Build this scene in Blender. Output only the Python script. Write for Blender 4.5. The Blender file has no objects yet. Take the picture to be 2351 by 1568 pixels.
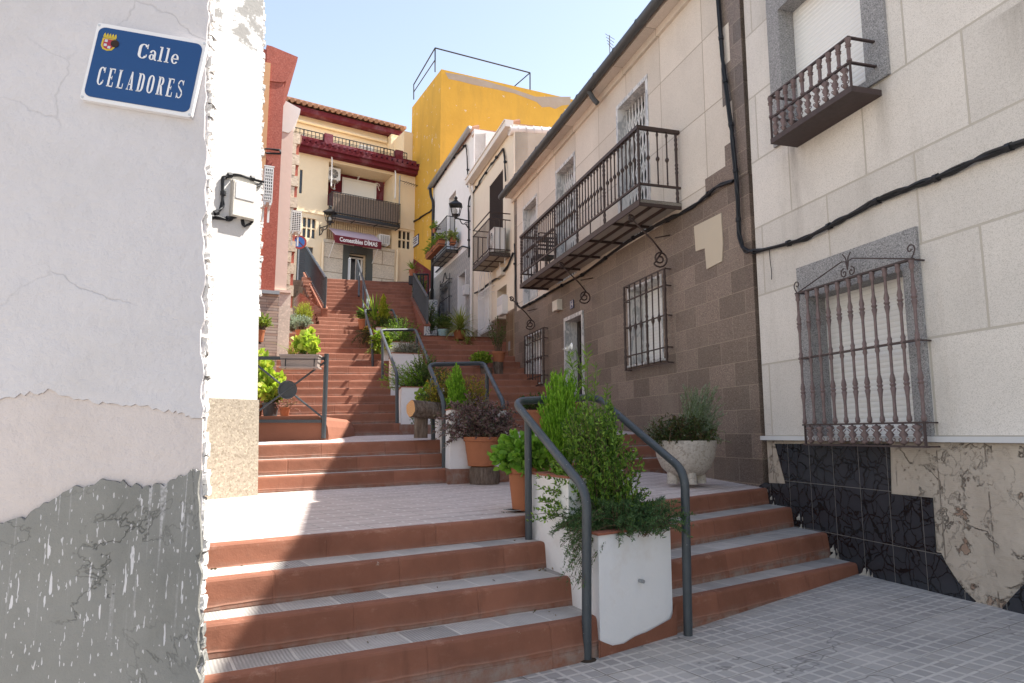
import bpy, bmesh, math, random
import numpy as np
from mathutils import Vector, Matrix
R = math.radians
random.seed(7); rng = np.random.default_rng(7)
SC = bpy.context.scene
COL = SC.collection
# ------------------------------------------------------------------ camera model (pixels of a 2351 x 1568 frame)
F = 1567.3; HY = 998.0; H = 1.35
PITCH = math.atan((HY-784)/F)
CP, SP = math.cos(PITCH), math.sin(PITCH)
TILT = .026                                   # the whole stair leans up to the right
def ray(x, y):
    d = (x-1175.5, F, -(y-784.0))
    return np.array([d[0], d[1]*CP-d[2]*SP, d[1]*SP+d[2]*CP])/F
def att(x, y, z, c=TILT):                     # point seen at a pixel on the tilted level z
    d = ray(x, y); t = (z-H)/(d[2]-c*d[0])
    return np.array([d[0]*t, d[1]*t, H+d[2]*t])
def atd(x, y, dist):                          # point seen at a pixel at a ground distance Y
    d = ray(x, y); t = dist/d[1]
    return np.array([d[0]*t, d[1]*t, H+d[2]*t])
cam = bpy.data.cameras.new('camera'); cam.lens = 24.0; cam.sensor_width = 36.0
cam.clip_start = .05; cam.clip_end = 2000
co = bpy.data.objects.new('camera', cam); COL.objects.link(co)
co.location = (0, 0, H); co.rotation_euler = (math.pi/2+PITCH, 0, 0)
SC.camera = co
# ------------------------------------------------------------------ light
SUN_AZ = 14.0      # degrees from +X towards +Y
SUN_EL = 57.0
w = bpy.data.worlds.new('World'); SC.world = w; w.use_nodes = True
nt = w.node_tree
sky = nt.nodes.new('ShaderNodeTexSky'); sky.sky_type = 'NISHITA'; sky.sun_disc = False
sky.sun_elevation = R(SUN_EL); sky.sun_rotation = R(90-SUN_AZ)
sky.air_density = 1.0; sky.dust_density = .4; sky.ozone_density = 1.0
hs = nt.nodes.new('ShaderNodeMix'); hs.data_type = 'RGBA'; hs.blend_type = 'MULTIPLY'; hs.inputs[0].default_value = 1; hs.inputs[7].default_value = (1.26, 1.0, .80, 1)
nt.links.new(sky.outputs[0], hs.inputs[6]); nt.links.new(hs.outputs[2], nt.nodes['Background'].inputs[0])
nt.nodes['Background'].inputs[1].default_value = .14
sl = bpy.data.lights.new('sun', 'SUN'); sl.energy = 4.5; sl.angle = R(.5); sl.color = (1, .95, .87)
so = bpy.data.objects.new('sun', sl); COL.objects.link(so)
sd = Vector((math.cos(R(SUN_AZ))*math.cos(R(SUN_EL)), math.sin(R(SUN_AZ))*math.cos(R(SUN_EL)), math.sin(R(SUN_EL))))
so.rotation_euler = sd.to_track_quat('Z', 'Y').to_euler()
SC.view_settings.view_transform = 'Standard'; SC.view_settings.look = 'None'
SC.view_settings.exposure = 1.50; SC.view_settings.gamma = 1
# ------------------------------------------------------------------ object helpers
def tag(o, label=None, cat=None, group=None, kind=None):
    if label: o['label'] = label
    if cat: o['category'] = cat
    if group: o['group'] = group
    if kind: o['kind'] = kind
    return o
def empty(name, loc=(0, 0, 0), rz=0.0, label=None, cat=None, group=None):
    o = bpy.data.objects.new(name, None); COL.objects.link(o)
    o.location = loc; o.rotation_euler = (0, 0, rz); o.empty_display_size = .2
    return tag(o, label, cat, group)
def children(o): return [c for c in bpy.data.objects if c.parent == o]
def copy_tree(o, parent=None):
    c = o.copy(); COL.objects.link(c)
    if parent is not None: c.parent = parent
    for ch in children(o): copy_tree(ch, c)
    return c
class MB:
    def __init__(s): s.v = []; s.f = []; s.m = []; s.uv = []; s.hasuv = False
    def face(s, pts, m=0, uv=None):
        b = len(s.v); s.v += [tuple(map(float, p)) for p in pts]
        s.f.append(tuple(range(b, b+len(pts)))); s.m.append(m)
        if uv is not None: s.hasuv = True; s.uv.append(uv)
        else: s.uv.append([(0, 0)]*len(pts))
    def mesh(s, vs, fs, m=0):
        b = len(s.v); s.v += [tuple(map(float, p)) for p in vs]
        for f in fs: s.f.append(tuple(b+i for i in f)); s.m.append(m); s.uv.append([(0, 0)]*len(f))
    def hexa(s, p, m=0):                      # 8 corners: bottom ring then top ring
        s.mesh(p, [(3, 2, 1, 0), (4, 5, 6, 7), (0, 1, 5, 4), (1, 2, 6, 5), (2, 3, 7, 6), (3, 0, 4, 7)], m)
    def box(s, x0, x1, y0, y1, z0, z1, m=0):
        if x0 > x1: x0, x1 = x1, x0
        if y0 > y1: y0, y1 = y1, y0
        if z0 > z1: z0, z1 = z1, z0
        s.hexa([(x0, y0, z0), (x1, y0, z0), (x1, y1, z0), (x0, y1, z0), (x0, y0, z1), (x1, y0, z1), (x1, y1, z1), (x0, y1, z1)], m)
    def prism(s, poly, z0, z1, m=0):          # plan polygon with bottom/top heights (number or list)
        n = len(poly)
        a = z0 if hasattr(z0, '__len__') else [z0]*n
        b = z1 if hasattr(z1, '__len__') else [z1]*n
        ar = sum(poly[i][0]*poly[(i+1) % n][1]-poly[(i+1) % n][0]*poly[i][1] for i in range(n))
        if ar < 0: poly = poly[::-1]; a = a[::-1]; b = b[::-1]
        vs = [(p[0], p[1], a[i]) for i, p in enumerate(poly)]+[(p[0], p[1], b[i]) for i, p in enumerate(poly)]
        s.mesh(vs, [tuple(range(n-1, -1, -1)), tuple(range(n, 2*n))]+[(i, (i+1) % n, n+(i+1) % n, n+i) for i in range(n)], m)
    def plate(s, poly, y0, y1, m=0):          # polygon in local x,z extruded along y
        n = len(poly)
        ar = sum(poly[i][0]*poly[(i+1) % n][1]-poly[(i+1) % n][0]*poly[i][1] for i in range(n))
        if ar < 0: poly = poly[::-1]
        if y0 > y1: y0, y1 = y1, y0
        vs = [(p[0], y0, p[1]) for p in poly]+[(p[0], y1, p[1]) for p in poly]
        s.mesh(vs, [tuple(range(n)), tuple(range(2*n-1, n-1, -1))]+[(i, n+i, n+(i+1) % n, (i+1) % n) for i in range(n)], m)
    def tube(s, pts, r, n=8, m=0, caps=True, smooth_joint=True):
        pts = [Vector(p) for p in pts]; k = len(pts)
        rs = r if hasattr(r, '__len__') else [r]*k
        t0 = (pts[1]-pts[0]).normalized()
        up = Vector((0, 0, 1)) if abs(t0.z) < .9 else Vector((1, 0, 0))
        a = t0.cross(up).normalized()
        rings = []
        for i in range(k):
            if i == 0: t = t0
            elif i == k-1: t = (pts[i]-pts[i-1]).normalized()
            else: t = ((pts[i+1]-pts[i]).normalized()+(pts[i]-pts[i-1]).normalized()).normalized()
            a = (a-t*a.dot(t)).normalized(); b = t.cross(a)
            rings.append([pts[i]+(a*math.cos(q)+b*math.sin(q))*rs[i] for q in [2*math.pi*j/n for j in range(n)]])
        vs = [v for rg in rings for v in rg]; fs = []
        for i in range(k-1):
            for j in range(n):
                fs.append((i*n+j, i*n+(j+1) % n, (i+1)*n+(j+1) % n, (i+1)*n+j))
        if caps: fs += [tuple(range(n-1, -1, -1)), tuple((k-1)*n+j for j in range(n))]
        s.mesh(vs, fs, m)
    def lathe(s, prof, c=(0, 0, 0), n=16, m=0, wob=0):    # profile of (r,z)
        vs = []; fs = []
        for r, z in prof:
            for j in range(n):
                q = 2*math.pi*j/n; rr = r*(1+wob*math.sin(3*q+z*9)*.5)
                vs.append((c[0]+rr*math.cos(q), c[1]+rr*math.sin(q), c[2]+z))
        k = len(prof)
        for i in range(k-1):
            for j in range(n): fs.append((i*n+j, i*n+(j+1) % n, (i+1)*n+(j+1) % n, (i+1)*n+j))
        fs += [tuple(range(n-1, -1, -1)), tuple((k-1)*n+j for j in range(n))]
        s.mesh(vs, fs, m)
    def build(s, name, mats, parent=None, smooth=False, auto=None):
        me = bpy.data.meshes.new(name); me.from_pydata(s.v, [], s.f)
        mats = mats if isinstance(mats, (list, tuple)) else [mats]
        for q in mats: me.materials.append(q)
        me.polygons.foreach_set('material_index', s.m)
        if s.hasuv:
            uvl = me.uv_layers.new(name='UVMap')
            uvl.data.foreach_set('uv', [c for fuv in s.uv for p in fuv for c in p])
        if smooth: me.polygons.foreach_set('use_smooth', [True]*len(s.f))
        me.validate(); me.update()
        if smooth and auto:
            try: me.set_sharp_from_angle(angle=R(auto))
            except Exception: pass
        o = bpy.data.objects.new(name, me); COL.objects.link(o)
        if parent is not None: o.parent = parent
        return o
def bez(pts, n=6, r=.3):                       # polyline with rounded corners
    out = [Vector(pts[0])]
    for i in range(1, len(pts)-1):
        p, a, b = Vector(pts[i]), Vector(pts[i-1]), Vector(pts[i+1])
        da, db = (a-p), (b-p)
        k = min(r, da.length*.45, db.length*.45)
        s0, s1 = p+da.normalized()*k, p+db.normalized()*k
        for j in range(n+1):
            t = j/n; out.append(s0*(1-t)**2+p*2*t*(1-t)+s1*t*t)
    out.append(Vector(pts[-1])); return out
class Wall:
    """vertical plane; u runs along it, n points out of it; local x = along, local y = left of u"""
    def __init__(s, O, deg, side):
        s.O = np.array(O[:2], float); a = R(deg); s.u = np.array([math.cos(a), math.sin(a)]); s.rz = a; s.side = side
        s.l = np.array([-s.u[1], s.u[0]]); s.n = s.l*side
    def on(s, px, py, off=0.0):
        d = ray(px, py); t = (s.O+s.n*off).dot(s.n)/(d[:2].dot(s.n))
        p = d[:2]*t-s.O
        return float(p.dot(s.u)), float(H+d[2]*t)
    def P(s, a, z, off=0.0):
        q = s.O+s.u*a+s.n*off
        return np.array([q[0], q[1], z])
    def y(s, off): return s.side*off
    def loc(s): return (s.O[0], s.O[1], 0)
    def empty(s, name, label, cat, group=None): return empty(name, s.loc(), s.rz, label, cat, group)
    def box(s, mb, a0, a1, z0, z1, o0, o1, m=0): mb.box(a0, a1, s.y(o0), s.y(o1), z0, z1, m)
    def local(s, p):                            # world point -> local coordinates
        q = np.array(p[:2])-s.O
        return (float(q.dot(s.u)), float(q.dot(s.l)), float(p[2]))
    def grid(s, mb, a0, a1, z0, z1, holes, t=.35, m=0, front=0.0):
        xs = sorted({a0, a1, *[h[0] for h in holes], *[h[1] for h in holes]}); xs = [x for x in xs if a0 <= x <= a1]
        for i in range(len(xs)-1):
            xa, xb = xs[i], xs[i+1]
            if xb-xa < 1e-4: continue
            hs = sorted([(max(z0, h[2]), min(z1, h[3])) for h in holes if h[0] < xb-1e-5 and h[1] > xa+1e-5])
            z = z0
            for ha, hb in hs:
                if ha > z: s.box(mb, xa, xb, z, ha, front, -t, m)
                z = max(z, hb)
            if z < z1: s.box(mb, xa, xb, z, z1, front, -t, m)
# ------------------------------------------------------------------ materials
class N:
    def __init__(s, name):
        s.m = bpy.data.materials.new(name); s.m.use_nodes = True; s.t = s.m.node_tree
        s.b = s.t.nodes['Principled BSDF']; s._co = None
    def n(s, typ, **kw):
        x = s.t.nodes.new(typ)
        for k, v in kw.items():
            if k.startswith('i_'):
                key = k[2:].replace('_', ' '); x.inputs[key].default_value = v
            else: setattr(x, k, v)
        return x
    def L(s, a, b): s.t.links.new(a, b)
    def obj(s):
        if not s._co: s._co = s.n('ShaderNodeTexCoord')
        return s._co.outputs['Object']
    def uv(s):
        if not s._co: s._co = s.n('ShaderNodeTexCoord')
        return s._co.outputs['UV']
    def xz(s, off=(0, 0)):                     # wall coordinates: local x, local z
        sp = s.n('ShaderNodeSeparateXYZ'); s.L(s.obj(), sp.inputs[0])
        cb = s.n('ShaderNodeCombineXYZ'); s.L(sp.outputs[0], cb.inputs[0]); s.L(sp.outputs[2], cb.inputs[1])
        mp = s.n('ShaderNodeMapping'); mp.inputs['Location'].default_value = (off[0], off[1], 0); s.L(cb.outputs[0], mp.inputs[0])
        return mp.outputs[0]
    def noise(s, scale, detail=4, rough=.6, vec=None, stretch=None, dist=0):
        x = s.n('ShaderNodeTexNoise'); x.inputs['Scale'].default_value = scale; x.inputs['Detail'].default_value = detail
        x.inputs['Roughness'].default_value = rough; x.inputs['Distortion'].default_value = dist
        v = vec or s.obj()
        if stretch:
            mp = s.n('ShaderNodeMapping'); mp.inputs['Scale'].default_value = stretch; s.L(v, mp.inputs[0]); v = mp.outputs[0]
        s.L(v, x.inputs['Vector']); return x.outputs['Fac']
    def ramp(s, fac, stops):
        x = s.n('ShaderNodeValToRGB'); e = x.color_ramp.elements
        while len(e) < len(stops): e.new(.5)
        for i, (p, c) in enumerate(stops):
            e[i].position = p; e[i].color = (*c, 1) if hasattr(c, '__len__') else (c, c, c, 1)
        s.L(fac, x.inputs[0]); return x.outputs[0]
    def mix(s, fac, a, b, mode='MIX'):
        x = s.n('ShaderNodeMix'); x.data_type = 'RGBA'; x.blend_type = mode
        for i, v in ((0, fac), (6, a), (7, b)):
            if hasattr(v, 'is_linked') or hasattr(v, 'links'): s.L(v, x.inputs[i])
            elif i == 0: x.inputs[0].default_value = v
            else: x.inputs[i].default_value = (*v, 1)
        return x.outputs[2]
    def math(s, op, a, b=None, c=None):
        x = s.n('ShaderNodeMath'); x.operation = op
        for i, v in enumerate((a, b, c)):
            if v is None: continue
            if hasattr(v, 'links'): s.L(v, x.inputs[i])
            else: x.inputs[i].default_value = v
        return x.outputs[0]
    def brick(s, vec, w, h, mortar=.008, offset=.5, smooth=.1, freq=2):
        x = s.n('ShaderNodeTexBrick'); x.offset = offset; x.offset_frequency = freq
        x.inputs['Scale'].default_value = 1; x.inputs['Brick Width'].default_value = w; x.inputs['Row Height'].default_value = h
        x.inputs['Mortar Size'].default_value = mortar; x.inputs['Mortar Smooth'].default_value = smooth
        x.inputs['Color1'].default_value = (0, 0, 0, 1); x.inputs['Color2'].default_value = (1, 1, 1, 1); x.inputs['Mortar'].default_value = (.5, .5, .5, 1)
        s.L(vec, x.inputs['Vector']); return x.outputs['Fac'], x.outputs['Color']
    def vor(s, scale, feat='F1', vec=None, out='Distance', rnd=1.0):
        x = s.n('ShaderNodeTexVoronoi'); x.feature = feat; x.inputs['Scale'].default_value = scale; x.inputs['Randomness'].default_value = rnd
        s.L(vec or s.obj(), x.inputs['Vector']); return x.outputs[out]
    def bump(s, h, strength=.3, dist=.01, inv=False):
        x = s.n('ShaderNodeBump'); x.inputs['Strength'].default_value = strength; x.inputs['Distance'].default_value = dist; x.invert = inv
        s.L(h, x.inputs['Height'])
        prev = s.b.inputs['Normal']
        if prev.is_linked: s.L(prev.links[0].from_socket, x.inputs['Normal'])
        s.L(x.outputs[0], prev); return s
    def out(s, col, rough=.8, spec=.3, metal=0.0):
        if hasattr(col, 'links'): s.L(col, s.b.inputs['Base Color'])
        else: s.b.inputs['Base Color'].default_value = (*col, 1)
        if hasattr(rough, 'links'): s.L(rough, s.b.inputs['Roughness'])
        else: s.b.inputs['Roughness'].default_value = rough
        s.b.inputs['Specular IOR Level'].default_value = spec; s.b.inputs['Metallic'].default_value = metal
        return s.m
def sc(c, k): return tuple(max(0, min(1, x*k)) for x in c)
def plain(name, c, rough=.6, spec=.3, var=.12, scale=6, bump=.1, metal=0.0):
    q = N(name); f = q.noise(scale, 5)
    col = q.mix(f, sc(c, 1-var), sc(c, 1+var))
    if bump: q.bump(q.noise(scale*12, 3), bump, .004)
    return q.out(col, rough, spec, metal)
def plaster(name, c, dirt=(.5, .45, .4), amt=.3, bump=.25, fine=60, cracks=False):
    q = N(name)
    f = q.noise(1.3, 7, .65); g = q.noise(5, 5)
    col = q.mix(g, sc(c, .94), sc(c, 1.05))
    col = q.mix(q.math('MULTIPLY', q.ramp(f, [(.5, 0.), (.75, 1.)]), amt), col, dirt)
    if cracks:
        wv = q.n('ShaderNodeMix'); wv.data_type = 'VECTOR'; wv.inputs[0].default_value = .22
        nz = q.n('ShaderNodeTexNoise'); nz.inputs['Scale'].default_value = 3; nz.inputs['Detail'].default_value = 5; q.L(q.obj(), nz.inputs['Vector'])
        q.L(q.obj(), wv.inputs[4]); q.L(nz.outputs['Color'], wv.inputs[5])
        d = q.vor(1.7, 'DISTANCE_TO_EDGE', wv.outputs[1])
        cr = q.ramp(d, [(.0, 1.), (.007, 0.)])
        cr = q.math('MULTIPLY', cr, q.ramp(q.noise(1.1, 2), [(.5, 0.), (.6, 1.)]))
        col = q.mix(q.math('MULTIPLY', cr, .45), col, sc(c, .5))
        q.bump(cr, .4, .004, True)
    q.bump(q.noise(9, 5), bump, .02); q.bump(q.noise(fine, 3), bump*.8, .004)
    return q.out(col, .9, .15)
def speckled(name, c, c2, scale=140, tint=(.91, 1.07), joint=None, jcol=(.5, .45, .38), off=(0, 0), contrast=1.0, rough=.7, stain=.0, stainc=(.25, .22, .17), bump=.3, c3=None, jb=.5):
    q = N(name)
    v = q.vor(scale, 'F1', out='Color'); sp = q.n('ShaderNodeSeparateColor'); q.L(v, sp.inputs[0])
    col = q.ramp(sp.outputs[0], [(.0, c2), (.35, c), (.8, sc(c, 1.08)), (1., c3 or sc(c, 1.25))])
    big = q.noise(.9, 6, .6)
    col = q.mix(q.ramp(big, [(.3, 0.), (.7, 1.)]), sc_node(q, col, .88), col)
    if stain:
        st = q.noise(1.0, 6, .7, stretch=(1.6, 1.6, .35))
        col = q.mix(q.math('MULTIPLY', q.ramp(st, [(.5, 0.), (.72, 1.)]), stain), col, stainc)
    if joint:
        fac, bc = q.brick(q.xz(off), *joint)
        tn = q.ramp(bc, [(0., tint[0]), (1., tint[1])])
        col = q.mix(1.0, col, tn, 'MULTIPLY')
        col = q.mix(fac, col, jcol)
        q.bump(fac, jb, .006, True)
    q.bump(sp.outputs[1], bump, .0025)
    return q.out(col, rough, .3)
def sc_node(q, col, k): return q.mix(1.0, col, (k, k, k), 'MULTIPLY')
def leafmat(name, cols, trans=.35, rough=.55):
    q = N(name)
    g = q.n('ShaderNodeNewGeometry')
    st = [(i/max(1, len(cols)-1), c) for i, c in enumerate(cols)]
    col = q.ramp(g.outputs['Random Per Island'], st)
    q.L(col, q.b.inputs['Base Color']); q.b.inputs['Roughness'].default_value = rough; q.b.inputs['Specular IOR Level'].default_value = .25
    tr = q.n('ShaderNodeBsdfTranslucent'); tc = q.mix(1., col, (1.25, 1.3, .7), 'MULTIPLY'); q.L(tc, tr.inputs[0])
    mx = q.n('ShaderNodeMixShader'); mx.inputs[0].default_value = trans
    q.L(q.b.outputs[0], mx.inputs[1]); q.L(tr.outputs[0], mx.inputs[2])
    q.L(mx.outputs[0], q.t.nodes['Material Output'].inputs[0])
    return q.m
M = {}
TERRA = (.255, .104, .064)
def m_riser():
    q = N('terracotta painted riser')
    fac, bc = q.brick(q.uv(), .78, 5.0, .010, .0, .6)
    n1 = q.noise(2.2, 6); n2 = q.noise(14, 4)
    col = q.mix(q.ramp(n1, [(.3, 0.), (.7, 1.)]), sc(TERRA, .8), sc(TERRA, 1.18)); col = q.mix(q.math('MULTIPLY', q.ramp(n2, [(.55, 0.), (.75, 1.)]), .35), col, (.27, .13, .085))
    col = q.mix(q.math('MULTIPLY', fac, .35), col, sc(TERRA, .7))
    dust = q.ramp(q.noise(40, 3), [(.68, 0.), (.78, .35)]); col = q.mix(dust, col, (.42, .27, .2))
    col = q.mix(1., col, q.ramp(bc, [(0., .86), (1., 1.12)]), 'MULTIPLY')
    sp0 = q.n('ShaderNodeSeparateXYZ'); q.L(q.uv(), sp0.inputs[0])
    lowd = q.math('MULTIPLY', q.ramp(sp0.outputs[1], [(0., 1.), (.035, .25), (.07, 0.)]), q.ramp(q.noise(7, 5, .7), [(.35, 0.), (.65, .8)])); col = q.mix(lowd, col, (.30, .25, .215))
    scf = q.noise(5.5, 7, .75, stretch=(1, 1, 2.2)); wear = q.math('MULTIPLY', q.ramp(scf, [(.56, 0.), (.68, 1.)]), q.ramp(sp0.outputs[1], [(.10, .12), (.165, .75)])); col = q.mix(wear, col, (.36, .2, .145))
    chip = q.math('MULTIPLY', q.ramp(q.noise(19, 4, .7), [(.69, 0.), (.71, 1.)]), q.ramp(sp0.outputs[1], [(.13, 0.), (.16, 1.)])); col = q.mix(q.math('MULTIPLY', chip, .7), col, (.40, .34, .29))
    drip = q.math('MULTIPLY', q.ramp(q.noise(9, 3, .6, stretch=(1.3, 1.3, .12)), [(.6, 0.), (.72, .4)]), 1.0); col = q.mix(drip, col, sc(TERRA, .58))
    sp = q.n('ShaderNodeSeparateXYZ'); q.L(q.uv(), sp.inputs[0])
    wob = q.math('ADD', sp.outputs[1], q.math('MULTIPLY', q.noise(3, 2), .03))
    line = q.ramp(wob, [(.040, 0.), (.046, 1.), (.056, 0.)])
    col = q.mix(q.math('MULTIPLY', line, .3), col, (.5, .27, .19))
    q.bump(fac, .5, .008, True); q.bump(line, .5, .008); q.bump(n2, .25, .012); q.bump(q.noise(90, 3), .25, .004)
    return q.out(col, .75, .25)
def m_tread():
    q = N('grey tread tile')
    fac, bc = q.brick(q.uv(), .3, .3, .009, .0, .3)
    n1 = q.noise(3, 6)
    col = q.mix(bc, (.25, .235, .22), (.50, .465, .43)); col = q.mix(q.ramp(n1, [(.35, 0.), (.7, .6)]), col, (.27, .255, .24))
    wv = q.n('ShaderNodeTexWave'); wv.inputs['Scale'].default_value = 17; wv.inputs['Distortion'].default_value = 1.2; wv.inputs['Detail'].default_value = 1
    ad = q.n('ShaderNodeMix'); ad.data_type = 'VECTOR'; ad.blend_type if False else None
    q.L(q.uv(), wv.inputs['Vector'])
    gm = q.math('MULTIPLY', wv.outputs['Fac'], q.ramp(q.noise(5, 3), [(.35, .3), (.65, 1.)]))
    col = q.mix(q.math('MULTIPLY', gm, .55), col, (.56, .525, .49))
    col = q.mix(fac, col, (.5, .47, .43))
    sp0 = q.n('ShaderNodeSeparateXYZ'); q.L(q.uv(), sp0.inputs[0]); dd = q.ramp(q.noise(4, 6, .7), [(.5, 0.), (.7, .5)]); col = q.mix(dd, col, (.26, .245, .225))
    q.bump(fac, .5, .004, True); q.bump(gm, .35, .004); q.bump(q.noise(60, 3), .2, .003)
    return q.out(col, .8, .25)
def m_landing():
    q = N('grooved pink landing paving')
    fac, bc = q.brick(q.uv(), .30, .062, .011, .5, .2)
    fac2, b2 = q.brick(q.uv(), .60, .248, .008, .5, .2)
    n1 = q.noise(1.2, 7, .65)
    col = q.mix(bc, (.43, .345, .32), (.58, .48, .45)); col = q.mix(q.ramp(n1, [(.45, 0.), (.75, .6)]), col, (.34, .285, .26))
    col = q.mix(q.math('MULTIPLY', fac, .85), col, (.66, .62, .58))
    col = q.mix(q.math('MULTIPLY', fac2, .6), col, (.3, .26, .23))
    q.bump(fac, .5, .004, True); q.bump(q.noise(50, 3), .2, .003)
    return q.out(col, .8, .2)
def m_pave():
    q = N('square panel pavement tile')
    fac, bc = q.brick(q.uv(), .103, .103, .014, .0, .3)
    fac2, b2 = q.brick(q.uv(), .412, .412, .007, .0, .1)
    n1 = q.noise(1.1, 7, .65); n2 = q.noise(8, 5, .7)
    col = q.mix(bc, (.36, .335, .31), (.49, .455, .42)); col = q.mix(.4, col, q.mix(b2, (.28, .26, .245), (.54, .495, .45))); col = q.mix(q.ramp(n1, [(.4, 0.), (.7, .5)]), col, (.29, .285, .28))
    col = q.mix(q.ramp(n2, [(.6, 0.), (.75, .45)]), col, (.22, .22, .23))
    col = q.mix(fac, col, (.57, .53, .485))
    col = q.mix(q.math('MULTIPLY', q.math('MULTIPLY', fac2, .85), q.ramp(q.noise(2.2, 4), [(.35, .25), (.6, 1.)])), col, (.15, .135, .115))
    rn = q.noise(.55, 5, .6, dist=.5); cr = q.ramp(q.math('ABSOLUTE', q.math('SUBTRACT', rn, .5)), [(0., 1.), (.0022, 0.)])
    col = q.mix(q.math('MULTIPLY', cr, .7), col, (.12, .11, .1))
    gum = q.ramp(q.vor(2.6, 'F1', q.uv()), [(.03, 1.), (.036, 0.)]); col = q.mix(q.math('MULTIPLY', gum, .6), col, (.13, .13, .135))
    big = q.ramp(q.noise(.5, 6, .7), [(.42, 0.), (.68, .55)]); col = q.mix(big, col, (.24, .235, .23))
    q.bump(b2, .35, .006)
    q.bump(fac, .75, .006, True); q.bump(fac2, .5, .004, True); q.bump(n2, .15, .006); q.bump(q.noise(70, 3), .15, .003)
    return q.out(col, .75, .3)
M['riser'] = m_riser(); M['tread'] = m_tread(); M['landing'] = m_landing(); M['pave'] = m_pave()
def M_(name, f, *a, **k): M[name] = f(name, *a, **k)
def m_steel():
    q = N('worn dark painted steel'); c = (.045, .054, .062)
    col = q.mix(q.noise(14, 5), sc(c, .75), sc(c, 1.3)); wr = q.ramp(q.noise(38, 4, .7), [(.69, 0.), (.72, 1.)]); col = q.mix(q.math('MULTIPLY', wr, .6), col, (.16, .12, .1)); ch = q.ramp(q.noise(60, 2), [(.735, 0.), (.75, 1.)]); col = q.mix(ch, col, (.4, .4, .4))
    q.bump(q.noise(60, 3), .12, .003); rg = q.ramp(q.noise(9, 4), [(.3, .36), (.7, .58)]); return q.out(col, rg, .5)
M['steel'] = m_steel()
M_('black_iron', plain, (.018, .018, .02), rough=.5, spec=.4, bump=.05)
M_('brown_iron', plain, (.05, .031, .026), rough=.5, spec=.4, var=.2, bump=.08)
M_('cable', plain, (.014, .015, .018), rough=.55, spec=.4, bump=0)
M_('white_paint', plaster, (.8, .785, .765), dirt=(.6, .55, .48), amt=.25)
M_('terracotta', plain, (.36, .14, .07), rough=.8, spec=.2, var=.2, scale=5, bump=.15)
M_('terra_tile', plain, (.30, .11, .07), rough=.7, var=.2, scale=8, bump=.15)
M_('soil', plain, (.05, .035, .025), rough=1, var=.4, scale=30, bump=.6)
M_('white_metal', plain, (.75, .74, .72), rough=.4, spec=.4, var=.05, bump=0)
M_('white_plastic', plain, (.72, .71, .68), rough=.45, spec=.4, var=.06, bump=.03)
M_('beige_box', plain, (.66, .63, .56), rough=.6, var=.06, bump=.03)
M_('glass_dark', plain, (.02, .022, .026), rough=.08, spec=.6, var=.2, bump=0)
M_('dark', plain, (.012, .012, .013), rough=.8, bump=0)
# ------------------------------------------------------------------ the stair
def zt(z, p): return z+TILT*p[0]
def line_pts(L, Rr, a, b):                     # extend a plan line by a metres left, b metres right
    L = np.array(L[:2]); Rr = np.array(Rr[:2]); d = (Rr-L)/np.linalg.norm(Rr-L)
    return L-d*a, Rr+d*b
EDGE = []
f1 = [[(200, 1604, .235), (478, 1565, .235), (1318.6, 1429, .235), (1535, 1385, .225), (1982.5, 1294, .19)],
      [(250, 1468, .40), (460.3, 1439, .40), (1313.5, 1328, .403), (1535, 1294, .407), (1913.7, 1222.8, .414)],
      [(250, 1360, .56), (462, 1335, .565), (1251, 1246.5, .576), (1535, 1211, .585), (1829.6, 1163.5, .607)],
      [(250, 1272, .69), (462, 1254, .70), (1204.7, 1188, .722), (1516, 1152, .745), (1772, 1119.5, .774)]]
for pl in f1:
    pts = [att(x, y, z, 0) for x, y, z in pl]
    d = (pts[-1]-pts[-2]); d[2] = 0; pts[-1] = pts[-1]+d/np.linalg.norm(d)*.5
    EDGE.append((pl[2][2], pts))
z2 = .80
b2L, b2R = att(586.6, 1133, z2)[:2], att(1016, 1109, z2)[:2]
d2 = (b2R-b2L)/np.linalg.norm(b2R-b2L); n2 = np.array([-d2[1], d2[0]])
for k, t in enumerate((.0, .30, .60)):
    L = b2L+n2*t-d2*3.0; Q = b2R+n2*t+d2*7.0
    EDGE.append((z2+.17*(k+1), [L, Q]))
# flight 3: seven risers
z3 = 1.40
F3L0, F3R0 = np.array([-2.35, 11.3]), np.array([.42, 11.9])
F3L1, F3R1 = np.array([-3.08, 14.7]), np.array([.12, 15.6])
for k in range(7):
    t = k/6
    L = F3L0*(1-t)+F3L1*t; Q = F3R0*(1-t)+F3R1*t
    a, b = line_pts(L, Q, 3.0, 5.0)
    EDGE.append((z3+.19*(k+1), [a, b]))
rowsL = [841, 826.8, 810.4, 798.2, 786, 777, 766, 755.5, 746, 737, 728.5, 720, 711.5, 703, 694.5, 686, 678, 670, 662.5, 655, 647.5, 639.5]
rowsR = [843, 829.2, 815.4, 803.7, 791, 782.4, 771.4, 762.5, 754.5, 746, 736.7, 727.5, 718.5, 709.5, 701, 692.5, 685, 677.5, 670, 663, 656, 649]
K0 = len(EDGE)
prev = None
for i, (yl, yr) in enumerate(zip(rowsL, rowsR)):
    k = 8+i; z = z3+.19*k
    L = att(770, yl, z)[:2]; Q = att(950 if k > 14 else 1060, yr, z)[:2]
    if prev is not None:
        pm = (prev[0][1]+prev[1][1])/2
        if L[1] < prev[0][1]+.24: L = prev[0]+np.array([-.07, .26])
        if Q[1] < prev[1][1]+.24: Q = prev[1]+np.array([-.05, .26])
    prev = (L, Q)
    EDGE.append((z, [L, Q]))
ZTOP = EDGE[-1][0]
def pix_dir(px): q = ray(px, 998)[:2]; return q/np.linalg.norm(q)
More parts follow.
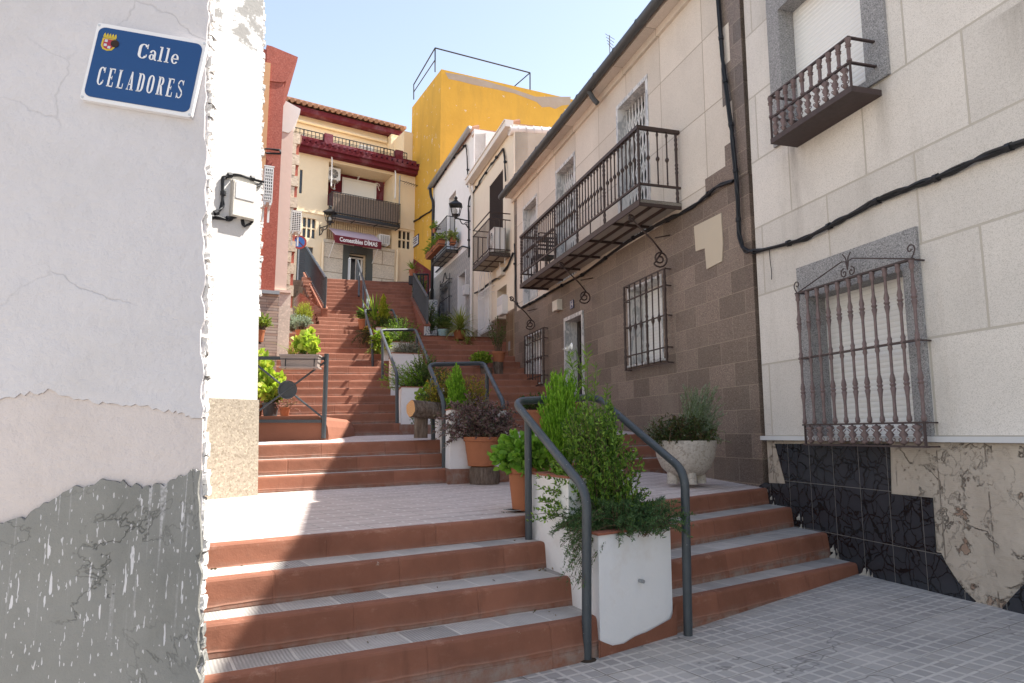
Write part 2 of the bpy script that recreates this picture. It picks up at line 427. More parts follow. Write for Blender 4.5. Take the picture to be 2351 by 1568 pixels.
def clip_at(L, Q, px):                          # where the plan line L-Q crosses the sight line of a pixel column
    d = Q-L; r = pix_dir(px); A = np.array([[d[0], -r[0]], [d[1], -r[1]]]); s, t = np.linalg.solve(A, -L)
    return L+d*s
def step_mesh(mb, z, pts, nxt, znxt, tread_m, close_left=False, close_right=False, zb=None, uoff=0., drop=.35):
    """riser with a rounded nose along pts and a tread that runs back to nxt"""
    pz = [(p[2] if len(p) > 2 else zt(z, p)) for p in pts]
    pts = [np.array(p[:2]) for p in pts]; n = len(pts)
    dirs = []
    for i in range(n):
        a = pts[max(0, i-1)]; b = pts[min(n-1, i+1)]; d = (b-a)/np.linalg.norm(b-a); dirs.append(np.array([-d[1], d[0]]))
    ln = [0]
    for i in range(1, n): ln.append(ln[-1]+np.linalg.norm(pts[i]-pts[i-1]))
    prof = [(0, -drop), (0, -.17), (.022, -.03), (.026, -.014), (.035, -.004), (.05, 0), (.10, .0)]
    ring = []
    for o, dz in prof: ring.append([(*(pts[i]+dirs[i]*o), pz[i]+dz) for i in range(n)])
    for j in range(len(prof)-1):
        for i in range(n-1):
            v0 = .17+prof[j][1]; v1 = .17+prof[j+1][1]
            mb.face([ring[j][i], ring[j][i+1], ring[j+1][i+1], ring[j+1][i]], 0,
                    [(ln[i]+uoff, v0), (ln[i+1]+uoff, v0), (ln[i+1]+uoff, v1), (ln[i]+uoff, v1)])
    # tread strip, dropped 2 mm behind the painted nose
    nx = [np.array(p[:2]) for p in nxt]
    back = []
    for i in range(n):
        # nearest along dirs to the next edge: intersect with the next polyline extended
        best = None
        for a, b in zip(nx[:-1], nx[1:]):
            d = b-a
            A = np.array([[dirs[i][0], -d[0]], [dirs[i][1], -d[1]]])
            if abs(np.linalg.det(A)) < 1e-6: continue
            s, t = np.linalg.solve(A, a-pts[i])
            if s > 0 and (best is None or abs(t-.5) < best[1]): best = (s, abs(t-.5))
        back.append((best[0] if best else .4)+.12)
    for i in range(n-1):
        q = []
        for j, o in ((i, .10), (i+1, .10), (i+1, back[i+1]), (i, back[i])):
            p = pts[j]+dirs[j]*o; zz = pz[j]-.001
            if znxt is not None and o > .11: zz = zt(znxt, p)
            q.append((p[0], p[1], zz))
        uv = [(ln[i]+uoff, .0), (ln[i+1]+uoff, .0), (ln[i+1]+uoff, back[i+1]), (ln[i]+uoff, back[i])]
        mb.face(q, tread_m, uv)
st = MB()
for i, (z, pts) in enumerate(EDGE):
    k = i+1
    nxt = EDGE[i+1][1] if i+1 < len(EDGE) else [p+np.array([-1.2, 6]) for p in pts]
    znx = None; tm = 1
    if i == 3: znx, tm = z2, 2; nxt = [b2L-d2*3, b2R+d2*7]
    if i == 6: znx, tm = z3, 2; a, b = line_pts(F3L0, F3R0, 3, 5); nxt = [a, b]
    if i >= 7: tm = 0
    if i == len(EDGE)-1: tm = 2
    if i >= K0:                                 # upper rows: run between parapets / houses
        L, Q = pts
        kk = 8+(i-K0)
        if kk <= 14: a = clip_at(L, Q, 655 if kk < 13 else 672); b = clip_at(L, Q, 1190 if kk < 9 else 1140); b = line_pts(a, b, 0, 1.0)[1]; a = line_pts(a, b, .6, 0)[0]
        else:
            lp = 672 if kk < 17 else 733-(kk-17)*3.9
            rp = max(939, 971-(kk-15)*4.0)
            a = clip_at(L, Q, lp); b = clip_at(L, Q, rp)
            a = line_pts(a, b, .12, 0)[0]
        pts = [a, b]
    step_mesh(st, z, pts, nxt, znx, tm, uoff=(i*.37) % 1.3)
stair = st.build('stairs', [M['riser'], M['tread'], M['landing']], smooth=True, auto=35); tag(stair, kind='structure')
# terraces beside the upper flight
tb = MB()
L, Q = EDGE[K0+6][1]; zz = EDGE[K0+6][0]
p = [clip_at(L, Q, 966), clip_at(L, Q, 1110)]
tb.face([(p[0][0], p[0][1], zt(zz, p[0])+.003), (p[1][0]+.8, p[1][1]+.2, zt(zz, p[1])+.003), (p[1][0]-1.2, p[1][1]+8, zt(zz, p[1])+.003), (p[0][0]-2.2, p[0][1]+8, zt(zz, p[0])+.003)], 0, [(0, 0), (3, 0), (3, 6), (0, 6)])
tag(tb.build('side_terrace', [M['landing']]), kind='structure')
# upper street
us = MB()
a, b = EDGE[-1][1]
us.face([(-16, a[1]+.1, ZTOP-.04), (b[0]+.05, b[1]+.1, ZTOP-.04), (b[0]-1.5, b[1]+16, ZTOP-.04), (-20, a[1]+16, ZTOP-.04)], 0, [(0, 0), (9, 0), (9, 8), (0, 8)])
tag(us.build('upper_street', [M['landing']]), kind='structure')
# street pavement in front: level on the left, ramping up to the right wall
g = MB()
def gz(p):
    x = p[0]-.26*(5-p[1])*0
    z = TILT*(min(p[0], 1.2)-.45)
    t = max(0, (p[0]-1.15)); z += t*.045
    return z
e1 = [q[:2] for q in EDGE[0][1]]
dn = (e1[2]-e1[1])/np.linalg.norm(e1[2]-e1[1]); nn = np.array([-dn[1], dn[0]])
xs = np.linspace(-7, 9, 65); ys = np.concatenate([[-30, -12, -4], np.linspace(-1, 9, 41)])
def gp(x, y): return (x, y, gz((x, y)))
for i in range(len(xs)-1):
    for j in range(len(ys)-1):
        c = [(xs[i], ys[j]), (xs[i+1], ys[j]), (xs[i+1], ys[j+1]), (xs[i], ys[j+1])]
        g.face([gp(*q) for q in c], 0, [(np.dot(q, dn), np.dot(q, nn)) for q in c])
tag(g.build('street_pavement', [M['pave']], smooth=True), kind='structure')
base = MB(); base.face([(-300, -300, -.6), (300, -300, -.6), (300, 300, -.6), (-300, 300, -.6)])
M_('earth', plain, (.22, .18, .14), rough=.95, scale=.3)
tag(base.build('ground', [M['earth']]), kind='structure')
# ------------------------------------------------------------------ walls and houses (planes)
WHITE = Wall((2.80, 7.62), 90+14.9, +1)
BROWN = Wall((2.79, 7.72), 90+16.3, +1)
CREAM = Wall((.05, 17.05), 90+17.4, +1)
TILE = Wall((-1.24, 21.2), 90+20, +1)
YLEFT = Wall((-2.98, 27.0), 90+27, +1)
YFRONT = Wall((-2.98, 27.0), 15, -1)
FAR = Wall((-4.4, 29.8), 90-58, -1)
NEARL = Wall((-1.337, 3.0), 6, -1)
LIT = Wall((-2.68, 7.25), 46, -1)
REDH = Wall(tuple(atd(640, 998, 13.2)[:2]), 25, -1)
PINK = Wall(tuple(atd(683, 998, 15.2)[:2]), 25, -1)
STONE = Wall(tuple(atd(693, 998, 19.0)[:2]), 25, -1)
def depth_for(wl, a, px, lo=0., hi=1.6):
    f = lambda o: wl.on(px, 600, o)[0]-a
    s0 = f(lo)
    for _ in range(40):
        md = (lo+hi)/2
        if (f(md) > 0) == (s0 > 0): lo = md
        else: hi = md
    return (lo+hi)/2
def S(wl, px, py=700, off=0): return wl.on(px, py, off)[0]
def Z(wl, px, py, off=0): return wl.on(px, py, off)[1]
SPIN = [(.011, 0), (.011, .04), (.016, .05), (.011, .06), (.011, .42), (.013, .44), (.026, .47), (.028, .485), (.026, .50), (.013, .53), (.011, .55), (.011, .90), (.018, .93), (.02, .95), (.013, .97), (.013, 1.)]
def spindle(h, prof=SPIN, k=1.0, n=8, m=0, mb=None):
    mb = mb or MB(); mb.lathe([(r*k, z*h) for r, z in prof], n=n, m=m); return mb
TWIST = [(.02, 0), (.02, .04)]+[(.026 if i % 2 else .017, .04+.22*i/6) for i in range(1, 7)]+[(.02, .3), (.02, .42)]+[(.026 if i % 2 else .017, .42+.16*i/6) for i in range(1, 7)]+[(.02, .62), (.02, .75)]+[(.026 if i % 2 else .017, .75+.2*i/6) for i in range(1, 7)]+[(.02, 1.)]
CAST = [(.012, 0), (.022, .01), (.02, .03), (.014, .045), (.013, .15), (.018, .19), (.024, .215), (.016, .225), (.026, .24), (.016, .25), (.024, .265), (.016, .3), (.012, .31), (.012, .45), (.02, .47), (.016, .485), (.025, .5), (.016, .515), (.02, .53), (.012, .55), (.012, .69), (.017, .72), (.024, .745), (.016, .755), (.026, .77), (.016, .78), (.023, .8), (.013, .84), (.012, .86), (.012, .94), (.022, .955), (.018, .98), (.024, .99), (.02, 1.)]
def scroll_pts(c, r0, turns, a0, sgn=1, n=22):          # flat spiral in local x,z
    out = []
    for i in range(n+1):
        t = i/n; r = r0*(1-t*.82); q = a0+sgn*t*turns*2*math.pi
        out.append((c[0]+r*math.cos(q), c[1]+r*math.sin(q)))
    return out
def dupl(o, parent, loc=None, rz=None, name=None):
    c = o.copy(); COL.objects.link(c); c.parent = parent
    if loc is not None: c.location = loc
    if rz is not None: c.rotation_euler = (0, 0, rz)
    return c
# ------------------------------------------------------------------ house materials
_z = sorted(WHITE.on(x, y)[1] for x, y in ((2180, 84), (2190, 293), (2270, 482), (2250, 756))); print('joint z', _z)
GH = (_z[3]-_z[0])/3; GO = -(_z[0] % GH)+.005
M_('granite_panel', speckled, (.71, .665, .61), (.55, .51, .455), scale=190, joint=(1.05, GH, .010, .5, .15), jcol=(.50, .455, .39), off=(.13, GO), stain=.4, stainc=(.36, .33, .28), c3=(.66, .62, .57), jb=.8, bump=.5)
M_('grey_granite', speckled, (.3, .295, .295), (.13, .13, .135), scale=130, c3=(.48, .47, .47), bump=.1)
M_('beige_granite', speckled, (.72, .645, .56), (.58, .505, .42), scale=200, joint=(1.15, 1.0, .008, .0, .1), jcol=(.42, .35, .27), off=(.3, .42), stain=.15, c3=(.68, .62, .54))
M_('brown_terrazzo', speckled, (.205, .155, .125), (.095, .074, .06), scale=150, joint=(.54, .28, .0035, .5, .1), tint=(.72, 1.2), jcol=(.31, .25, .19), off=(.1, .04), c3=(.36, .29, .23), rough=.42, stain=.55, stainc=(.24, .20, .155), bump=.05, jb=.2)
def m_marble(name, base, vein, scale=3, rough=.3):
    q = N(name)
    n = q.noise(scale, 8, .65, stretch=(2.5, 2.5, .7), dist=1.2)
    col = q.ramp(n, [(.36, sc(base, .9)), (.46, vein), (.52, base), (1., sc(base, 1.06))])
    return q.out(col, rough, .4)
M['marble'] = m_marble('grey veined marble', (.68, .67, .65), (.36, .37, .38), 4)
def m_blackmarble():
    q = N('black marbled tile')
    fac, bc = q.brick(q.xz((.05, .03)), .33, .45, .003, .0, .1)
    d = q.vor(8, 'DISTANCE_TO_EDGE', None)
    wv = q.n('ShaderNodeMix'); wv.data_type = 'VECTOR'; wv.inputs[0].default_value = .12
    nz = q.n('ShaderNodeTexNoise'); nz.inputs['Scale'].default_value = 7; nz.inputs['Detail'].default_value = 6; q.L(q.obj(), nz.inputs['Vector'])
    q.L(q.obj(), wv.inputs[4]); q.L(nz.outputs['Color'], wv.inputs[5])
    d = q.vor(8, 'DISTANCE_TO_EDGE', wv.outputs[1])
    d3 = q.vor(5, 'DISTANCE_TO_EDGE', wv.outputs[1]); d = q.math('MINIMUM', d, q.math('MULTIPLY', d3, 1.2)); n_ = q.noise(4, 4)
    d = q.math('MULTIPLY', d, q.math('ADD', q.math('MULTIPLY', n_, 1.6), .2)); col = q.ramp(d, [(0., (.004, .004, .005)), (.015, (.008, .008, .01)), (.04, (.032, .034, .041)), (1., (.046, .048, .058))])
    col = q.mix(fac, col, (.16, .15, .14))
    q.bump(fac, .4, .002, True)
    return q.out(col, .22, .5)
M['black_marble'] = m_blackmarble()
def m_mortar():
    q = N('bare cracked mortar bed')
    def ridge(sc_, wd, dist=1.0, det=5):
        n = q.noise(sc_, det, .62, dist=dist); return q.ramp(q.math('ABSOLUTE', q.math('SUBTRACT', n, .5)), [(0., 1.), (wd, .0)]), n
    r1, n1 = ridge(1.9, .014, .6, 7); r2, n2 = ridge(5.0, .012, .3, 6)
    msk = q.ramp(q.noise(2.4, 3), [(.45, 0.), (.58, 1.)])
    crack = q.math('MAXIMUM', q.math('MULTIPLY', r1, q.ramp(n2, [(.45, .0), (.57, .9)])), q.math('MULTIPLY', q.math('MULTIPLY', r2, msk), .22))
    hn = q.noise(3.6, 6, .68); hole = q.ramp(hn, [(.60, 0.), (.62, 1.)]); lip = q.math('SUBTRACT', q.ramp(hn, [(.56, 0.), (.60, 1.)]), hole)
    col = q.mix(q.noise(3, 8, .7), (.36, .30, .24), (.56, .49, .415))
    col = q.mix(hole, col, q.mix(q.noise(9, 3), (.33, .2, .14), (.36, .29, .23)))
    col = q.mix(q.math('MULTIPLY', lip, .35), col, (.2, .16, .125))
    fb_, bb_ = q.brick(q.xz((.1, .1)), .42, 3.0, .006, .0, .3); jn = q.math('MULTIPLY', fb_, q.ramp(n2, [(.45, 0.), (.55, 1.)])); crack = q.math('MAXIMUM', crack, jn)
    col = q.mix(q.math('MULTIPLY', crack, .65), col, (.14, .11, .085))
    st = q.ramp(q.noise(1.2, 5, .65, stretch=(1.5, 1.5, .5)), [(.5, 0.), (.7, .35)]); col = q.mix(st, col, (.27, .25, .21))
    wa = q.n('ShaderNodeTexWave'); wa.bands_direction = 'Z'; wa.inputs['Scale'].default_value = 20; wa.inputs['Distortion'].default_value = .8; q.L(q.obj(), wa.inputs['Vector'])
    q.bump(wa.outputs['Fac'], .2, .003); q.bump(q.noise(2.6, 3), .9, .06); q.bump(hole, 1., .025, True); q.bump(crack, 1.0, .02, True); q.bump(q.noise(26, 6, .7), .5, .01)
    return q.out(col, .9, .15)
M['mortar'] = m_mortar()
def m_slat(name, c, pitch=.045, gap=.12):
    q = N(name)
    sp = q.n('ShaderNodeSeparateXYZ'); q.L(q.obj(), sp.inputs[0])
    f = q.math('FRACT', q.math('DIVIDE', sp.outputs[2], pitch))
    ln = q.ramp(f, [(0., 1.), (gap, 0.)])
    col = q.mix(q.math('MULTIPLY', ln, .55), c, sc(c, .45))
    pr = q.ramp(f, [(0., 0.), (.5, 1.), (1., 0.)])
    q.bump(pr, .6, .008)
    return q.out(col, .45, .35)
M['shutter'] = m_slat('white roller shutter slats', (.82, .81, .78), .05)
M['shutter_grey'] = m_slat('dark grey roller shutter slats', (.07, .075, .08), .09)
M_('cast_iron', plain, (.175, .125, .12), rough=.6, var=.6, scale=25, bump=.2)
M_('rust_iron', plain, (.07, .05, .048), rough=.6, var=.4, scale=20, bump=.15)
M_('band_stone', plain, (.6, .6, .6), rough=.6, var=.06)
M_('gutter_grey', plain, (.075, .08, .085), rough=.5, var=.15)
M_('gutter_zinc', plain, (.3, .31, .32), rough=.4, var=.15, metal=.3)
M_('gutter_white', plain, (.72, .69, .64), rough=.5, var=.05)
M_('brick_red', plain, (.4, .17, .11), rough=.9, var=.3, scale=15, bump=.4)
M_('roof_tile', plain, (.36, .2, .13), rough=.85, var=.35, scale=6, bump=.3)
M_('board', plain, (.42, .38, .32), rough=.8, var=.12)
def roof_mass(wl, a0, a1, ze, depth, pitch, parent, mat, over=.0):
    mb = MB(); y0, y1 = wl.y(over), wl.y(-depth); t = .16
    z1 = ze+(depth+over)*math.tan(R(pitch))
    mb.hexa([(a0, y0, ze-.02), (a1, y0, ze-.02), (a1, y1, z1-.02), (a0, y1, z1-.02), (a0, y0, ze+t), (a1, y0, ze+t), (a1, y1, z1+t), (a0, y1, z1+t)] if wl.side < 0 else
            [(a0, y1, z1-.02), (a1, y1, z1-.02), (a1, y0, ze-.02), (a0, y0, ze-.02), (a0, y1, z1+t), (a1, y1, z1+t), (a1, y0, ze+t), (a0, y0, ze+t)])
    return mb.build('roof', mat, parent)
def tile_row(wl, a0, a1, z, off, r, parent, mat, pitch=.2, ln=.35, name='roof_tile_row'):
    mb = MB(); n = int((a1-a0)/pitch)
    for i in range(n):
        a = a0+(i+.5)*pitch
        mb.tube([(a, wl.y(off), z), (a, wl.y(off-ln), z+ln*.35)], r, 8)
    return mb.build(name, mat, parent, smooth=True, auto=40)
# ================================================================== near right house (white granite panels)
W = WHITE
h = W.empty('granite_house', 'pale speckled granite panel house with white shutters, nearest on the right', 'house')
zb = Z(W, 2000, 1013); zt_ = zb+.045                      # sill band
wl0, wl1 = S(W, 2085.5), S(W, 1862)
wlz0, wlz1 = zt_+.0, Z(W, 2085.5, 618)
sl0, sl1 = S(W, 2122), S(W, 1838)
slz1 = Z(W, 2122, 515)
ul0, ul1 = S(W, 1985, 60), S(W, 1792, 60); uz0 = Z(W, 1990, 190); uz1 = Z(W, 1792, 21)
us0, us1 = S(W, 2040, 100), S(W, 1768, 100)
W_TOP = 8.0
mb = MB(); W.grid(mb, -12, 0, zt_, W_TOP, [(wl0, wl1, wlz0, wlz1), (ul0, ul1, uz0, uz1)], .4)
W.box(mb, -12, 0, zt_, W_TOP, -.402, -5)
mb.build('wall', M['granite_panel'], h)
def add_streaks(mat, spots):
    nt_ = mat.node_tree; bs = nt_.nodes['Principled BSDF']; src = bs.inputs['Base Color'].links[0].from_socket
    q = N.__new__(N); q.m = mat; q.t = nt_; q.b = bs; q._co = None
    sp = q.n('ShaderNodeSeparateXYZ'); q.L(q.obj(), sp.inputs[0]); nz = q.noise(7, 5, .7, stretch=(2.2, 2.2, .25)); tot = None
    for (x, wd, zt0, ln, k) in spots:
        dx = q.math('ABSOLUTE', q.math('DIVIDE', q.math('SUBTRACT', sp.outputs[0], x), wd)); fx = q.ramp(dx, [(0., 1.), (1., 0.)])
        dz = q.math('DIVIDE', q.math('SUBTRACT', zt0, sp.outputs[2]), ln); fz_ = q.ramp(dz, [(0., 0.), (.02, 1.), (1., 0.)])
        f = q.math('MULTIPLY', q.math('MULTIPLY', fx, fz_), k); tot = f if tot is None else q.math('MAXIMUM', tot, f)
    f = q.math('MULTIPLY', tot, q.ramp(nz, [(.3, .2), (.62, 1.)])); col = q.mix(f, src, (.16, .13, .10)); q.L(col, bs.inputs['Base Color'])
zsl = Z(W, 2000, 180)
add_streaks(M['granite_panel'], [(S(W, 1822, 330), .1, Z(W, 1822, 322), 1.3, .85), (S(W, 2020, 180), .13, Z(W, 2020, 186), .9, .6), (S(W, 1900, 250), .35, Z(W, 1900, 250), .35, .6), (S(W, 1835, 420), .3, Z(W, 1835, 330), .7, .4), (S(W, 2330, 20), .3, Z(W, 2330, 10), .6, .5)])
mb = MB(); W.box(mb, -12, -.01, -.4, zb-.002, -.01, -.4); mb.build('plinth', M['mortar'], h)
mb = MB(); W.box(mb, -12, .03, zb, zt_-.001, .045, -.2); mb.build('sill_band', M['band_stone'], h)
# black tiles
def wp(u, v): return (1618+.3118*u, 958.9+.3118*v)
def poly_on(wl, pts, off=0): return [wl.on(x, y, off) for x, y in pts]
tiles = MB()
pt1 = [(515, 192), (1355, 192), (1365, 560), (1670, 590), (1697, 990), (1730, 995), (1765, 1070), (1810, 1140), (1860, 1215), (1910, 1280), (1985, 1350), (1990, 1500), (1000, 1500), (400, 900), (400, 500), (440, 478), (592, 486)]
tiles.plate(poly_on(W, [wp(*q) for q in pt1], .005), W.y(.004), W.y(-.05))
pt2 = [(2500, 1060), (2351, 1225), (2270, 1310), (2190, 1400), (2190, 1500), (2700, 1700)]
tiles.plate(poly_on(W, [wp(*q) for q in pt2], .005), W.y(.004), W.y(-.05))
tiles.build('marbled_tiles', M['black_marble'], h)
# crumbs of mortar along the stair
for (u, v, r) in [(500, 560, .05), (515, 610, .06), (705, 700, .06), (720, 780, .07), (955, 930, .06), (965, 975, .08), (985, 1010, .07), (1190, 1110, .09), (1215, 1130, .08), (1240, 1150, .06), (450, 500, .05)]:
    a, z = W.on(*wp(u, v)); mb = MB()
    mb.lathe([(.5*r, -.9*r), (.55*r, -.5*r), (.34*r, -.2*r), (.3*r, .15*r), (.12*r, .35*r)], (a, W.y(-.012), z-.02), 7, wob=1.5)
    mb.build('mortar_lump', M['pebble_mortar'] if 'pebble_mortar' in M else M.setdefault('pebble_mortar', plain('grey mortar', (.36, .33, .29), rough=.95, var=.3, scale=20, bump=.8)), h)
def window_unit(wl, parent, a0, a1, z0, z1, s0, s1, sz0, sz1, recess, smat, shut, name='window'):
    o = MB(); wl.box(o, a0-.02, a1+.02, z0, z1+.02, -recess, -recess-.05)
    win = o.build(name, shut, parent)
    f = MB(); t = .03
    wl.box(f, s0, a0+.004, sz0, sz1, t, -recess+.005); wl.box(f, a1-.004, s1, sz0, sz1, t, -recess+.005)
    wl.box(f, a0+.004, a1-.004, z1-.004, sz1, t, -recess+.005)
    if z0 > sz0+.02: wl.box(f, a0+.004, a1-.004, sz0, z0+.004, t, -recess+.005)
    f.build('stone_surround', smat, win)
    return win
win = window_unit(W, h, wl0, wl1, wlz0, wlz1, sl0, sl1, zt_+.001, slz1, .17, M['grey_granite'], M['shutter'])
uwin = window_unit(W, h, ul0, ul1, uz0, uz1, us0, us1, Z(W, 2048, 169), uz1+.42, .17, M['grey_granite'], M['shutter'])
# lower window grille
OFF = .13
ga0, ga1 = S(W, 2100, 700, OFF), S(W, 1838, 800, OFF)
gz1 = Z(W, 2089, 596, OFF); gzm = Z(W, 2104, 781, OFF); gz0 = Z(W, 2125, 970, OFF); gzf = Z(W, 2139, 1026, OFF)
gr = MB()
for z in (gz1, gzm, gz0): W.box(gr, ga0-.02, ga1+.02, z-.008, z+.008, OFF-.018, OFF+.018)
W.box(gr, ga0-.02, ga1+.02, gzf-.008, gzf+.008, OFF-.018, OFF+.018)
for a in (ga0, ga1):
    for z in (gz1, gzm, gz0, gzf): W.box(gr, a-.008, a+.008, z-.006, z+.006, .0, OFF-.018)
    W.box(gr, a-.008, a+.008, gzf+.008, gz0-.008, OFF-.008, OFF+.008)
def strip(mb, pts, y, wd=.012, th=.012):
    mb.tube([(p[0], y, p[1]) for p in pts], wd*.5, 5)
am = (ga0+ga1)/2; yy = W.y(OFF)
for sgn, ae in ((1, ga1), (-1, ga0)):
    strip(gr, [(ae-sgn*.02, gz1+.01), (am+sgn*.07, gz1+.17)], yy)
    strip(gr, [(am+sgn*.07, gz1+.17), (am+sgn*.02, gz1+.16), (am+sgn*.0, gz1+.08)], yy)
    strip(gr, scroll_pts((am+sgn*.045, gz1+.055), .045, 1.2, math.pi/2 if sgn > 0 else math.pi/2, -sgn), yy)
    strip(gr, [(am, gz1+.1), (am+sgn*.015, gz1+.19), (am+sgn*.05, gz1+.235)], yy)
    strip(gr, [(ae, gz1), (ae+sgn*.03, gz1+.04)]+scroll_pts((ae-sgn*.0, gz1+.085), .045, 1.05, -.4 if sgn > 0 else math.pi+.4, sgn), yy)
grille = gr.build('window_grille', M['rust_iron'], h)
hh = gz1-gz0-.016
b0 = None
for i in range(11):
    a = ga0+(ga1-ga0)*i/10
    for (zz, hb) in ((gz0+.008, gz1-gz0-.016),):
        if b0 is None: b0 = spindle(hb, CAST, 1.0).build('baluster', M['cast_iron'], grille, smooth=True, auto=50); b = b0
        else: b = dupl(b0, grille)
        b.location = (a, W.y(OFF), zz)
def frieze(mb, cx, z0, hgt, wdt, y, r=.0045):
    s = hgt
    for sg in (-1, 1):
        strip(mb, scroll_pts((cx+sg*.27*wdt, z0+.28*s), .2*wdt, 1.1, math.pi/2, sg), y, r*2)
        strip(mb, [(cx, z0+.3*s), (cx+sg*.2*wdt, z0+.62*s), (cx+sg*.42*wdt, z0+.75*s)], y, r*2)
        strip(mb, [(cx, z0+.5*s), (cx+sg*.14*wdt, z0+.85*s), (cx+sg*.3*wdt, z0+.95*s)], y, r*2)
    mb.lathe([(.004, 0), (.022*wdt/.1, .12*s), (.012, .3*s), (.026*wdt/.1, .5*s), (.012, .7*s), (.03*wdt/.1, .86*s), (.006, s)], (cx, y, z0), 7)
fr = MB(); nf = 10
for i in range(nf): frieze(fr, ga0+(ga1-ga0)*(i+.5)/nf, gzf+.008, gz0-gzf-.016, (ga1-ga0)/nf, W.y(OFF))
fr.build('cast_frieze', M['cast_iron'], grille, smooth=True)
# upper balconet
aR = S(W, 2022, 180); aL = S(W, 1806, 322)
ob = depth_for(W, aR, 1983); 
bz = Z(W, 1983, 176, ob); zr1 = Z(W, 1968.7, 66, ob); zr2 = Z(W, 1975, 123, ob)
aL = S(W, 1766, 270, ob); 
m = MB(); W.box(m, aR, aL, bz-.055, bz, 0, ob); bal = m.build('balconet', M['rust_iron'], h)
m = MB()
for z in (zr1, zr2):
    W.box(m, aR, aL, z-.009, z+.009, ob-.025, ob)
    W.box(m, aR, aR+.03, z-.007, z+.007, .0, ob-.025); W.box(m, aL-.03, aL, z-.007, z+.007, .0, ob-.025)
for a in (aR+.01, aL-.01): W.box(m, a-.008, a+.008, bz, zr2-.009, ob-.02, ob-.004)
m.build('rail', M['rust_iron'], bal)
b1 = None
for i in range(10):
    a = aR+.015+(aL-aR-.03)*i/9
    if b1 is None: b1 = spindle(zr1-zr2-.018, [(r*1.35, z) for r, z in [(.012, 0), (.018, .02), (.016, .1), (.011, .14), (.013, .45), (.012, .6), (.02, .64), (.016, .68), (.021, .72), (.013, .76), (.02, .93), (.02, 1.)]]).build('baluster', M['cast_iron'], bal, smooth=True, auto=50); b = b1
    else: b = dupl(b1, bal)
    b.location = (a, W.y(ob-.012), zr2+.009)
fr = MB()
for i in range(9): frieze(fr, aR+.02+(aL-aR-.04)*(i+.5)/9, bz, zr2-bz-.009, (aL-aR)/9, W.y(ob-.012))
fr.build('cast_frieze', M['cast_iron'], bal, smooth=True)
roof_mass(W, -12, 0, W_TOP, 6, 20, h, M['roof_tile'])
# ================================================================== brown terrazzo house
B = BROWN
OG = .28
ze = Z(B, 1318.6, 246, OG)
B_END = S(B, 1178, 700); 
h = B.empty('terrazzo_house', 'house with beige granite upper floor above dark brown terrazzo tiles and a long balcony', 'house')
ba = S(B, 1566, 470)                                       # right end of balcony at the wall
obal = depth_for(B, ba, 1471); zs = Z(B, 1471, 466, obal); bleft = S(B, 1193, 600, obal)
zmid = zs-.06
d_ = [(S(B, 1491, 420), S(B, 1421, 420), zs, Z(B, 1421, 245)), (S(B, 1321, 500), S(B, 1278, 500), zs, Z(B, 1278, 396)), (S(B, 1233, 550), S(B, 1202, 550), zs, Z(B, 1202, 480))]
dr = (S(B, 1340, 800), S(B, 1299, 800), .2, Z(B, 1299, 735))
w1 = (S(B, 1521, 720), S(B, 1443, 720), Z(B, 1530, 822), Z(B, 1519, 630))
w2 = (S(B, 1244, 800), S(B, 1207, 800), Z(B, 1244, 878), Z(B, 1244, 757))
mb = MB(); B.grid(mb, 0.0, B_END-.35, zmid, ze+.05, d_, .4); B.box(mb, -.3, B_END, zmid, ze+.05, -.402, -5)
mb.build('upper_wall', M['beige_granite'], h)
mb = MB(); B.grid(mb, 0.0, B_END, -.3, zmid-.002, [dr, w1, w2], .4); B.box(mb, -.3, B_END, -.3, zmid-.002, -.402, -5)
# stepped terrazzo corners on the upper floor, 4 mm proud
for i in range(26):
    z0 = zmid+i*.26
    if z0 > ze-.05: break
    wd = .44 if (i % 4) in (0, 1) else .24
    if i == 0: wd = .9
    B.box(mb, 0.0, wd, z0, min(z0+.26, ze), .006, -.05)
mb_l = [(B_END-.35, B_END)]
B.box(mb, B_END-.35, B_END, zmid, ze+.05, .0, -.4)
mb.build('lower_wall', M['brown_terrazzo'], h)
# bare mortar patches where tiles have fallen
M_('bare_patch', plaster, (.56, .48, .37), amt=.4)
mb = MB()
pp = poly_on(B, [(1593, 520), (1655, 489), (1659, 560), (1657, 600), (1622, 618), (1618, 570), (1597, 577)], .012)
mb.plate(pp, B.y(.012), B.y(-.02))
pp = poly_on(B, [(1195, 650), (1290, 640), (1200, 703), (1192, 703)], .012)
mb.build('fallen_tile_patch', M['bare_patch'], h)
# eave, gutter
mb = MB(); B.box(mb, 0, B_END, ze-.05, ze+.0, .0, OG-.06); B.box(mb, 0, B_END, ze-.17, ze-.05, .0, .05); mb.build('eave', M['beige_granite'], h)
roof_mass(B, -.35, B_END, ze+.01, 6, 24, h, M['roof_tile'], OG-.02)
tile_row(B, 0, B_END, ze+.12, OG-.03, .075, h, M['roof_tile'], .21)
mb = MB(); mb.tube([(0.02, B.y(OG+.04), ze), (B_END+.05, B.y(OG+.04), ze-.02)], .075, 10)
for i in range(12): mb.tube([(.4+i*.8, B.y(OG+.04), ze), (.43+i*.8, B.y(OG+.04), ze)], .082, 10)
gx, gzz = B.on(1350, 232, OG+.04)
mb.tube(bez([(gx, B.y(OG+.02), ze-.06), (gx, B.y(.22), ze-.2), (gx-.05, B.y(.16), ze-.3)], 4, .08), .045, 8)
mb.build('gutter', M['gutter_grey'], h, smooth=True, auto=40)
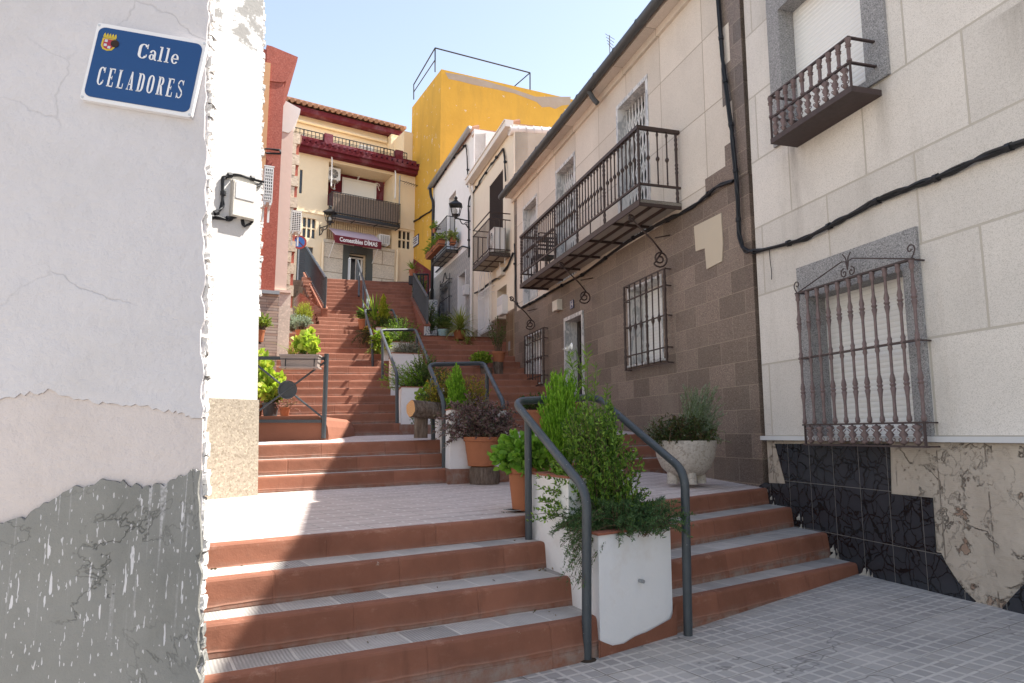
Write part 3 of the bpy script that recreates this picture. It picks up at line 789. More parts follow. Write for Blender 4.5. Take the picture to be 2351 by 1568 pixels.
# balcony doors: marble reveals and folding white grilles
for i, (a0, a1, z0, z1) in enumerate(d_):
    m = MB(); B.box(m, a0, a1, z0, z1, -.3, -.34); dd = m.build('balcony_door', M['glass_dark'], h)
    m = MB(); t = .03
    B.box(m, a1-t, a1+.04, z0, z1, .012, -.30); B.box(m, a0-.04, a0+t, z0, z1, .012, -.30); B.box(m, a0-.04, a1+.04, z1-t, z1+.04, .012, -.30)
    m.build('door_frame', M['marble'], dd)
    m = MB(); n = 9
    for j in range(n+1):
        a = a0+t+(a1-a0-2*t)*j/n
        m.box(a-.009, a+.009, B.y(-.17), B.y(-.15), z0+.01, z1-t-.02)
        if j < n:
            b_ = a+(a1-a0-2*t)/n; nz = 7
            for k in range(nz):
                za = z0+.1+(z1-z0-.3)*k/nz; zc = za+(z1-z0-.3)/nz
                m.tube([(a, B.y(-.16), za), (b_, B.y(-.16), zc)], .006, 4); m.tube([(b_, B.y(-.16), za), (a, B.y(-.16), zc)], .006, 4)
    m.build('folding_grille', M['white_metal'], dd)
# balcony
m = MB(); B.box(m, ba, bleft, zs+.03, zs+.07, 0.006, obal-.02); bal = m.build('balcony', M['board'], h)
m = MB()
B.box(m, ba, bleft, zs-.015, zs+.075, obal-.018, obal); B.box(m, ba, ba+.03, zs-.015, zs+.075, .01, obal-.02); B.box(m, bleft-.03, bleft, zs-.015, zs+.075, .01, obal-.02)
for k in (1, 2): B.box(m, ba+.03, bleft-.03, zs-.01, zs+.028, obal*k/3-.012, obal*k/3+.012)
for k in range(1, 6): a = ba+(bleft-ba)*k/6; B.box(m, a-.012, a+.012, zs-.012, zs+.026, .02, obal-.02)
m.build('floor_frame', M['brown_iron'], bal)
zr = Z(B, 1460, 292, obal); zlow = Z(B, 1470, 417, obal)
m = MB(); B.box(m, ba-.0, bleft, zr-.03, zr+.02, obal-.055, obal+.005); B.box(m, ba, ba+.055, zr-.03, zr+.02, .0, obal-.055); B.box(m, bleft-.055, bleft, zr-.03, zr+.02, .0, obal-.055)
B.box(m, ba, bleft, zlow-.015, zlow+.015, obal-.04, obal-.01); B.box(m, ba+.01, ba+.04, zlow-.015, zlow+.015, .0, obal-.04); B.box(m, bleft-.04, bleft-.01, zlow-.015, zlow+.015, 0., obal-.04)
m.build('handrail', M['brown_iron'], bal)
hb = zr-.03-zlow-.015
bp = spindle(hb, SPIN, 1.05).build('baluster', M['brown_iron'], bal, smooth=True, auto=50); bp.location = (ba+.3, B.y(obal-.025), zlow+.015)
pp0 = spindle(zr-.03-zs-.07, TWIST, 1.0).build('twisted_post', M['brown_iron'], bal, smooth=True, auto=50); pp0.location = (ba+.03, B.y(obal-.025), zs+.07)
uu = [300, 425, 575, 755, 975, 1240]
posts = [S(B, 1108.7+.2866*u, 500, obal-.025) for u in uu][::-1]
posts[0] = ba+.03; posts[-1] = bleft-.03
for a in posts[1:]: dupl(pp0, bal, (a, B.y(obal-.025), zs+.07))
dupl(pp0, bal, (ba+.03, B.y(.05), zs+.07)); dupl(pp0, bal, (bleft-.03, B.y(.05), zs+.07))
first = True
for p, q in zip(posts[:-1], posts[1:]):
    for j in range(1, 9):
        a = p+(q-p)*j/9
        if first: bp.location = (a, B.y(obal-.025), zlow+.015); first = False
        else: dupl(bp, bal, (a, B.y(obal-.025), zlow+.015))
for a in (ba+.03, bleft-.03):
    for k in (1, 2, 3): dupl(bp, bal, (a, B.y(.05+(obal-.075)*k/4), zlow+.015))
for p, q in zip(posts[:-1], posts[1:]):
    m = MB(); m.box((p+q)/2-.008, (p+q)/2+.008, B.y(obal-.033), B.y(obal-.017), zs+.07, zlow-.015); m.build('stay_bar', M['brown_iron'], bal)
# scroll brackets under the balcony
def bracket(a):
    m = MB(); y = lambda o: B.y(o)
    zt0 = zs-.02
    pts = [(obal-.06+.05*math.cos(t)-.0, zt0-.07+.05*math.sin(t)) for t in np.linspace(-2.2, 3.6, 14)][::-1]
    sp1 = [(obal-.05+.06*(1-i/16*.7)*math.cos(.6+i*.5), zt0-.07+.06*(1-i/16*.7)*math.sin(.6+i*.5)) for i in range(16)][::-1]
    line = [(obal-.01, zt0-.03), (.28, zt0-.36), (.14, zt0-.52)]
    sp2 = [(.17+.13*(1-i/26*.82)*math.cos(-1.9-i*.42+1.2)-.0, zt0-.62+.0+.13*(1-i/26*.82)*math.sin(-1.9-i*.42+1.2)) for i in range(26)]
    for pl in (sp1, line, sp2): m.tube([(a, y(o), z) for o, z in pl], .013, 6)
    m.tube([(a, y(line[-1][0]), line[-1][1]), (a, y(sp2[0][0]), sp2[0][1])], .013, 6)
    m.tube([(a, y(.24), zt0-.32), (a, y(.0), zt0-.26)], .01, 6)
    return m
br0 = None
for px in (1500, 1333, 1215):
    a = S(B, px-20, 500, obal*.6)
    bracket(a).build('scroll_bracket', M['brown_iron'], bal, smooth=True)
# ground floor grilles
def bar_grille(wl, parent, a0, a1, z0, z1, off, nb, rails, mat, r=.011, twisted=(0, -1), prof=SPIN, name='window_grille'):
    m = MB()
    for z in [z0, z1]+[z0+(z1-z0)*q for q in rails]:
        wl.box(m, a0-.03, a1+.03, z-.009, z+.009, off-.009, off+.009)
        for a in (a0, a1): wl.box(m, a-.009, a+.009, z-.008, z+.008, 0, off-.009)
    g = m.build(name, mat, parent); bb = None; tt = None
    for i in range(nb):
        a = a0+(a1-a0)*i/(nb-1); tw = i in [q % nb for q in twisted]
        ref = tt if tw else bb
        if ref is None:
            o = spindle(z1-z0-.018, TWIST if tw else prof, .95, 7).build('bar', mat, g, smooth=True, auto=50)
            if tw: tt = o
            else: bb = o
        else: o = dupl(ref, g)
        o.location = (a, wl.y(off), z0+.009)
    return g
for i, (hole, gp, nb) in enumerate([(w1, (S(B, 1528, 720, .1), S(B, 1434, 720, .1), Z(B, 1528, 832, .1), Z(B, 1519, 619, .1)), 8), (w2, (S(B, 1248, 800, .1), S(B, 1205, 800, .1), Z(B, 1248, 882, .1), Z(B, 1248, 752, .1)), 8)]):
    a0, a1, z0, z1 = hole
    m = MB(); B.box(m, a0, a1, z0, z1, -.25, -.29); win = m.build('window', M['shutter'], h)
    m = MB(); t = .025
    B.box(m, a1-t, a1+.01, z0, z1+.01, .01, -.249); B.box(m, a0-.01, a0+t, z0, z1+.01, .01, -.249); B.box(m, a0+t, a1-t, z1-t, z1+.01, .008, -.249); B.box(m, a0-.05, a1+.05, z0-.03, z0, .05, -.249)
    m.build('marble_surround', M['marble'], win)
    bar_grille(B, h, *gp, .1, nb, (.16, .5, .82), M['brown_iron'], twisted=(0, 4, -1) if i else (0, 3, -1))
# entrance door
a0, a1, z0, z1 = dr
m = MB(); B.box(m, a0, a1, .3, z1, -.24, -.3)
for k in range(4): B.box(m, a0+.12+.2*k, a0+.24+.2*k, z1-1.9, z1-.15, -.22, -.24)
M_('door_brown', plain, (.03, .02, .016), rough=.4, var=.3)
dd = m.build('entrance_door', M['door_brown'], h)
m = MB(); t = .035
B.box(m, a1-t, a1+.03, .3, z1, .03, -.235); B.box(m, a0-.03, a0+t, .3, z1, .03, -.235); B.box(m, a0-.03, a1+.03, z1-t, z1+.04, .03, -.235)
m.build('door_frame', M['marble'], dd)
m = MB(); a, z = B.on(1318, 829, -.1); B.box(m, a1-t-.012, a1-t, z-.05, z+.05, -.06, -.15); m.build('doorbell', M['white_plastic'], dd)

# things left on the long balcony
cc = B.P(S(B, 1248, 600, obal*.5), zs+.075, obal*.5); e = empty('chair', tuple(cc), B.rz, 'black metal tube chair at the far end of the long balcony', 'chair')
m = MB()
for y_ in (-.2, .2): m.tube(bez([(-.2, y_, 0), (-.2, y_, .45), (-.26, y_, .85)], 4, .1), .012, 6); m.tube([(.2, y_, 0), (.2, y_, .45)], .012, 6)
m.tube(bez([(-.26, -.2, .8), (-.27, -.2, .9), (-.27, .2, .9), (-.26, .2, .8)], 5, .08), .012, 6); m.build('frame', M['black_iron'], e)
m = MB(); m.box(-.21, .21, -.21, .21, .44, .47); m.build('seat', M['black_iron'], e)
m = MB()
for k in range(4): m.box(-.245-.004*k, -.235-.004*k, -.19, .19, .55+k*.08, .59+k*.08)
m.build('backrest', M['black_iron'], e)
e = empty('aerial', tuple(atd(1400, 112, 13.2)), 0, 'thin television aerial above the gutter of the terrazzo house', 'antenna')
m = MB(); m.tube([(0, 0, -1.2), (0, 0, .3)], .012, 5); m.build('mast', M['gutter_zinc'], e)
m = MB()
for k in range(4): m.tube([(-.1+.015*k, -.1, .27-k*.07), (.12-.015*k, .1, .27-k*.07)], .006, 4)
m.tube([(0, 0, .3), (0, 0, .0)], .01, 4); m.build('elements', M['rust'] if 'rust' in M else M['brown_iron'], e)
# ================================================================== cream house with barred balcony door
def reveal_door(wl, a0, a1, z0, z1, depth, mat, parent, name='door'):
    m = MB(); wl.box(m, a0, a1, z0, z1, -depth, -depth-.05); return m.build(name, mat, parent)
def rail_balcony(wl, parent, a0, a1, zs, dep, zr, nb, mat, slab_mat, thick=.07, pitch=.12, tops=(1.0,), r=.008):
    m = MB(); wl.box(m, a0, a1, zs-thick+.02, zs, 0.004, dep-.03); b = m.build('balcony', slab_mat, parent)
    m = MB(); wl.box(m, a0, a1, zs-thick, zs+.01, dep-.029, dep); wl.box(m, a0-.0, a0+.03, zs-thick, zs+.01, .004, dep-.03); wl.box(m, a1-.03, a1, zs-thick, zs+.01, .004, dep-.03)
    for k in (1, 2): a = a0+(a1-a0)*k/3; wl.box(m, a-.015, a+.015, zs-thick, zs-thick+.018, .01, dep-.03)
    wl.box(m, a0+.03, a1-.03, zs-thick-.002, zs-thick+.018, dep*.5-.015, dep*.5+.015)
    m.build('floor_frame', mat, b)
    m = MB()
    for q in list(tops)+[.08]:
        z = zs+(zr-zs)*q
        wl.box(m, a0, a1, z-.012, z+.012, dep-.024, dep); wl.box(m, a0, a0+.02, z-.012, z+.012, 0, dep-.024); wl.box(m, a1-.02, a1, z-.012, z+.012, 0, dep-.024)
    m.build('handrail', mat, b)
    hgt = (zr-zs)*tops[-1]-.012; m = MB(); m.box(-r, r, -r, r, 0, hgt); o = m.build('baluster', mat, b); o.location = (a0+.01, wl.y(dep-.012), zs)
    n = int((a1-a0)/pitch)
    for i in range(1, n+1): dupl(o, b, (a0+.01+(a1-a0-.02)*i/n, wl.y(dep-.012), zs))
    k = max(2, int(dep/pitch))
    for i in range(1, k):
        for a in (a0+.01, a1-.01): dupl(o, b, (a, wl.y((dep-.012)*i/k), zs))
    return b
M_('cream_wall', plaster, (.74, .64, .47), dirt=(.6, .5, .36), amt=.3, bump=.12)
M_('cream_pale', plaster, (.76, .68, .55), dirt=(.62, .55, .42), amt=.25, bump=.12)
M_('dirty_white', plaster, (.74, .72, .70), dirt=(.34, .31, .30), amt=.55, bump=.2)
M_('brown_glazed', speckled, (.17, .105, .06), (.12, .075, .045), scale=60, joint=(.35, .5, .005, .0, .1), jcol=(.36, .27, .18), rough=.3, c3=(.2, .13, .08), bump=.05)
C = CREAM
c_end = S(C, 1085, 600)
ze = Z(C, 1150, 312, .12)
h = C.empty('cream_house', 'cream fronted house with brown glazed plinth and a white barred lower window', 'house')
zp = Z(C, 1120, 743)
cd = (S(C, 1154.6, 480), S(C, 1125, 480), Z(C, 1140, 570), Z(C, 1140, 408))
cw = (S(C, 1124, 700), S(C, 1101, 700), Z(C, 1124, 752), Z(C, 1124, 660))
ce = (S(C, 1163, 800), S(C, 1141, 800), 2.2, Z(C, 1141, 668))
mb = MB(); C.grid(mb, .0, c_end, zp, ze, [cd, cw, ce], .4); C.box(mb, 0, c_end, 1.5, ze, -.402, -5); mb.build('wall', M['cream_pale'], h)
mb = MB(); C.grid(mb, .0, c_end, 1.5, zp-.002, [(ce[0], ce[1], 0, 9), cw], .38, front=.012); mb.build('plinth', M['brown_glazed'], h)
CS = Wall(CREAM.O, 17.4, -1)
s_far, z_far = CS.on(1262, 293); z_near = Z(CS, 1150, 299)
mb = MB(); mb.plate([C.local(CS.P(0, 3)) [::2][:2] if False else (0, 3), (0, 3), (0, 3)], 0, 0) if False else None
def side_wall(CSw, par, pts, mat, name, t=.25):
    m = MB(); ps = [CSw.P(a, z, 0) for a, z in pts]; qs = [CSw.P(a, z, -t) for a, z in pts]; n = len(pts)
    L = [par.local(p) for p in ps]; Q = [par.local(p) for p in qs]
    m.mesh(L+Q, [tuple(range(n-1, -1, -1)), tuple(range(n, 2*n))]+[(i, (i+1) % n, n+(i+1) % n, n+i) for i in range(n)])
    return m
sw = side_wall(CS, C, [(.03, 3), (.03, ze-.02), (.03, z_near), (s_far, z_far), (s_far+2, z_far), (s_far+2, 3)], None, 'x')
sw.build('side_wall', M['dirty_white'], h)
m = MB(); A = C.local(CS.P(-.1, z_near+.08, -.1)); Bp = C.local(CS.P(s_far+2, z_far+.08, -.1))
m.tube([A, Bp], .13, 10)
for i in range(14):
    t = i/14; p = [A[j]+(Bp[j]-A[j])*t for j in range(3)]; q = [A[j]+(Bp[j]-A[j])*(t+.008) for j in range(3)]
    m.tube([p, q], .145, 10)
m.build('ridge_tiles', M['dirty_white'], h, smooth=True, auto=40)
roof_mass(C, .3, c_end, ze, 4, max(2., math.degrees(math.atan2(z_far-ze, s_far))-2), h, M['roof_tile'], .05); tile_row(C, .2, c_end, ze+.12, .1, .07, h, M['roof_tile'])
m = MB(); C.box(m, -.02, c_end+.1, ze-.10, ze+.06, .02, .24); C.box(m, -.02, c_end+.1, ze+.06, ze+.09, .02, .27)
m.tube(bez([(c_end-.1, C.y(.14), ze-.09), (c_end-.1, C.y(.14), ze-.3), (c_end-.12, C.y(.06), ze-.45), (c_end-.12, C.y(.06), 3.0)], 4, .1), .045, 8)
m.build('gutter', M['gutter_white'], h)
# balcony door: brown grille, AC
dd = reveal_door(C, cd[0], cd[1], cd[2], cd[3], .2, M['glass_dark'], h, 'balcony_door')
m = MB(); a0, a1, z0, z1 = cd
for j in range(13): a = a0+(a1-a0)*j/12; m.box(a-.012, a+.012, C.y(-.02), C.y(.01), z0, z1)
for z in (z0+.02, (z0+z1)/2, z1-.25, z1-.02): C.box(m, a0, a1, z-.015, z+.015, -.05, -.022)
m.build('door_grille', M['brown_iron'], dd)
br = S(C, 1172, 580); cdep = depth_for(C, br, 1122.6, 0, 2.5); cdep = min(cdep, 1.3)
zs = Z(C, 1122.6, 578, cdep); bl = S(C, 1085, 580, cdep); zr = Z(C, 1122.6, 487, cdep)
rail_balcony(C, h, br, bl, zs, cdep, zr, 20, M['brown_iron'], M['board'], thick=.1, tops=(1.0, .84))
def ac_unit(wl, a0, a1, z0, z1, o0, o1, label, front='n', group='air conditioners on the house walls'):
    e = empty('air_conditioner', tuple(wl.P((a0+a1)/2, z0, (o0+o1)/2)), wl.rz, label, 'air conditioner', group)
    w_, d_2, h_ = abs(a1-a0), abs(o1-o0), z1-z0; s = wl.side
    m = MB(); m.box(-w_/2, w_/2, -d_2/2, d_2/2, 0, h_); m.box(-w_/2-.01, w_/2+.01, -d_2/2-.01, d_2/2+.01, h_, h_+.02)
    m.build('casing', M['white_plastic'], e)
    g = MB(); f = s*(d_2/2+.012)
    cx = -w_*.1 if w_ > .6 else 0; rr = min(h_*.4, w_*.42)
    if front == 'n':
        n = 20; g.mesh([(cx+rr*math.cos(2*math.pi*i/n), s*(d_2/2+.004), h_/2+rr*math.sin(2*math.pi*i/n)) for i in range(n)], [tuple(range(n)) if s < 0 else tuple(range(n-1, -1, -1))])
        g.build('fan_opening', M['dark'], e)
        g = MB()
        for q in range(1, 6): g.tube([(cx+rr*q/5*math.cos(2*math.pi*i/18), f, h_/2+rr*q/5*math.sin(2*math.pi*i/18)) for i in range(19)], .006, 4)
        for q in range(8): g.tube([(cx, f, h_/2), (cx+rr*math.cos(q*math.pi/4), f, h_/2+rr*math.sin(q*math.pi/4))], .005, 4)
        g.build('fan_grille', M['white_plastic'], e)
    else:
        g.box(-w_*.42, w_*.42, s*(d_2/2+.0), s*(d_2/2+.004), h_*.06, h_*.94); g.build('coil', M['dark'], e)
        g = MB()
        for q in range(11): z = h_*.06+h_*.88*q/10; g.box(-w_*.42, w_*.42, s*(d_2/2+.004), s*(d_2/2+.015), z-.008, z+.008)
        for q in range(5): x = -w_*.42+w_*.84*q/4; g.box(x-.008, x+.008, s*(d_2/2+.004), s*(d_2/2+.014), h_*.06, h_*.94)
        g.build('grille', M['white_plastic'], e)
    m = MB()
    for x in (-w_*.3, w_*.3): m.box(x-.02, x+.02, -d_2/2, d_2/2, -.05, -.002); m.box(x-.02, x+.02, s*(-d_2/2), s*(-d_2/2)-.02 if s > 0 else s*(-d_2/2)+.02, -.3, -.002)
    m.build('bracket', M['white_metal'], e)
    return e
aa = S(C, 1147, 560, cdep*.5)
ac_unit(C, aa, aa+.75, zs+.06, zs+.66, cdep*.2, cdep*.2+.32, 'white air conditioner standing on the brown railed balcony of the cream house')
# lower white grille
w_ = window_unit(C, h, cw[0], cw[1], cw[2], cw[3], cw[0]-.05, cw[1]+.05, cw[2]-.05, cw[3]+.05, .16, M['white_paint'], M['shutter'])
ga = (S(C, 1127, 700, .1), S(C, 1098, 700, .1), Z(C, 1125, 757, .1), Z(C, 1125, 656, .1))
g = bar_grille(C, h, *ga, .1, 9, (.12, .85), M['white_metal'], twisted=(), prof=[(.012, 0), (.012, 1)])
m = MB(); am = (ga[0]+ga[1])/2; rr = (ga[1]-ga[0])/2
for q in (1., .75): m.tube([(am+rr*q*math.cos(math.pi*i/14), C.y(.1), ga[3]+rr*q*1.2*math.sin(math.pi*i/14)) for i in range(15)], .012, 5)
m.tube([(am, C.y(.1), ga[3]), (am, C.y(.1), ga[3]+rr*1.2)], .01, 5)
m.build('grille_arch', M['white_metal'], g, smooth=True)
dd = reveal_door(C, ce[0], ce[1], 2.2, ce[3], .3, M['white_metal'], h, 'entrance_door')
m = MB(); C.box(m, ce[0]+.08, ce[1]-.08, ce[3]-.65, ce[3]-.12, -.29, -.3); m.build('fanlight', M['glass_dark'], dd)
# ================================================================== tiled house
def m_azulejo(name, sc_, cbase, cpat):
    q = N(name)
    sp = q.n('ShaderNodeSeparateXYZ'); q.L(q.obj(), sp.inputs[0])
    def fr(o): return q.math('SUBTRACT', q.math('FRACT', q.math('DIVIDE', o, sc_)), .5)
    cb = q.n('ShaderNodeCombineXYZ'); ad = q.math('ADD', sp.outputs[0], sp.outputs[1]); x, z = fr(ad), fr(sp.outputs[2])
    q.L(x, cb.inputs[0]); q.L(z, cb.inputs[1])
    ln = q.n('ShaderNodeVectorMath'); ln.operation = 'LENGTH'; q.L(cb.outputs[0], ln.inputs[0]); r = ln.outputs['Value']
    ang = q.math('ARCTAN2', z, x); st = q.math('COSINE', q.math('MULTIPLY', ang, 8.0))
    rr = q.math('ADD', r, q.math('MULTIPLY', st, .035))
    a = q.ramp(rr, [(0., 0.), (.07, 0.), (.08, 1.), (.17, 1.), (.18, 0.), (.28, 0.), (.29, .85), (.34, .85), (.35, 0.)])
    ax, az = q.math('ABSOLUTE', x), q.math('ABSOLUTE', z); mx = q.math('MAXIMUM', ax, az); mn = q.math('MINIMUM', ax, az)
    dg = q.math('ABSOLUTE', q.math('SUBTRACT', ax, az))
    d1 = q.math('MULTIPLY', q.ramp(dg, [(.0, 1.), (.05, 1.), (.06, 0.)]), q.ramp(mn, [(.3, 0.), (.31, 1.)]))
    f = q.math('MAXIMUM', a, d1)
    col = q.mix(q.math('MULTIPLY', f, .85), cbase, cpat)
    col = q.mix(q.ramp(mx, [(.484, 0.), (.49, 1.)]), col, (.52, .5, .46))
    return q.out(col, .3, .4)
M['azulejo'] = m_azulejo('blue grey patterned tiles', .21, (.44, .425, .405), (.07, .09, .13))
M['azulejo_big'] = m_azulejo('large blue grey patterned tiles', .42, (.50, .50, .48), (.06, .085, .13))
M_('tile_white', plaster, (.80, .79, .79), dirt=(.6, .58, .55), amt=.2, bump=.12)
T = TILE
t_end = S(T, 992, 600)
ze = Z(T, 1070, 312, .1); zp = Z(T, 1078, 566)
h = T.empty('tiled_house', 'white house with blue patterned tiles on its lower storey and flowers on its balcony', 'house')
td = (S(T, 1046, 500), S(T, 1030, 500), Z(T, 1040, 560), Z(T, 1030, 457))
tw = (S(T, 1030, 690), S(T, 1012, 690), Z(T, 1030, 712), Z(T, 1012, 668))
te = (S(T, 1069, 700), S(T, 1052, 700), 3.0, Z(T, 1052, 636))
tk = (S(T, 996, 720), S(T, 986, 720), 3.0, Z(T, 986, 672))
mb = MB(); T.grid(mb, 0, t_end, zp, ze, [td], .4); T.box(mb, 0, t_end, 3, ze, -.402, -5); mb.build('wall', M['tile_white'], h)
mb = MB(); T.grid(mb, 0, t_end, 2.5, zp-.002, [tw, te], .38, front=.012); mb.build('tiled_wall', M['azulejo'], h)
TS = Wall(TILE.O, 20, -1)
s_far, z_far = TS.on(1140, 304); z_near = Z(TS, 1076, 306)
side_wall(TS, T, [(.03, 3), (.03, z_near), (s_far, z_far), (s_far+2, z_far), (s_far+2, 3)], None, 'x').build('side_wall', M['dirty_white'], h)
m = MB(); A = T.local(TS.P(.0, z_near+.04, -.12)); Bp = T.local(TS.P(s_far+2, z_far+.04, -.12))
for i in range(12):
    p = [A[j]+(Bp[j]-A[j])*i/12 for j in range(3)]; q = [A[j]+(Bp[j]-A[j])*(i/12+.095) for j in range(3)]; q[2] -= .02
    m.tube([p, q], [.11, .09], 8)
m.build('ridge_tiles', M['roof_tile'], h, smooth=True, auto=40)
roof_mass(T, .3, t_end, ze, 4, max(2., math.degrees(math.atan2(z_far-ze, s_far))-2), h, M['roof_tile'], .05); tile_row(T, .2, t_end, ze+.12, .1, .07, h, M['roof_tile'])
m = MB(); m.tube([(0, T.y(.16), ze), (t_end+.05, T.y(.16), ze-.03)], .085, 10)
m.build('gutter', M['gutter_zinc'], h, smooth=True)
m = MB(); m.tube(bez([(t_end-.15, T.y(.16), ze-.05), (t_end-.15, T.y(.14), ze-.4), (t_end-.3, T.y(.06), ze-.7), (t_end-.3, T.y(.06), 3.5)], 4, .15), .06, 8)
m.build('downpipe', M['black_iron'], h, smooth=True)
dd = reveal_door(T, td[0], td[1], td[2], td[3], .2, M['glass_dark'], h, 'balcony_door')
m = MB()
for j in range(6): a = td[0]+(td[1]-td[0])*j/5; m.box(a-.02, a+.02, T.y(-.12), T.y(-.1), td[2], td[3])
m.build('folding_grille', M['white_metal'], dd)
br = S(T, 1052, 560); tdep = min(depth_for(T, br, 1024, 0, 2.5), 1.1)
zs = Z(T, 1024, 572, tdep); bl = S(T, 991.5, 580, tdep); zr = Z(T, 1024, 497, tdep)
rail_balcony(T, h, br, bl, zs, tdep, zr, 20, M['black_iron'], M['board'], thick=.1)
T_BAL = (br, bl, zs, tdep, zr)
m = MB(); T.box(m, tw[0], tw[1], tw[2], tw[3], -.15, -.2); m.build('window', M['shutter'], h)
ga = (S(T, 1032, 690, .1), S(T, 1010, 690, .1), Z(T, 1032, 719, .1), Z(T, 1032, 640, .1))
g = bar_grille(T, h, *ga, .1, 8, (.5, .9), M['black_iron'], twisted=(), prof=[(.014, 0), (.014, 1)])
m = MB(); am = (ga[0]+ga[1])/2; rr = (ga[1]-ga[0])/2
m.tube([(ga[0], T.y(.1), ga[3]), (am-rr*.3, T.y(.1), ga[3]+.1), (am-.06, T.y(.1), ga[3]+.35), (am+.06, T.y(.1), ga[3]+.35), (am+rr*.3, T.y(.1), ga[3]+.1), (ga[1], T.y(.1), ga[3])], .018, 5)
for a in (ga[0], ga[1]): m.tube([(a, T.y(.1), ga[3]), (a, T.y(.1), ga[3]+.2)], .016, 5)
m.build('grille_crest', M['black_iron'], g)
m = MB(); T.box(m, te[0], te[1], 3., te[3], -.35, -.4); rc = m.build('porch_recess', M['azulejo_big'], h)
m = MB(); T.box(m, te[1]-.02, te[1]+.03, 3., te[3]+.04, .02, -.34); T.box(m, te[0]-.03, te[0]+.02, 3., te[3]+.04, .02, -.34); m.build('recess_edge', M['white_paint'], rc)
m = MB(); T.box(m, tk[0], tk[1], 3.5, tk[3], .02, .05); kd = m.build('side_door', M['glass_dark'], h)
m = MB()
for k in range(8): z = 3.9+k*.32; T.box(m, tk[0], tk[1], z-.02, z+.02, .05, .07)
for k in range(3): a = tk[0]+(tk[1]-tk[0])*k/2; T.box(m, a-.02, a+.02, 3.5, tk[3], .05, .075)
m.build('door_bars', M['black_iron'], kd)
# ================================================================== yellow house
def m_yellow():
    q = N('ochre yellow render'); c = (.66, .385, .07)
    g = q.noise(1.5, 6); col = q.mix(g, sc(c, .9), sc(c, 1.1))
    fl = q.ramp(q.noise(3.2, 7, .75), [(.63, 0.), (.64, 1.)]); st_ = q.ramp(q.noise(1.1, 6, .7, stretch=(1.4, 1.4, .3)), [(.48, 0.), (.7, .45)]); col = q.mix(st_, col, (.42, .27, .07)); col = q.mix(fl, col, (.72, .68, .6))
    cr = q.ramp(q.noise(.6, 4), [(.55, 0.), (.8, .5)]); col = q.mix(cr, col, sc(c, .8))
    q.bump(q.noise(10, 4), .25, .02); return q.out(col, .9, .15)
M['yellow'] = m_yellow()
M_('bare_concrete', plaster, (.40, .33, .27), amt=.4)
M_('oxblood', plaster, (.17, .035, .035), dirt=(.3, .16, .17), amt=.45, bump=.15)
Y = YFRONT
ytop = Z(Y, 1001, 157)
h = Y.empty('yellow_house', 'tall ochre yellow rendered house block with peeling paint and roof railing', 'house')
yl = S(YLEFT, 943, 400)
c0 = YFRONT.O; cL = YLEFT.P(yl, 0)[:2]; cR = YFRONT.P(9, 0)[:2]; cB = cL+(cR-c0)
yr_ = Z(Y, 1305, 226); a_r = S(Y, 1305, 226); ztr = ytop+(yr_-ytop)*9/a_r
mb = MB(); mb.prism([Y.local((*q, 0))[:2] for q in (c0, cL, cB, cR)], 3.0, [ytop, ytop, ztr, ztr]); mb.build('wall', M['yellow'], h)
mb = MB(); tp = [Y.on(x, y, .004) for x, y in [(1022, 166), (1060, 172), (1110, 184), (1180, 205), (1230, 222), (1310, 222), (1310, 240), (1290, 242), (1275, 250), (1262, 245), (1245, 246), (1232, 234), (1180, 214), (1130, 203), (1085, 194), (1055, 186), (1030, 181)]]
mb.plate(tp, Y.y(.006), Y.y(-.02)); mb.build('bare_patch', M['bare_concrete'], h)
def yl_plate(pts, mat, name, t=.01):
    m = MB(); P1 = [Y.local(YLEFT.P(*YLEFT.on(x, y, t), t)) for x, y in pts]; P0 = [Y.local(YLEFT.P(*YLEFT.on(x, y, t), -.02)) for x, y in pts]; n = len(pts)
    m.mesh(P1+P0, [tuple(range(n)), tuple(range(2*n-1, n-1, -1))]+[(i, n+i, n+(i+1) % n, (i+1) % n) for i in range(n)]); return m.build(name, mat, h)
yl_plate([(943.5, 590), (1000.5, 630), (1000.5, 790), (943.5, 760)], M['oxblood'], 'lower_band')
yl_plate([(986, 668), (990, 655), (996, 648), (1000.3, 645), (1000.3, 690), (986, 700)], M['dirty_white'], 'peeled_patch', .014)
m = MB()
def yp(px, py, w=YFRONT, off=-.05): return Y.local(w.P(*w.on(px, py, off), off))
p1 = yp(950, 228, YLEFT); p1b = yp(950, 194, YLEFT); p2b = yp(999, 110, YLEFT); p2 = yp(999, 165, YLEFT)
for a, b in ((p1, p1b), (p1b, p2b), (p2, p2b)): m.tube([a, b], .03, 6)
m.tube([[(p1[i]+p1b[i])/2 for i in range(3)], [(p2[i]+p2b[i])/2 for i in range(3)]], .025, 6)
q3 = yp(1217, 167); q3b = yp(1217, 216)
m.tube([p2b, q3], .03, 6); m.tube([q3, q3b], .03, 6); m.tube([q3, yp(1172, 206)], .025, 6)
m.build('roof_railing', M['black_iron'], h)
# ================================================================== the far shop building
def fb(u, v): return (659.2+.2675*u, 269.7+.2675*v)
FW = FAR
def fs(u, v=700, off=0): return FW.on(*fb(u, v), off)[0]
def fz(u, v, off=0): return FW.on(*fb(u, v), off)[1]
M_('cream_far', plaster, (.82, .68, .48), dirt=(.72, .58, .40), amt=.25, bump=.12)
M_('stone_far', speckled, (.68, .61, .50), (.56, .5, .41), scale=40, joint=(3., .62, .02, .5, .1), jcol=(.34, .28, .2), bump=.1)
M_('burgundy', plaster, (.135, .022, .03), dirt=(.33, .2, .24), amt=.6, bump=.12)
M_('slat_cream', plain, (.66, .52, .34), rough=.6, var=.1)
M_('green_granite', plain, (.085, .095, .09), rough=.5, var=.3, scale=30)
h = FW.empty('shop_building', 'cream apartment building with burgundy cornice and a small grocery shop at street level', 'building')
zt1 = fz(600, 400)                              # underside of cornice
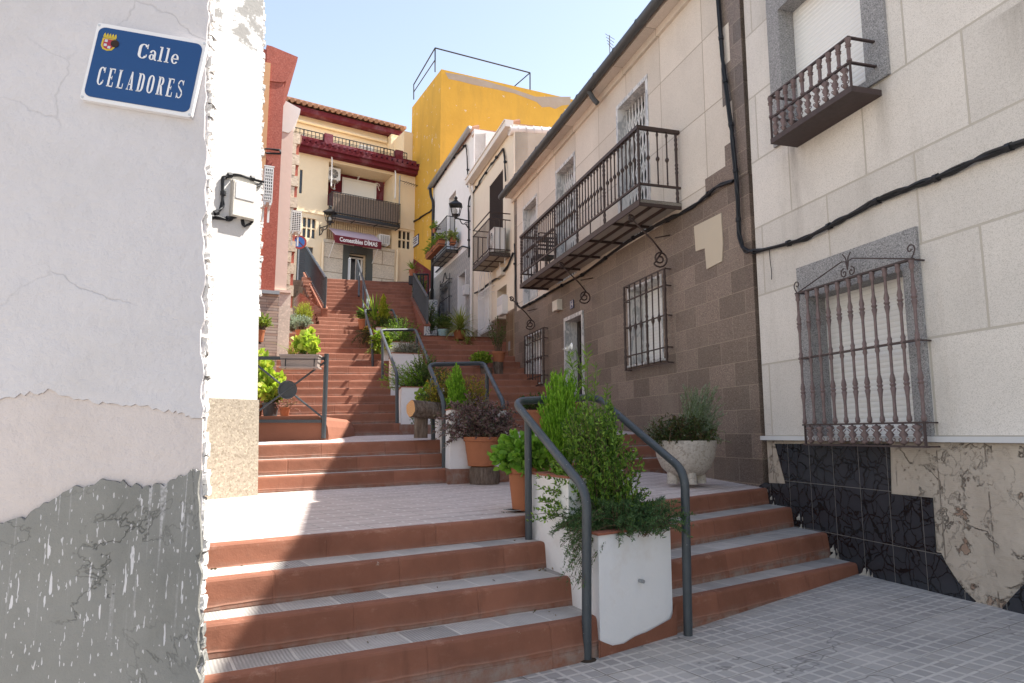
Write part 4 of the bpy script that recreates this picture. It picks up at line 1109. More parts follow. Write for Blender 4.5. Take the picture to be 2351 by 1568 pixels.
rec = (fs(905), fs(347), fz(600, 800), fz(350, 375))
wL = (fs(258), fs(140), fz(200, 1035), fz(200, 865)); wR = (fs(1068), fs(960), fz(1010, 1125), fz(1010, 975))
slot = (fs(905), fs(350), fz(630, 1085), fz(630, 905))
dor = (fs(692), fs(547), 6.5, fz(620, 1175)); gar = (fs(242), fs(105), 6.5, fz(180, 1108)); wn = (fs(124), fs(100), fz(112, 650), fz(112, 445))
# wall: a runs from right (0) to the left (positive)
lo, hi = fs(-60), fs(1130)
allh = [tuple(sorted(q[:2]))+tuple(q[2:]) for q in (rec, wL, wR, slot, dor, gar, wn)]
rec, wL, wR, slot, dor, gar, wn = allh
mb = MB(); FW.grid(mb, lo, hi, 6.0, zt1+.1, allh, .4); FW.box(mb, lo, hi, 6.0, zt1+.1, -1.2, -4); mb.build('wall', M['cream_far'], h)
# recessed balcony
m = MB(); FW.box(m, rec[0]-.05, rec[1]+.05, rec[2]-.05, rec[3]+.05, -1.1, -1.18); rb = m.build('recess_wall', M['burgundy'], h)
m = MB(); FW.box(m, rec[0]-.2, rec[0]-.002, rec[2], rec[3], -.402, -1.1); FW.box(m, rec[1]+.002, rec[1]+.2, rec[2], rec[3], -.402, -1.1); FW.box(m, rec[0], rec[1], rec[3]+.002, rec[3]+.2, -.402, -1.1); m.build('recess_side', M['cream_far'], h)
wr = (S(FW, fb(490, 600)[0], 400, -1.1), S(FW, fb(750, 600)[0], 400, -1.1), Z(FW, *fb(620, 690), -1.1)-.8, Z(FW, *fb(500, 535), -1.1))
m = MB(); FW.box(m, wr[0], wr[1], wr[2], wr[3], -1.07, -1.09); w_ = m.build('balcony_window', M['shutter'], rb)
m = MB(); FW.box(m, wr[0]-.09, wr[0], wr[2], wr[3]+.09, -1.04, -1.09); FW.box(m, wr[1], wr[1]+.09, wr[2], wr[3]+.09, -1.04, -1.09); FW.box(m, wr[0], wr[1], wr[3], wr[3]+.09, -1.04, -1.09); m.build('window_frame', M['white_metal'], w_)
m = MB(); m.lathe([(.03, 0), (.09, .1), (.12, .3), (.14, .32), (.04, .45), (.02, .5)], (S(FW, fb(615, 0)[0], 400, -1.0), FW.y(-1.0), Z(FW, *fb(615, 520), -1.0)), 6); m.tube([(S(FW, fb(615, 0)[0], 400, -1.0), FW.y(-1.0), Z(FW, *fb(615, 520), -1.0)), (S(FW, fb(612, 0)[0], 400, -1.0), FW.y(-1.09), Z(FW, *fb(615, 530), -1.0))], .03, 5); m.build('wall_lamp', M['white_metal'], rb)
a_, z_ = FW.on(*fb(772, 595), -1.09); m = MB()
for pl in ([(-.12, -.16), (-.05, 0), (-.05, .06), (.05, .06), (.05, 0), (.12, -.16)], [(0, .06), (0, .16)], [(-.13, .05), (-.11, .13), (0, .18), (.11, .13), (.13, .05)]): m.tube([(a_+x, FW.y(-1.09), z_+z) for x, z in pl], .018, 5)
m.build('figure_ornament', M['white_metal'], rb)
a_, z_ = FW.on(*fb(402, 590), -1.09); m = MB(); m.tube([(a_+.13*math.cos(t), FW.y(-1.09), z_+.13*math.sin(t)) for t in np.linspace(.9, 5.4, 12)], [.01+.03*math.sin(math.pi*i/11) for i in range(12)], 6); m.build('moon_ornament', M['white_metal'], rb)
a_, z_ = FW.on(*fb(858, 575), -1.09); m = MB()
for k in range(9): q_ = k*.7; m.mesh([(a_, FW.y(-1.0), z_), (a_+.2*math.cos(q_), FW.y(-1.03), z_+.2*math.sin(q_)), (a_+.2*math.cos(q_+.5), FW.y(-1.02), z_+.2*math.sin(q_+.5))], [(0, 1, 2)])
m.build('red_wall_flower', plain('ornament red', (.4, .03, .06), rough=.6), rb)
# projecting balcony with reed screen
b0, b1 = fs(352), fs(935); bd = .55
zbs = fz(640, 868, bd); zbr = fz(640, 680, bd)
M_('reed', plain, (.20, .15, .115), rough=.9, var=.5, scale=18, bump=.6)
bal = rail_balcony(FW, h, b0, b1, zbs, bd, zbr, 30, M['black_iron'], M['board'], thick=.12, pitch=.11)
m = MB(); FW.box(m, b0+.06, b1-.06, zbs+.05, zbr-.02, bd-.06, bd-.04)
m.build('reed_screen', M['reed'], bal)
# awning cassette over the balcony
m = MB(); FW.box(m, fs(352), fs(920), fz(640, 395)+.02, fz(640, 395)+.2, .06, .28)
for a in (fs(356), fs(905)): m.tube(bez([(a, FW.y(.2), fz(640, 395)), (a, FW.y(.3), fz(640, 395)-.3), (a, FW.y(.3), fz(640, 395)-1.4)], 4, .15), .03, 6)
aw0 = m.build('folded_awning', M['white_metal'], h)
# cornice, parapet, terrace
zc = zt1
m = MB(); FW.box(m, lo, hi, zc-.02, zc+.14, .0, .35); FW.box(m, lo, hi, zc+.14, zc+.3, .05, .5); m.build('cornice', M['burgundy'], h)
tile_row(FW, lo, hi, zc+.33, .55, .085, h, M['burgundy'], .24, .3, 'cornice_tile_row')
zpar = fz(600, 262, .1)
m = MB(); FW.box(m, lo, hi, zc+.3, zpar, .0, .12)
for u0, u1 in ((285, 358), (902, 965)): FW.box(m, fs(u0), fs(u1), zc+.3, fz(325, 140, .2), .121, .3) 
m.build('parapet', M['burgundy'], h)
zrr = fz(600, 205, .08)
ra = [(lo, fs(285)), (fs(358), fs(902)), (fs(965), fs(1015))]
for a, b in ra:
    m = MB(); FW.box(m, a, b, zrr-.03, zrr, .05, .09); FW.box(m, a, b, zrr-.2, zrr-.18, .06, .08); FW.box(m, a, b, zpar+.05, zpar+.07, .06, .08)
    n = max(2, int((b-a)/.15))
    for i in range(n+1): x = a+(b-a)*i/n; r = .012 if i % 5 else .025; FW.box(m, x-r, x+r, zpar, zrr-.03, .06, .08)
    m.build('terrace_railing', M['black_iron'], h)
# set-back top storey
sb = -2.2
zt2 = Z(FW, *fb(500, 75), sb)
m = MB(); FW.box(m, lo-1, S(FW, fb(860, 0)[0], 300, sb), zc, zt2, sb, sb-2); m.build('attic_wall', M['cream_far'], h)
m = MB(); FW.box(m, S(FW, fb(1005, 0)[0], 300, -.5), hi, zc, Z(FW, *fb(1020, 118), -.5), -.5, -3); FW.box(m, S(FW, fb(862, 0)[0], 300, sb), S(FW, fb(1010, 0)[0], 300, sb), zc, fz(930, 190, sb), sb+.5, sb-1); m.build('stair_tower', M['cream_far'], h)
m = MB(); FW.box(m, lo-1, S(FW, fb(975, 0)[0], 300, sb), zt2, zt2+.22, sb-1.5, sb+.45); m.build('attic_eave', M['burgundy'], h)
tile_row(FW, lo-1, S(FW, fb(990, 0)[0], 300, sb), zt2+.33, sb+.6, .095, h, M['roof_tile'], .26, .5)
m = MB(); FW.box(m, lo-1, S(FW, fb(990, 0)[0], 300, sb), zt2+.38, zt2+.5, sb-2.5, sb+.5); m.build('attic_roof', M['roof_tile'], h)
m = MB(); m.tube([(lo, FW.y(sb+.12), zt2-.3), (S(FW, fb(850, 0)[0], 300, sb), FW.y(sb+.12), zt2-.35)], .07, 8); m.build('attic_pipe', M['cream_far'], h)
for u0, u1, v0 in ((620, 745, 230), (130, 155, 150), (365, 390, 190)):
    m = MB(); FW.box(m, S(FW, fb(u0, 0)[0], 300, sb), S(FW, fb(u1, 0)[0], 300, sb), zc, fz(u0, v0, sb), sb, sb+.03); m.build('attic_shutter', M['shutter'], h)
# windows with six panes
def six_pane(q):
    a0, a1, z0, z1 = q
    m = MB(); FW.box(m, a0, a1, z0, z1, -.12, -.16); w_ = m.build('window', M['glass_dark'], h)
    m = MB()
    for i in range(4): a = a0+(a1-a0)*i/3; FW.box(m, a-.028, a+.028, z0, z1, -.119, -.03)
    zm = (z0+z1)/2
    FW.box(m, a0, a1, zm-.028, zm+.028, -.119, -.04)
    m.build('mullions', M['cream_far'], w_)
six_pane(wL); six_pane(wR)
m = MB(); FW.box(m, wn[0], wn[1], wn[2], wn[3], -.05, -.1); m.build('side_window', M['glass_dark'], h)
# slatted screen over the shop
m = MB(); FW.box(m, slot[0], slot[1], slot[2], slot[3], -.3, -.35); sg = m.build('slat_screen', M['slat_cream'], h)
m = MB(); n = 30
for i in range(n+1): a = slot[0]+(slot[1]-slot[0])*i/n; FW.box(m, a-.025, a+.025, slot[2], slot[3], -.1, -.16)
for z in (slot[2]+.1, slot[3]-.05, (slot[2]+slot[3])/2): FW.box(m, slot[0], slot[1], z-.02, z+.02, -.08, -.1)
m.build('slats', M['slat_cream'], sg)
m = MB(); FW.box(m, lo, hi, fz(500, 872), fz(500, 872)+.06, .0, .06); m.build('ledge', M['cream_far'], h)
# shop front
m = MB()
for q in [(fs(325), dor[0]-.28, 6.4, fz(500, 1072)), (dor[1]+.28, fs(930), 6.4, fz(500, 1072)), (dor[0]-.28, dor[1]+.28, dor[3]+.3, fz(500, 1072))]: FW.box(m, *q, .0, .05)
m.build('stone_cladding', M['stone_far'], h)
m = MB(); FW.box(m, dor[0]-.28, dor[0], 6.4, dor[3], -.1, .07); FW.box(m, dor[1], dor[1]+.28, 6.4, dor[3], -.1, .07); FW.box(m, dor[0]-.28, dor[1]+.28, dor[3], dor[3]+.3, -.1, .07)
am = (dor[0]+dor[1])/2; m.plate([(am-.1, dor[3]), (am+.1, dor[3]), (am+.2, dor[3]+.42), (am-.2, dor[3]+.42)], FW.y(.05), FW.y(.1))
ds = m.build('door_surround', M['green_granite'], h)
m = MB(); FW.box(m, dor[0], dor[1], 6.4, dor[3], -.35, -.4); d_ = m.build('shop_door', M['glass_dark'], h)
m = MB(); FW.box(m, am+.02, am+.09, 6.4, dor[3]-.1, -.3, -.34); FW.box(m, dor[1]-.12, dor[1]-.04, 6.4, dor[3]-.1, -.3, -.34); FW.box(m, dor[0], dor[1], dor[3]-.14, dor[3]-.08, -.3, -.34); m.build('door_leaf_frame', M['white_metal'], d_)
m = MB(); FW.box(m, gar[0], gar[1], 6.4, gar[3], -.1, -.15); m.build('garage_shutter', M['shutter_grey'], h)
for u in (318, 950):
    m = MB(); m.tube([(fs(u), FW.y(.12), 6.4), (fs(u), FW.y(.12), fz(u, 1075 if u < 500 else 1145))], .055, 8); m.build('downpipe', M['cream_far'], h)
# shop awning: a thing of its own
def text_mesh(txt, size, extrude=.004, bold=0., sx=1.0, name='text'):
    cu = bpy.data.curves.new(name, 'FONT'); cu.body = txt; cu.size = size; cu.extrude = extrude; cu.offset = bold; cu.align_x = 'CENTER'; cu.align_y = 'CENTER'; cu.resolution_u = 3
    ob = bpy.data.objects.new(name, cu); COL.objects.link(ob)
    me = bpy.data.meshes.new_from_object(ob.evaluated_get(bpy.context.evaluated_depsgraph_get())) 
    bpy.data.objects.remove(ob); bpy.data.curves.remove(cu)
    for v in me.vertices: v.co.x *= sx
    me.name = name
    return me
def put_text(txt, size, mat, parent, mtx, name, **k):
    me = text_mesh(txt, size, name=name, **k); me.transform(mtx); me.materials.clear(); me.materials.append(mat)
    o = bpy.data.objects.new(name, me); COL.objects.link(o); o.parent = parent; return o
aw = FW.empty('shop_awning', 'burgundy fabric shop awning lettered Comestibles over the grocery doorway', 'awning')
a0, a1 = fs(360), fs(748); zA = fz(550, 980)
ado = 1.0; zF = fz(610, 1035, ado)
b0, b1 = S(FW, fb(418, 0)[0], 500, ado), S(FW, fb(800, 0)[0], 500, ado)
b1 = b0+(a1-a0)*1.0; a0, a1 = b0, b1
M_('awning_top_sunlit', plain, (.52, .40, .45), rough=.8, var=.1, bump=.05)  # burgundy canopy painted pale pink: the sunlight on it is put into the colour
m = MB(); m.hexa([(a0, FW.y(ado), zF-.01), (a1, FW.y(ado), zF-.01), (a1, FW.y(.05), zA-.01), (a0, FW.y(.05), zA-.01), (a0, FW.y(ado), zF), (a1, FW.y(ado), zF), (a1, FW.y(.05), zA), (a0, FW.y(.05), zA)])
m.build('canopy', M['awning_top_sunlit'], aw)
vh = .34
m = MB(); FW.box(m, a0, a1, zF-vh, zF-.011, ado-.008, ado); 
m.mesh([(a0, FW.y(ado), zF-.012), (a0, FW.y(ado), zF-vh), (a0, FW.y(.6), zF+(zA-zF)*.4)], [(0, 1, 2)]); m.build('valance', M['burgundy'], aw)
mt = Matrix.Translation((( a0+a1)/2, FW.y(ado+.006), zF-vh*.5)) @ Matrix.Rotation(math.pi/2, 4, 'X')
put_text('Comestibles D\u00cdMAS', .25, M['white_metal'], aw, mt, 'lettering', bold=.006, sx=(a1-a0)*.96/2.42)
for a in (a0+.05, a1-.05):
    m = MB(); m.tube([(a, FW.y(.05), zF-.75), (a, FW.y(ado-.02), zF-.05)], .018, 6); m.build('support_arm', M['white_metal'], aw)
ac_unit(FW, fs(352), fs(472), fz(400, 505), fz(410, 408), -.75, -.35, 'white air conditioner in the burgundy balcony recess above the shop')
ac_unit(FW, fs(780), fs(868), fz(820, 1095, .1), fz(820, 1018, .1), -.05, .3, 'window air conditioner with a grid front beside the shop awning', front='g')
# antenna on the far facade
e = empty('antenna', tuple(FW.P(fs(945), fz(945, 890), .25)), FW.rz, 'aerial on a blue grey pole at the corner of the shop building balcony', 'antenna')
hp = fz(945, 512)-fz(945, 890)
m = MB(); m.tube([(0, 0, 0), (0, 0, hp)], .03, 6); m.build('pole', M['gutter_zinc'], e)
m = MB(); m.tube([(0, -.05, hp-.25), (1.1, -.05, hp-.35)], .015, 5)
for i in range(8): x = .25+i*.11; m.tube([(x, -.2, hp-.27-x*.09), (x, .1, hp-.27-x*.09)], .012, 4)
m.build('yagi_bar', M['black_iron'], e)
# ================================================================== left side
M_('near_plaster', plaster, (.565, .54, .55), dirt=(.44, .405, .38), amt=.38, bump=.8, cracks=True)
def m_patchplinth():
    q = N('grey cement plinth with drips of white paint')
    g = q.noise(1.7, 7, .65); col = q.mix(g, (.165, .165, .155), (.31, .305, .29))
    yl_ = q.ramp(q.noise(.8, 2), [(.45, 0.), (.7, .4)]); col = q.mix(yl_, col, (.21, .2, .165))
    sp = q.n('ShaderNodeSeparateXYZ'); q.L(q.obj(), sp.inputs[0])
    # elongated paint splashes, denser towards the top
    d = q.noise(30, 3, .55, stretch=(1.0, 1.0, .16)); hi_ = q.n('ShaderNodeMapRange'); q.L(sp.outputs[2], hi_.inputs[0]); hi_.inputs[1].default_value = -.1; hi_.inputs[2].default_value = 1.2; hi_.inputs[3].default_value = .70; hi_.inputs[4].default_value = .655
    dr = q.math('GREATER_THAN', d, hi_.outputs[0])
    d2 = q.noise(26, 2, .5, stretch=(1.4, 1.0, .035)); dr2 = q.ramp(d2, [(.61, 0.), (.66, 1.)]); top = q.n('ShaderNodeMapRange'); q.L(sp.outputs[2], top.inputs[0]); top.inputs[1].default_value = .45; top.inputs[2].default_value = 1.1
    dr2 = q.math('MULTIPLY', dr2, top.outputs[0])
    f = q.math('MAXIMUM', dr, dr2)
    dr2 = q.math('MULTIPLY', dr2, q.ramp(q.noise(70, 3), [(.35, .15), (.6, .75)])); d4 = q.math('GREATER_THAN', q.noise(75, 2, .5, stretch=(1., 1., .3)), .66); f = q.math('MAXIMUM', q.math('MAXIMUM', dr, q.math('MULTIPLY', d4, .8)), dr2)
    col = q.mix(q.math('MULTIPLY', f, .85), col, (.66, .64, .66))
    rn = q.noise(.9, 7, .6, dist=.4); cr = q.math('MULTIPLY', q.ramp(q.math('ABSOLUTE', q.math('SUBTRACT', rn, .5)), [(0., 1.), (.004, 0.)]), q.ramp(q.noise(1.1, 2), [(.45, 0.), (.55, .8)]))
    damp = q.ramp(q.noise(1.4, 6, .65, stretch=(1., 1., .5)), [(.45, 0.), (.7, .6)]); col = q.mix(damp, col, (.12, .12, .11))
    col = q.mix(cr, col, (.07, .07, .065))
    q.bump(cr, .6, .006, True); q.bump(q.noise(22, 6, .7), .6, .012); q.bump(q.noise(110, 3), .35, .004)
    return q.out(col, .92, .15)
M['cement'] = m_patchplinth()
M_('pink_plaster', plaster, (.57, .51, .49), dirt=(.43, .375, .345), amt=.5, bump=.8, cracks=True)
def m_white_brick():
    q = N('whitewashed broken brick'); col = q.mix(q.noise(9, 6), (.55, .52, .49), (.78, .76, .74)); col = q.mix(q.ramp(q.noise(5, 4), [(.62, 0.), (.72, .6)]), col, (.4, .33, .27))
    q.bump(q.noise(16, 6, .7), .8, .02); return q.out(col, .95, .1)
M['white_brick'] = m_white_brick()
NW = NEARL
h = NW.empty('corner_house', 'whitewashed corner house with grey cement plinth and crumbling brick edge, nearest on the left', 'house')
def ragged(pts, n=9, amp=.02):
    out = []
    for (a, b) in zip(pts[:-1], pts[1:]):
        for i in range(n): t = i/n; out.append((a[0]+(b[0]-a[0])*t+random.uniform(-amp, amp)*.4, a[1]+(b[1]-a[1])*t+random.uniform(-amp, amp)))
    out.append(pts[-1]); return out
z_w = [NW.on(*p) for p in [(-20, 918), (60, 905), (120, 895), (180, 918), (260, 928), (330, 935), (400, 945), (440, 960)]]
z_c = [NW.on(*p) for p in [(-20, 1205), (60, 1185), (150, 1125), (260, 1098), (330, 1120), (380, 1110), (440, 1082), (455, 1080)]]
A_T, A_B = NW.on(479, 0), NW.on(456, 1500)
def aE(z): return A_B[0]+(A_T[0]-A_B[0])*(z-A_B[1])/(A_T[1]-A_B[1])
mb = MB(); mb.plate([(-9, -.8), (aE(-.8), -.8), (aE(9), 9), (-9, 9)], NW.y(-.012), NW.y(-.05)); NW.box(mb, -9, -.45, -.8, 9, -.051, -.6)
e1 = ragged(z_w, 7, .012); e2 = ragged(z_c, 8, .012)
mb.plate([(-9, e1[0][1])]+e1+[(aE(e1[-1][1])-.003, e1[-1][1])]+[(aE(z)-.003+random.uniform(-.012, .01), z) for z in np.linspace(e1[-1][1]+.04, 8.9, 150)]+[(-9, 9)], NW.y(.006), NW.y(-.0119))
mb.build('wall', M['near_plaster'], h)
mb = MB(); mb.plate([(-9, e2[0][1])]+e2+[(aE(e2[-1][1]), e2[-1][1]), (aE(e1[-1][1]), e1[-1][1]-.001)]+[(p[0], p[1]-.001) for p in e1[::-1]]+[(-9, e1[0][1]-.001)], NW.y(-.002), NW.y(-.0118))
mb.build('undercoat', M['pink_plaster'], h)
mb = MB(); mb.plate([(-9, -.8), (aE(-.8), -.8)]+[(aE(z)+random.uniform(-.012, .012), z) for z in np.linspace(-.7, e2[-1][1]-.05, 40)]+[(aE(e2[-1][1]), e2[-1][1]-.001)]+[(p[0], p[1]-.001) for p in e2[::-1]]+[(-9, e2[0][1]-.001)], NW.y(.012), NW.y(-.0117))
mb.build('cement_plinth', M['cement'], h)
# crumbling corner: rough courses of brick
def rough_edge(name, wl, parent, z0, z1, a, course, dep, amp, mat, w=.05):
    mb = MB(); z = z0
    while z < z1:
        hgt = course*random.uniform(.8, 1.0); n = 5
        aa = a(z) if callable(a) else a; x1 = aa+random.uniform(-amp*.3, amp); y0 = random.uniform(-.0, .012)
        vs = []
        p = [(aa-w, wl.y(-.006-y0), z), (x1, wl.y(-.006-y0), z), (x1, wl.y(-dep), z), (aa-w, wl.y(-dep), z)]
        if wl.side < 0: pass
        q = [(c[0], c[1], z+hgt) for c in p]
        pts = [tuple(cc+random.uniform(-.006, .006) for cc in c) for c in p+q]
        b = bmesh.new(); vv = [b.verts.new(c) for c in pts]
        for f in [(3, 2, 1, 0), (4, 5, 6, 7), (0, 1, 5, 4), (1, 2, 6, 5), (2, 3, 7, 6), (3, 0, 4, 7)]: b.faces.new([vv[i] for i in f])
        bmesh.ops.subdivide_edges(b, edges=b.edges[:], cuts=2, use_grid_fill=True)
        for v in b.verts:
            v.co += Vector((random.uniform(-1, 1), random.uniform(-1, 1), random.uniform(-1, 1)))*.0045
        b.verts.index_update()
        mb.mesh([tuple(v.co) for v in b.verts], [tuple(v.index for v in f.verts) for f in b.faces]); b.free()
        z += course*random.choice([1, 1, 1, 1.0])
    return mb.build(name, mat, parent)
rough_edge('broken_brick_edge', NW, h, .62, 5.0, lambda z: aE(z)+.004, .058, .07, .014, M['white_brick'])
rough_edge('broken_cement_edge', NW, h, -.6, .62, lambda z: aE(z)+.002, .05, .07, .012, M['cement'], .06)
# street name sign ------------------------------------------------------------
def m_enamel():
    q = N('blue enamel'); col = q.mix(q.noise(3, 4), (.006, .045, .155), (.008, .055, .18)); return q.out(col, .18, .5)
M['enamel_blue'] = m_enamel()
M_('enamel_white', plain, (.72, .70, .70), rough=.3, spec=.5, var=.1, bump=.03)
cs = [NW.on(*p, .03) for p in [(211, 50), (465, 97), (452.6, 271), (197, 231)]]
ac_, zc_ = sum(c[0] for c in cs)/4, sum(c[1] for c in cs)/4
sw_ = ((cs[1][0]-cs[0][0])+(cs[2][0]-cs[3][0]))/2; sh_ = ((cs[0][1]-cs[3][1])+(cs[1][1]-cs[2][1]))/2
tl = math.atan2((cs[1][1]-cs[0][1])+(cs[2][1]-cs[3][1]), 2*sw_)
sg = empty('street_sign', tuple(NW.P(ac_, zc_, .005)), NW.rz, 'blue enamel street name sign with white border on the corner house wall', 'sign')
sg.rotation_euler = (0, -tl, NW.rz)
def rrect(w_, h_, r, n=5):
    out = []
    for cx, cz, a0 in ((w_/2-r, h_/2-r, 0), (-w_/2+r, h_/2-r, 90), (-w_/2+r, -h_/2+r, 180), (w_/2-r, -h_/2+r, 270)):
        for i in range(n+1): q = R(a0+90*i/n); out.append((cx+r*math.cos(q), cz+r*math.sin(q)))
    return out
m = MB(); m.plate(rrect(sw_, sh_, .012), -.03, 0); m.build('plate', M['enamel_white'], sg)
m = MB(); m.plate(rrect(sw_*.945, sh_*.90, .03), -.033, -.0301); m.build('blue_field', M['enamel_blue'], sg)
class Glyph:
    """serif capitals drawn with strokes in a unit box"""
    def __init__(s, mb, y0, y1): s.mb = mb; s.y = (y0, y1)
    def bar(s, o, k, x0, x1, z0, z1): 
        s.mb.plate([(o[0]+k[0]*x0, o[1]+k[1]*z0), (o[0]+k[0]*x1, o[1]+k[1]*z0), (o[0]+k[0]*x1, o[1]+k[1]*z1), (o[0]+k[0]*x0, o[1]+k[1]*z1)], *s.y)
    def poly(s, o, k, pts): s.mb.plate([(o[0]+k[0]*x, o[1]+k[1]*z) for x, z in pts], *s.y)
    def arc(s, o, k, c, r, a0, a1, t0, t1, n=12):
        # ribbon along an ellipse, thickness t0 horizontally / t1 vertically
        for i in range(n):
            q0, q1 = R(a0+(a1-a0)*i/n), R(a0+(a1-a0)*(i+1)/n)
            P = lambda q, g: (c[0]+(r[0]-g*t0)*math.cos(q), c[1]+(r[1]-g*t1)*math.sin(q))
            s.poly(o, k, [P(q0, 0), P(q1, 0), P(q1, 1), P(q0, 1)])
    def draw(s, ch, o, k):
        T = .30; t = .055; b = lambda *a: s.bar(o, k, *a); A = lambda *a: s.arc(o, k, *a)
        if ch in 'CO':
            if ch == 'O': A((.5, .72), (.5, .28), 0, 180, T, t); A((.5, .28), (.5, .28), 180, 360, T, t); b(0, T, .28, .72); b(1-T, 1, .28, .72)
            else:
                A((.5, .72), (.5, .28), 20, 180, T, t); A((.5, .28), (.5, .28), 180, 340, T, t); b(0, T, .28, .72); b(.86, .97, .7, 1.0); b(.86, .97, .14, .3)
        elif ch == 'E':
            b(.1, .1+T, 0, 1); b(0, .9, 0, t); b(0, .9, 1-t, 1); b(.1+T, .62, .5-t/2, .5+t/2); b(.84, .94, 0, .26); b(.84, .94, .76, 1); b(.58, .66, .4, .6)
        elif ch == 'L': b(.1, .1+T, 0, 1); b(0, .95, 0, t); b(0, .5, 1-t, 1); b(.85, .95, 0, .28)
        elif ch == 'A':
            s.poly(o, k, [(.08, 0), (.17, 0), (.5, .98), (.42, 1)]); s.poly(o, k, [(.62, 0), (.95, 0), (.6, 1), (.38, 1)]); b(.2, .75, .28, .28+t); b(0, .3, 0, t); b(.5, 1.05, 0, t)
        elif ch == 'D': b(.1, .1+T, 0, 1); b(0, .55, 0, t); b(0, .55, 1-t, 1); A((.5, .72), (.5, .28), 0, 90, T, t); A((.5, .28), (.5, .28), 270, 360, T, t); b(1-T, 1, .28, .72)
        elif ch == 'R': b(.1, .1+T, 0, 1); b(0, .5, 0, t); b(0, .55, 1-t, 1); A((.52, .76), (.42, .24), -90, 90, T, t); b(.3, .55, .5, .5+t); s.poly(o, k, [(.42, .52), (.72, .5), (1.0, 0), (.68, 0)]); b(.66, 1.05, 0, t)
        elif ch == 'S': A((.5, .76), (.45, .24), 15, 180, .18, t); A((.5, .24), (.45, .24), 180, 375, .18, t); s.poly(o, k, [(.05, .76), (.23, .68), (.95, .24), (.77, .32)]); s.poly(o, k, [(.05, .76), (.15, .6), (.95, .24), (.85, .42)]); b(.82, .92, .74, 1); b(.08, .18, 0, .28)
        elif ch == 'l': b(.3, .7, 0, 1); b(.05, .95, 0, .06); b(.05, .5, .94, 1)
        elif ch == 'a': b(.62, .9, .06, .45); A((.48, .42), (.42, .26), 0, 165, .26, .06); A((.4, .2), (.36, .2), 0, 360, .24, .05); b(.8, 1.05, 0, .07)
        elif ch == 'e': A((.5, .34), (.48, .34), 0, 325, .26, .06, 18); b(.1, .97, .31, .37)
m = MB(); G = Glyph(m, -.0345, -.0331)
n9 = 'CELADORES'; x0 = -.385*sw_; pitch = (.80*sw_)/9
for i, ch in enumerate(n9): G.draw(ch, (x0+i*pitch, -.29*sh_), (pitch*.64, .235*sh_))
m.build('lettering', M['enamel_white'], sg)
m = MB(); G = Glyph(m, -.0345, -.0331); x = -.085*sw_
for ch, wd in (('C', .085), ('a', .07), ('l', .045), ('l', .045), ('e', .07)):
    G.draw(ch, (x, .135*sh_), (wd*sw_, .19*sh_)); x += (wd+.014)*sw_
m.build('lettering', M['enamel_white'], sg)
M_('crest_yellow', plain, (.55, .40, .04), rough=.4, bump=0); M_('crest_red', plain, (.35, .03, .05), rough=.4, bump=0); M_('rust', plain, (.035, .022, .018), rough=.9, var=.5, bump=.3); M_('silver', plain, (.5, .52, .55), rough=.4, bump=0)
cx, cz = -.36*sw_, .26*sh_; u = .06*sw_
m = MB(); Q = lambda pts: [(cx+a*u, cz+b*u) for a, b in pts]
m.plate(Q([(-1, .7), (1, .7), (1.05, -.6), (.7, -1.15), (0, -1.35), (-.7, -1.15), (-1.05, -.6)]), -.0342, -.0332)
for i in range(5): m.plate(Q([(-.8+i*.4-.2, .95), (-.8+i*.4+.2, .95), (-.8+i*.4+.12, 1.35), (-.8+i*.4, 1.6), (-.8+i*.4-.12, 1.35)]), -.0342, -.0332)
m.plate(Q([(-.9, .78), (.9, .78), (1, 1.0), (-1, 1.0)]), -.0342, -.0332)
m.build('crest_border', M['crest_yellow'], sg)
m = MB(); m.plate(Q([(-.75, .55), (.75, .55), (.78, -.55), (.5, -.95), (0, -1.1), (-.5, -.95), (-.78, -.55)]), -.0348, -.0343); m.build('crest_field', M['crest_red'], sg)
m = MB()
for a, b in ((-.4, .25), (-.4, -.45), (.2, -.75)): m.plate(Q([(a-.22, b-.2), (a+.22, b-.2), (a+.22, b+.22), (a-.22, b+.22)]), -.0353, -.0349)
m.build('crest_charge', M['silver'], sg)
m = MB(); q0 = Q([(.95, .0)])[0]; m.plate([(q0[0]+.62*u*math.cos(i*.45), q0[1]+.62*u*math.sin(i*.45)) for i in range(14)], -.0362, -.0354); m.build('chipped_enamel', M['rust'], sg)
m = MB()
for sx_ in (-1, 1):
    for sz in (-1, 1): m.lathe([(.004, -.002), (.007, 0), (.004, .002)], (0, 0, 0), 8); 
m = MB()
for sx_ in (-1, 1):
    for sz in (-1, 1): m.plate([(sx_*sw_*.482+.006*math.cos(i*.8), sz*sh_*.468+.006*math.sin(i*.8)) for i in range(8)], -.0325, -.0302)
m.build('screws', M['silver'], sg)
# second white house, sunlit ---------------------------------------------------
LW = LIT
h = LW.empty('sunlit_house', 'sunlit white plastered house with sandy pebbledash base behind the corner house', 'house')
def m_litwall():
    q = N('sunlit white render'); c = (.68, .67, .645)
    col = q.mix(q.noise(2, 5), sc(c, .95), sc(c, 1.04))
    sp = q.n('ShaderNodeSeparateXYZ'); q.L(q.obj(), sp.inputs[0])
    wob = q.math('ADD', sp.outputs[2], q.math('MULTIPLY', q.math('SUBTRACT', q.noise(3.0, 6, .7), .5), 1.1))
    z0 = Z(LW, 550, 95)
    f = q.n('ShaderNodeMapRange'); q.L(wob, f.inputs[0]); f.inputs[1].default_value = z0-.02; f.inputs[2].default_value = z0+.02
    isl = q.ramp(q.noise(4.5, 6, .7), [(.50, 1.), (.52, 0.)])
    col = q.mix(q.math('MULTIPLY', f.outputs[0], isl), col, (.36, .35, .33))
    q.bump(q.noise(20, 5), .3, .015); return q.out(col, .9, .1)
M['lit_wall'] = m_litwall()
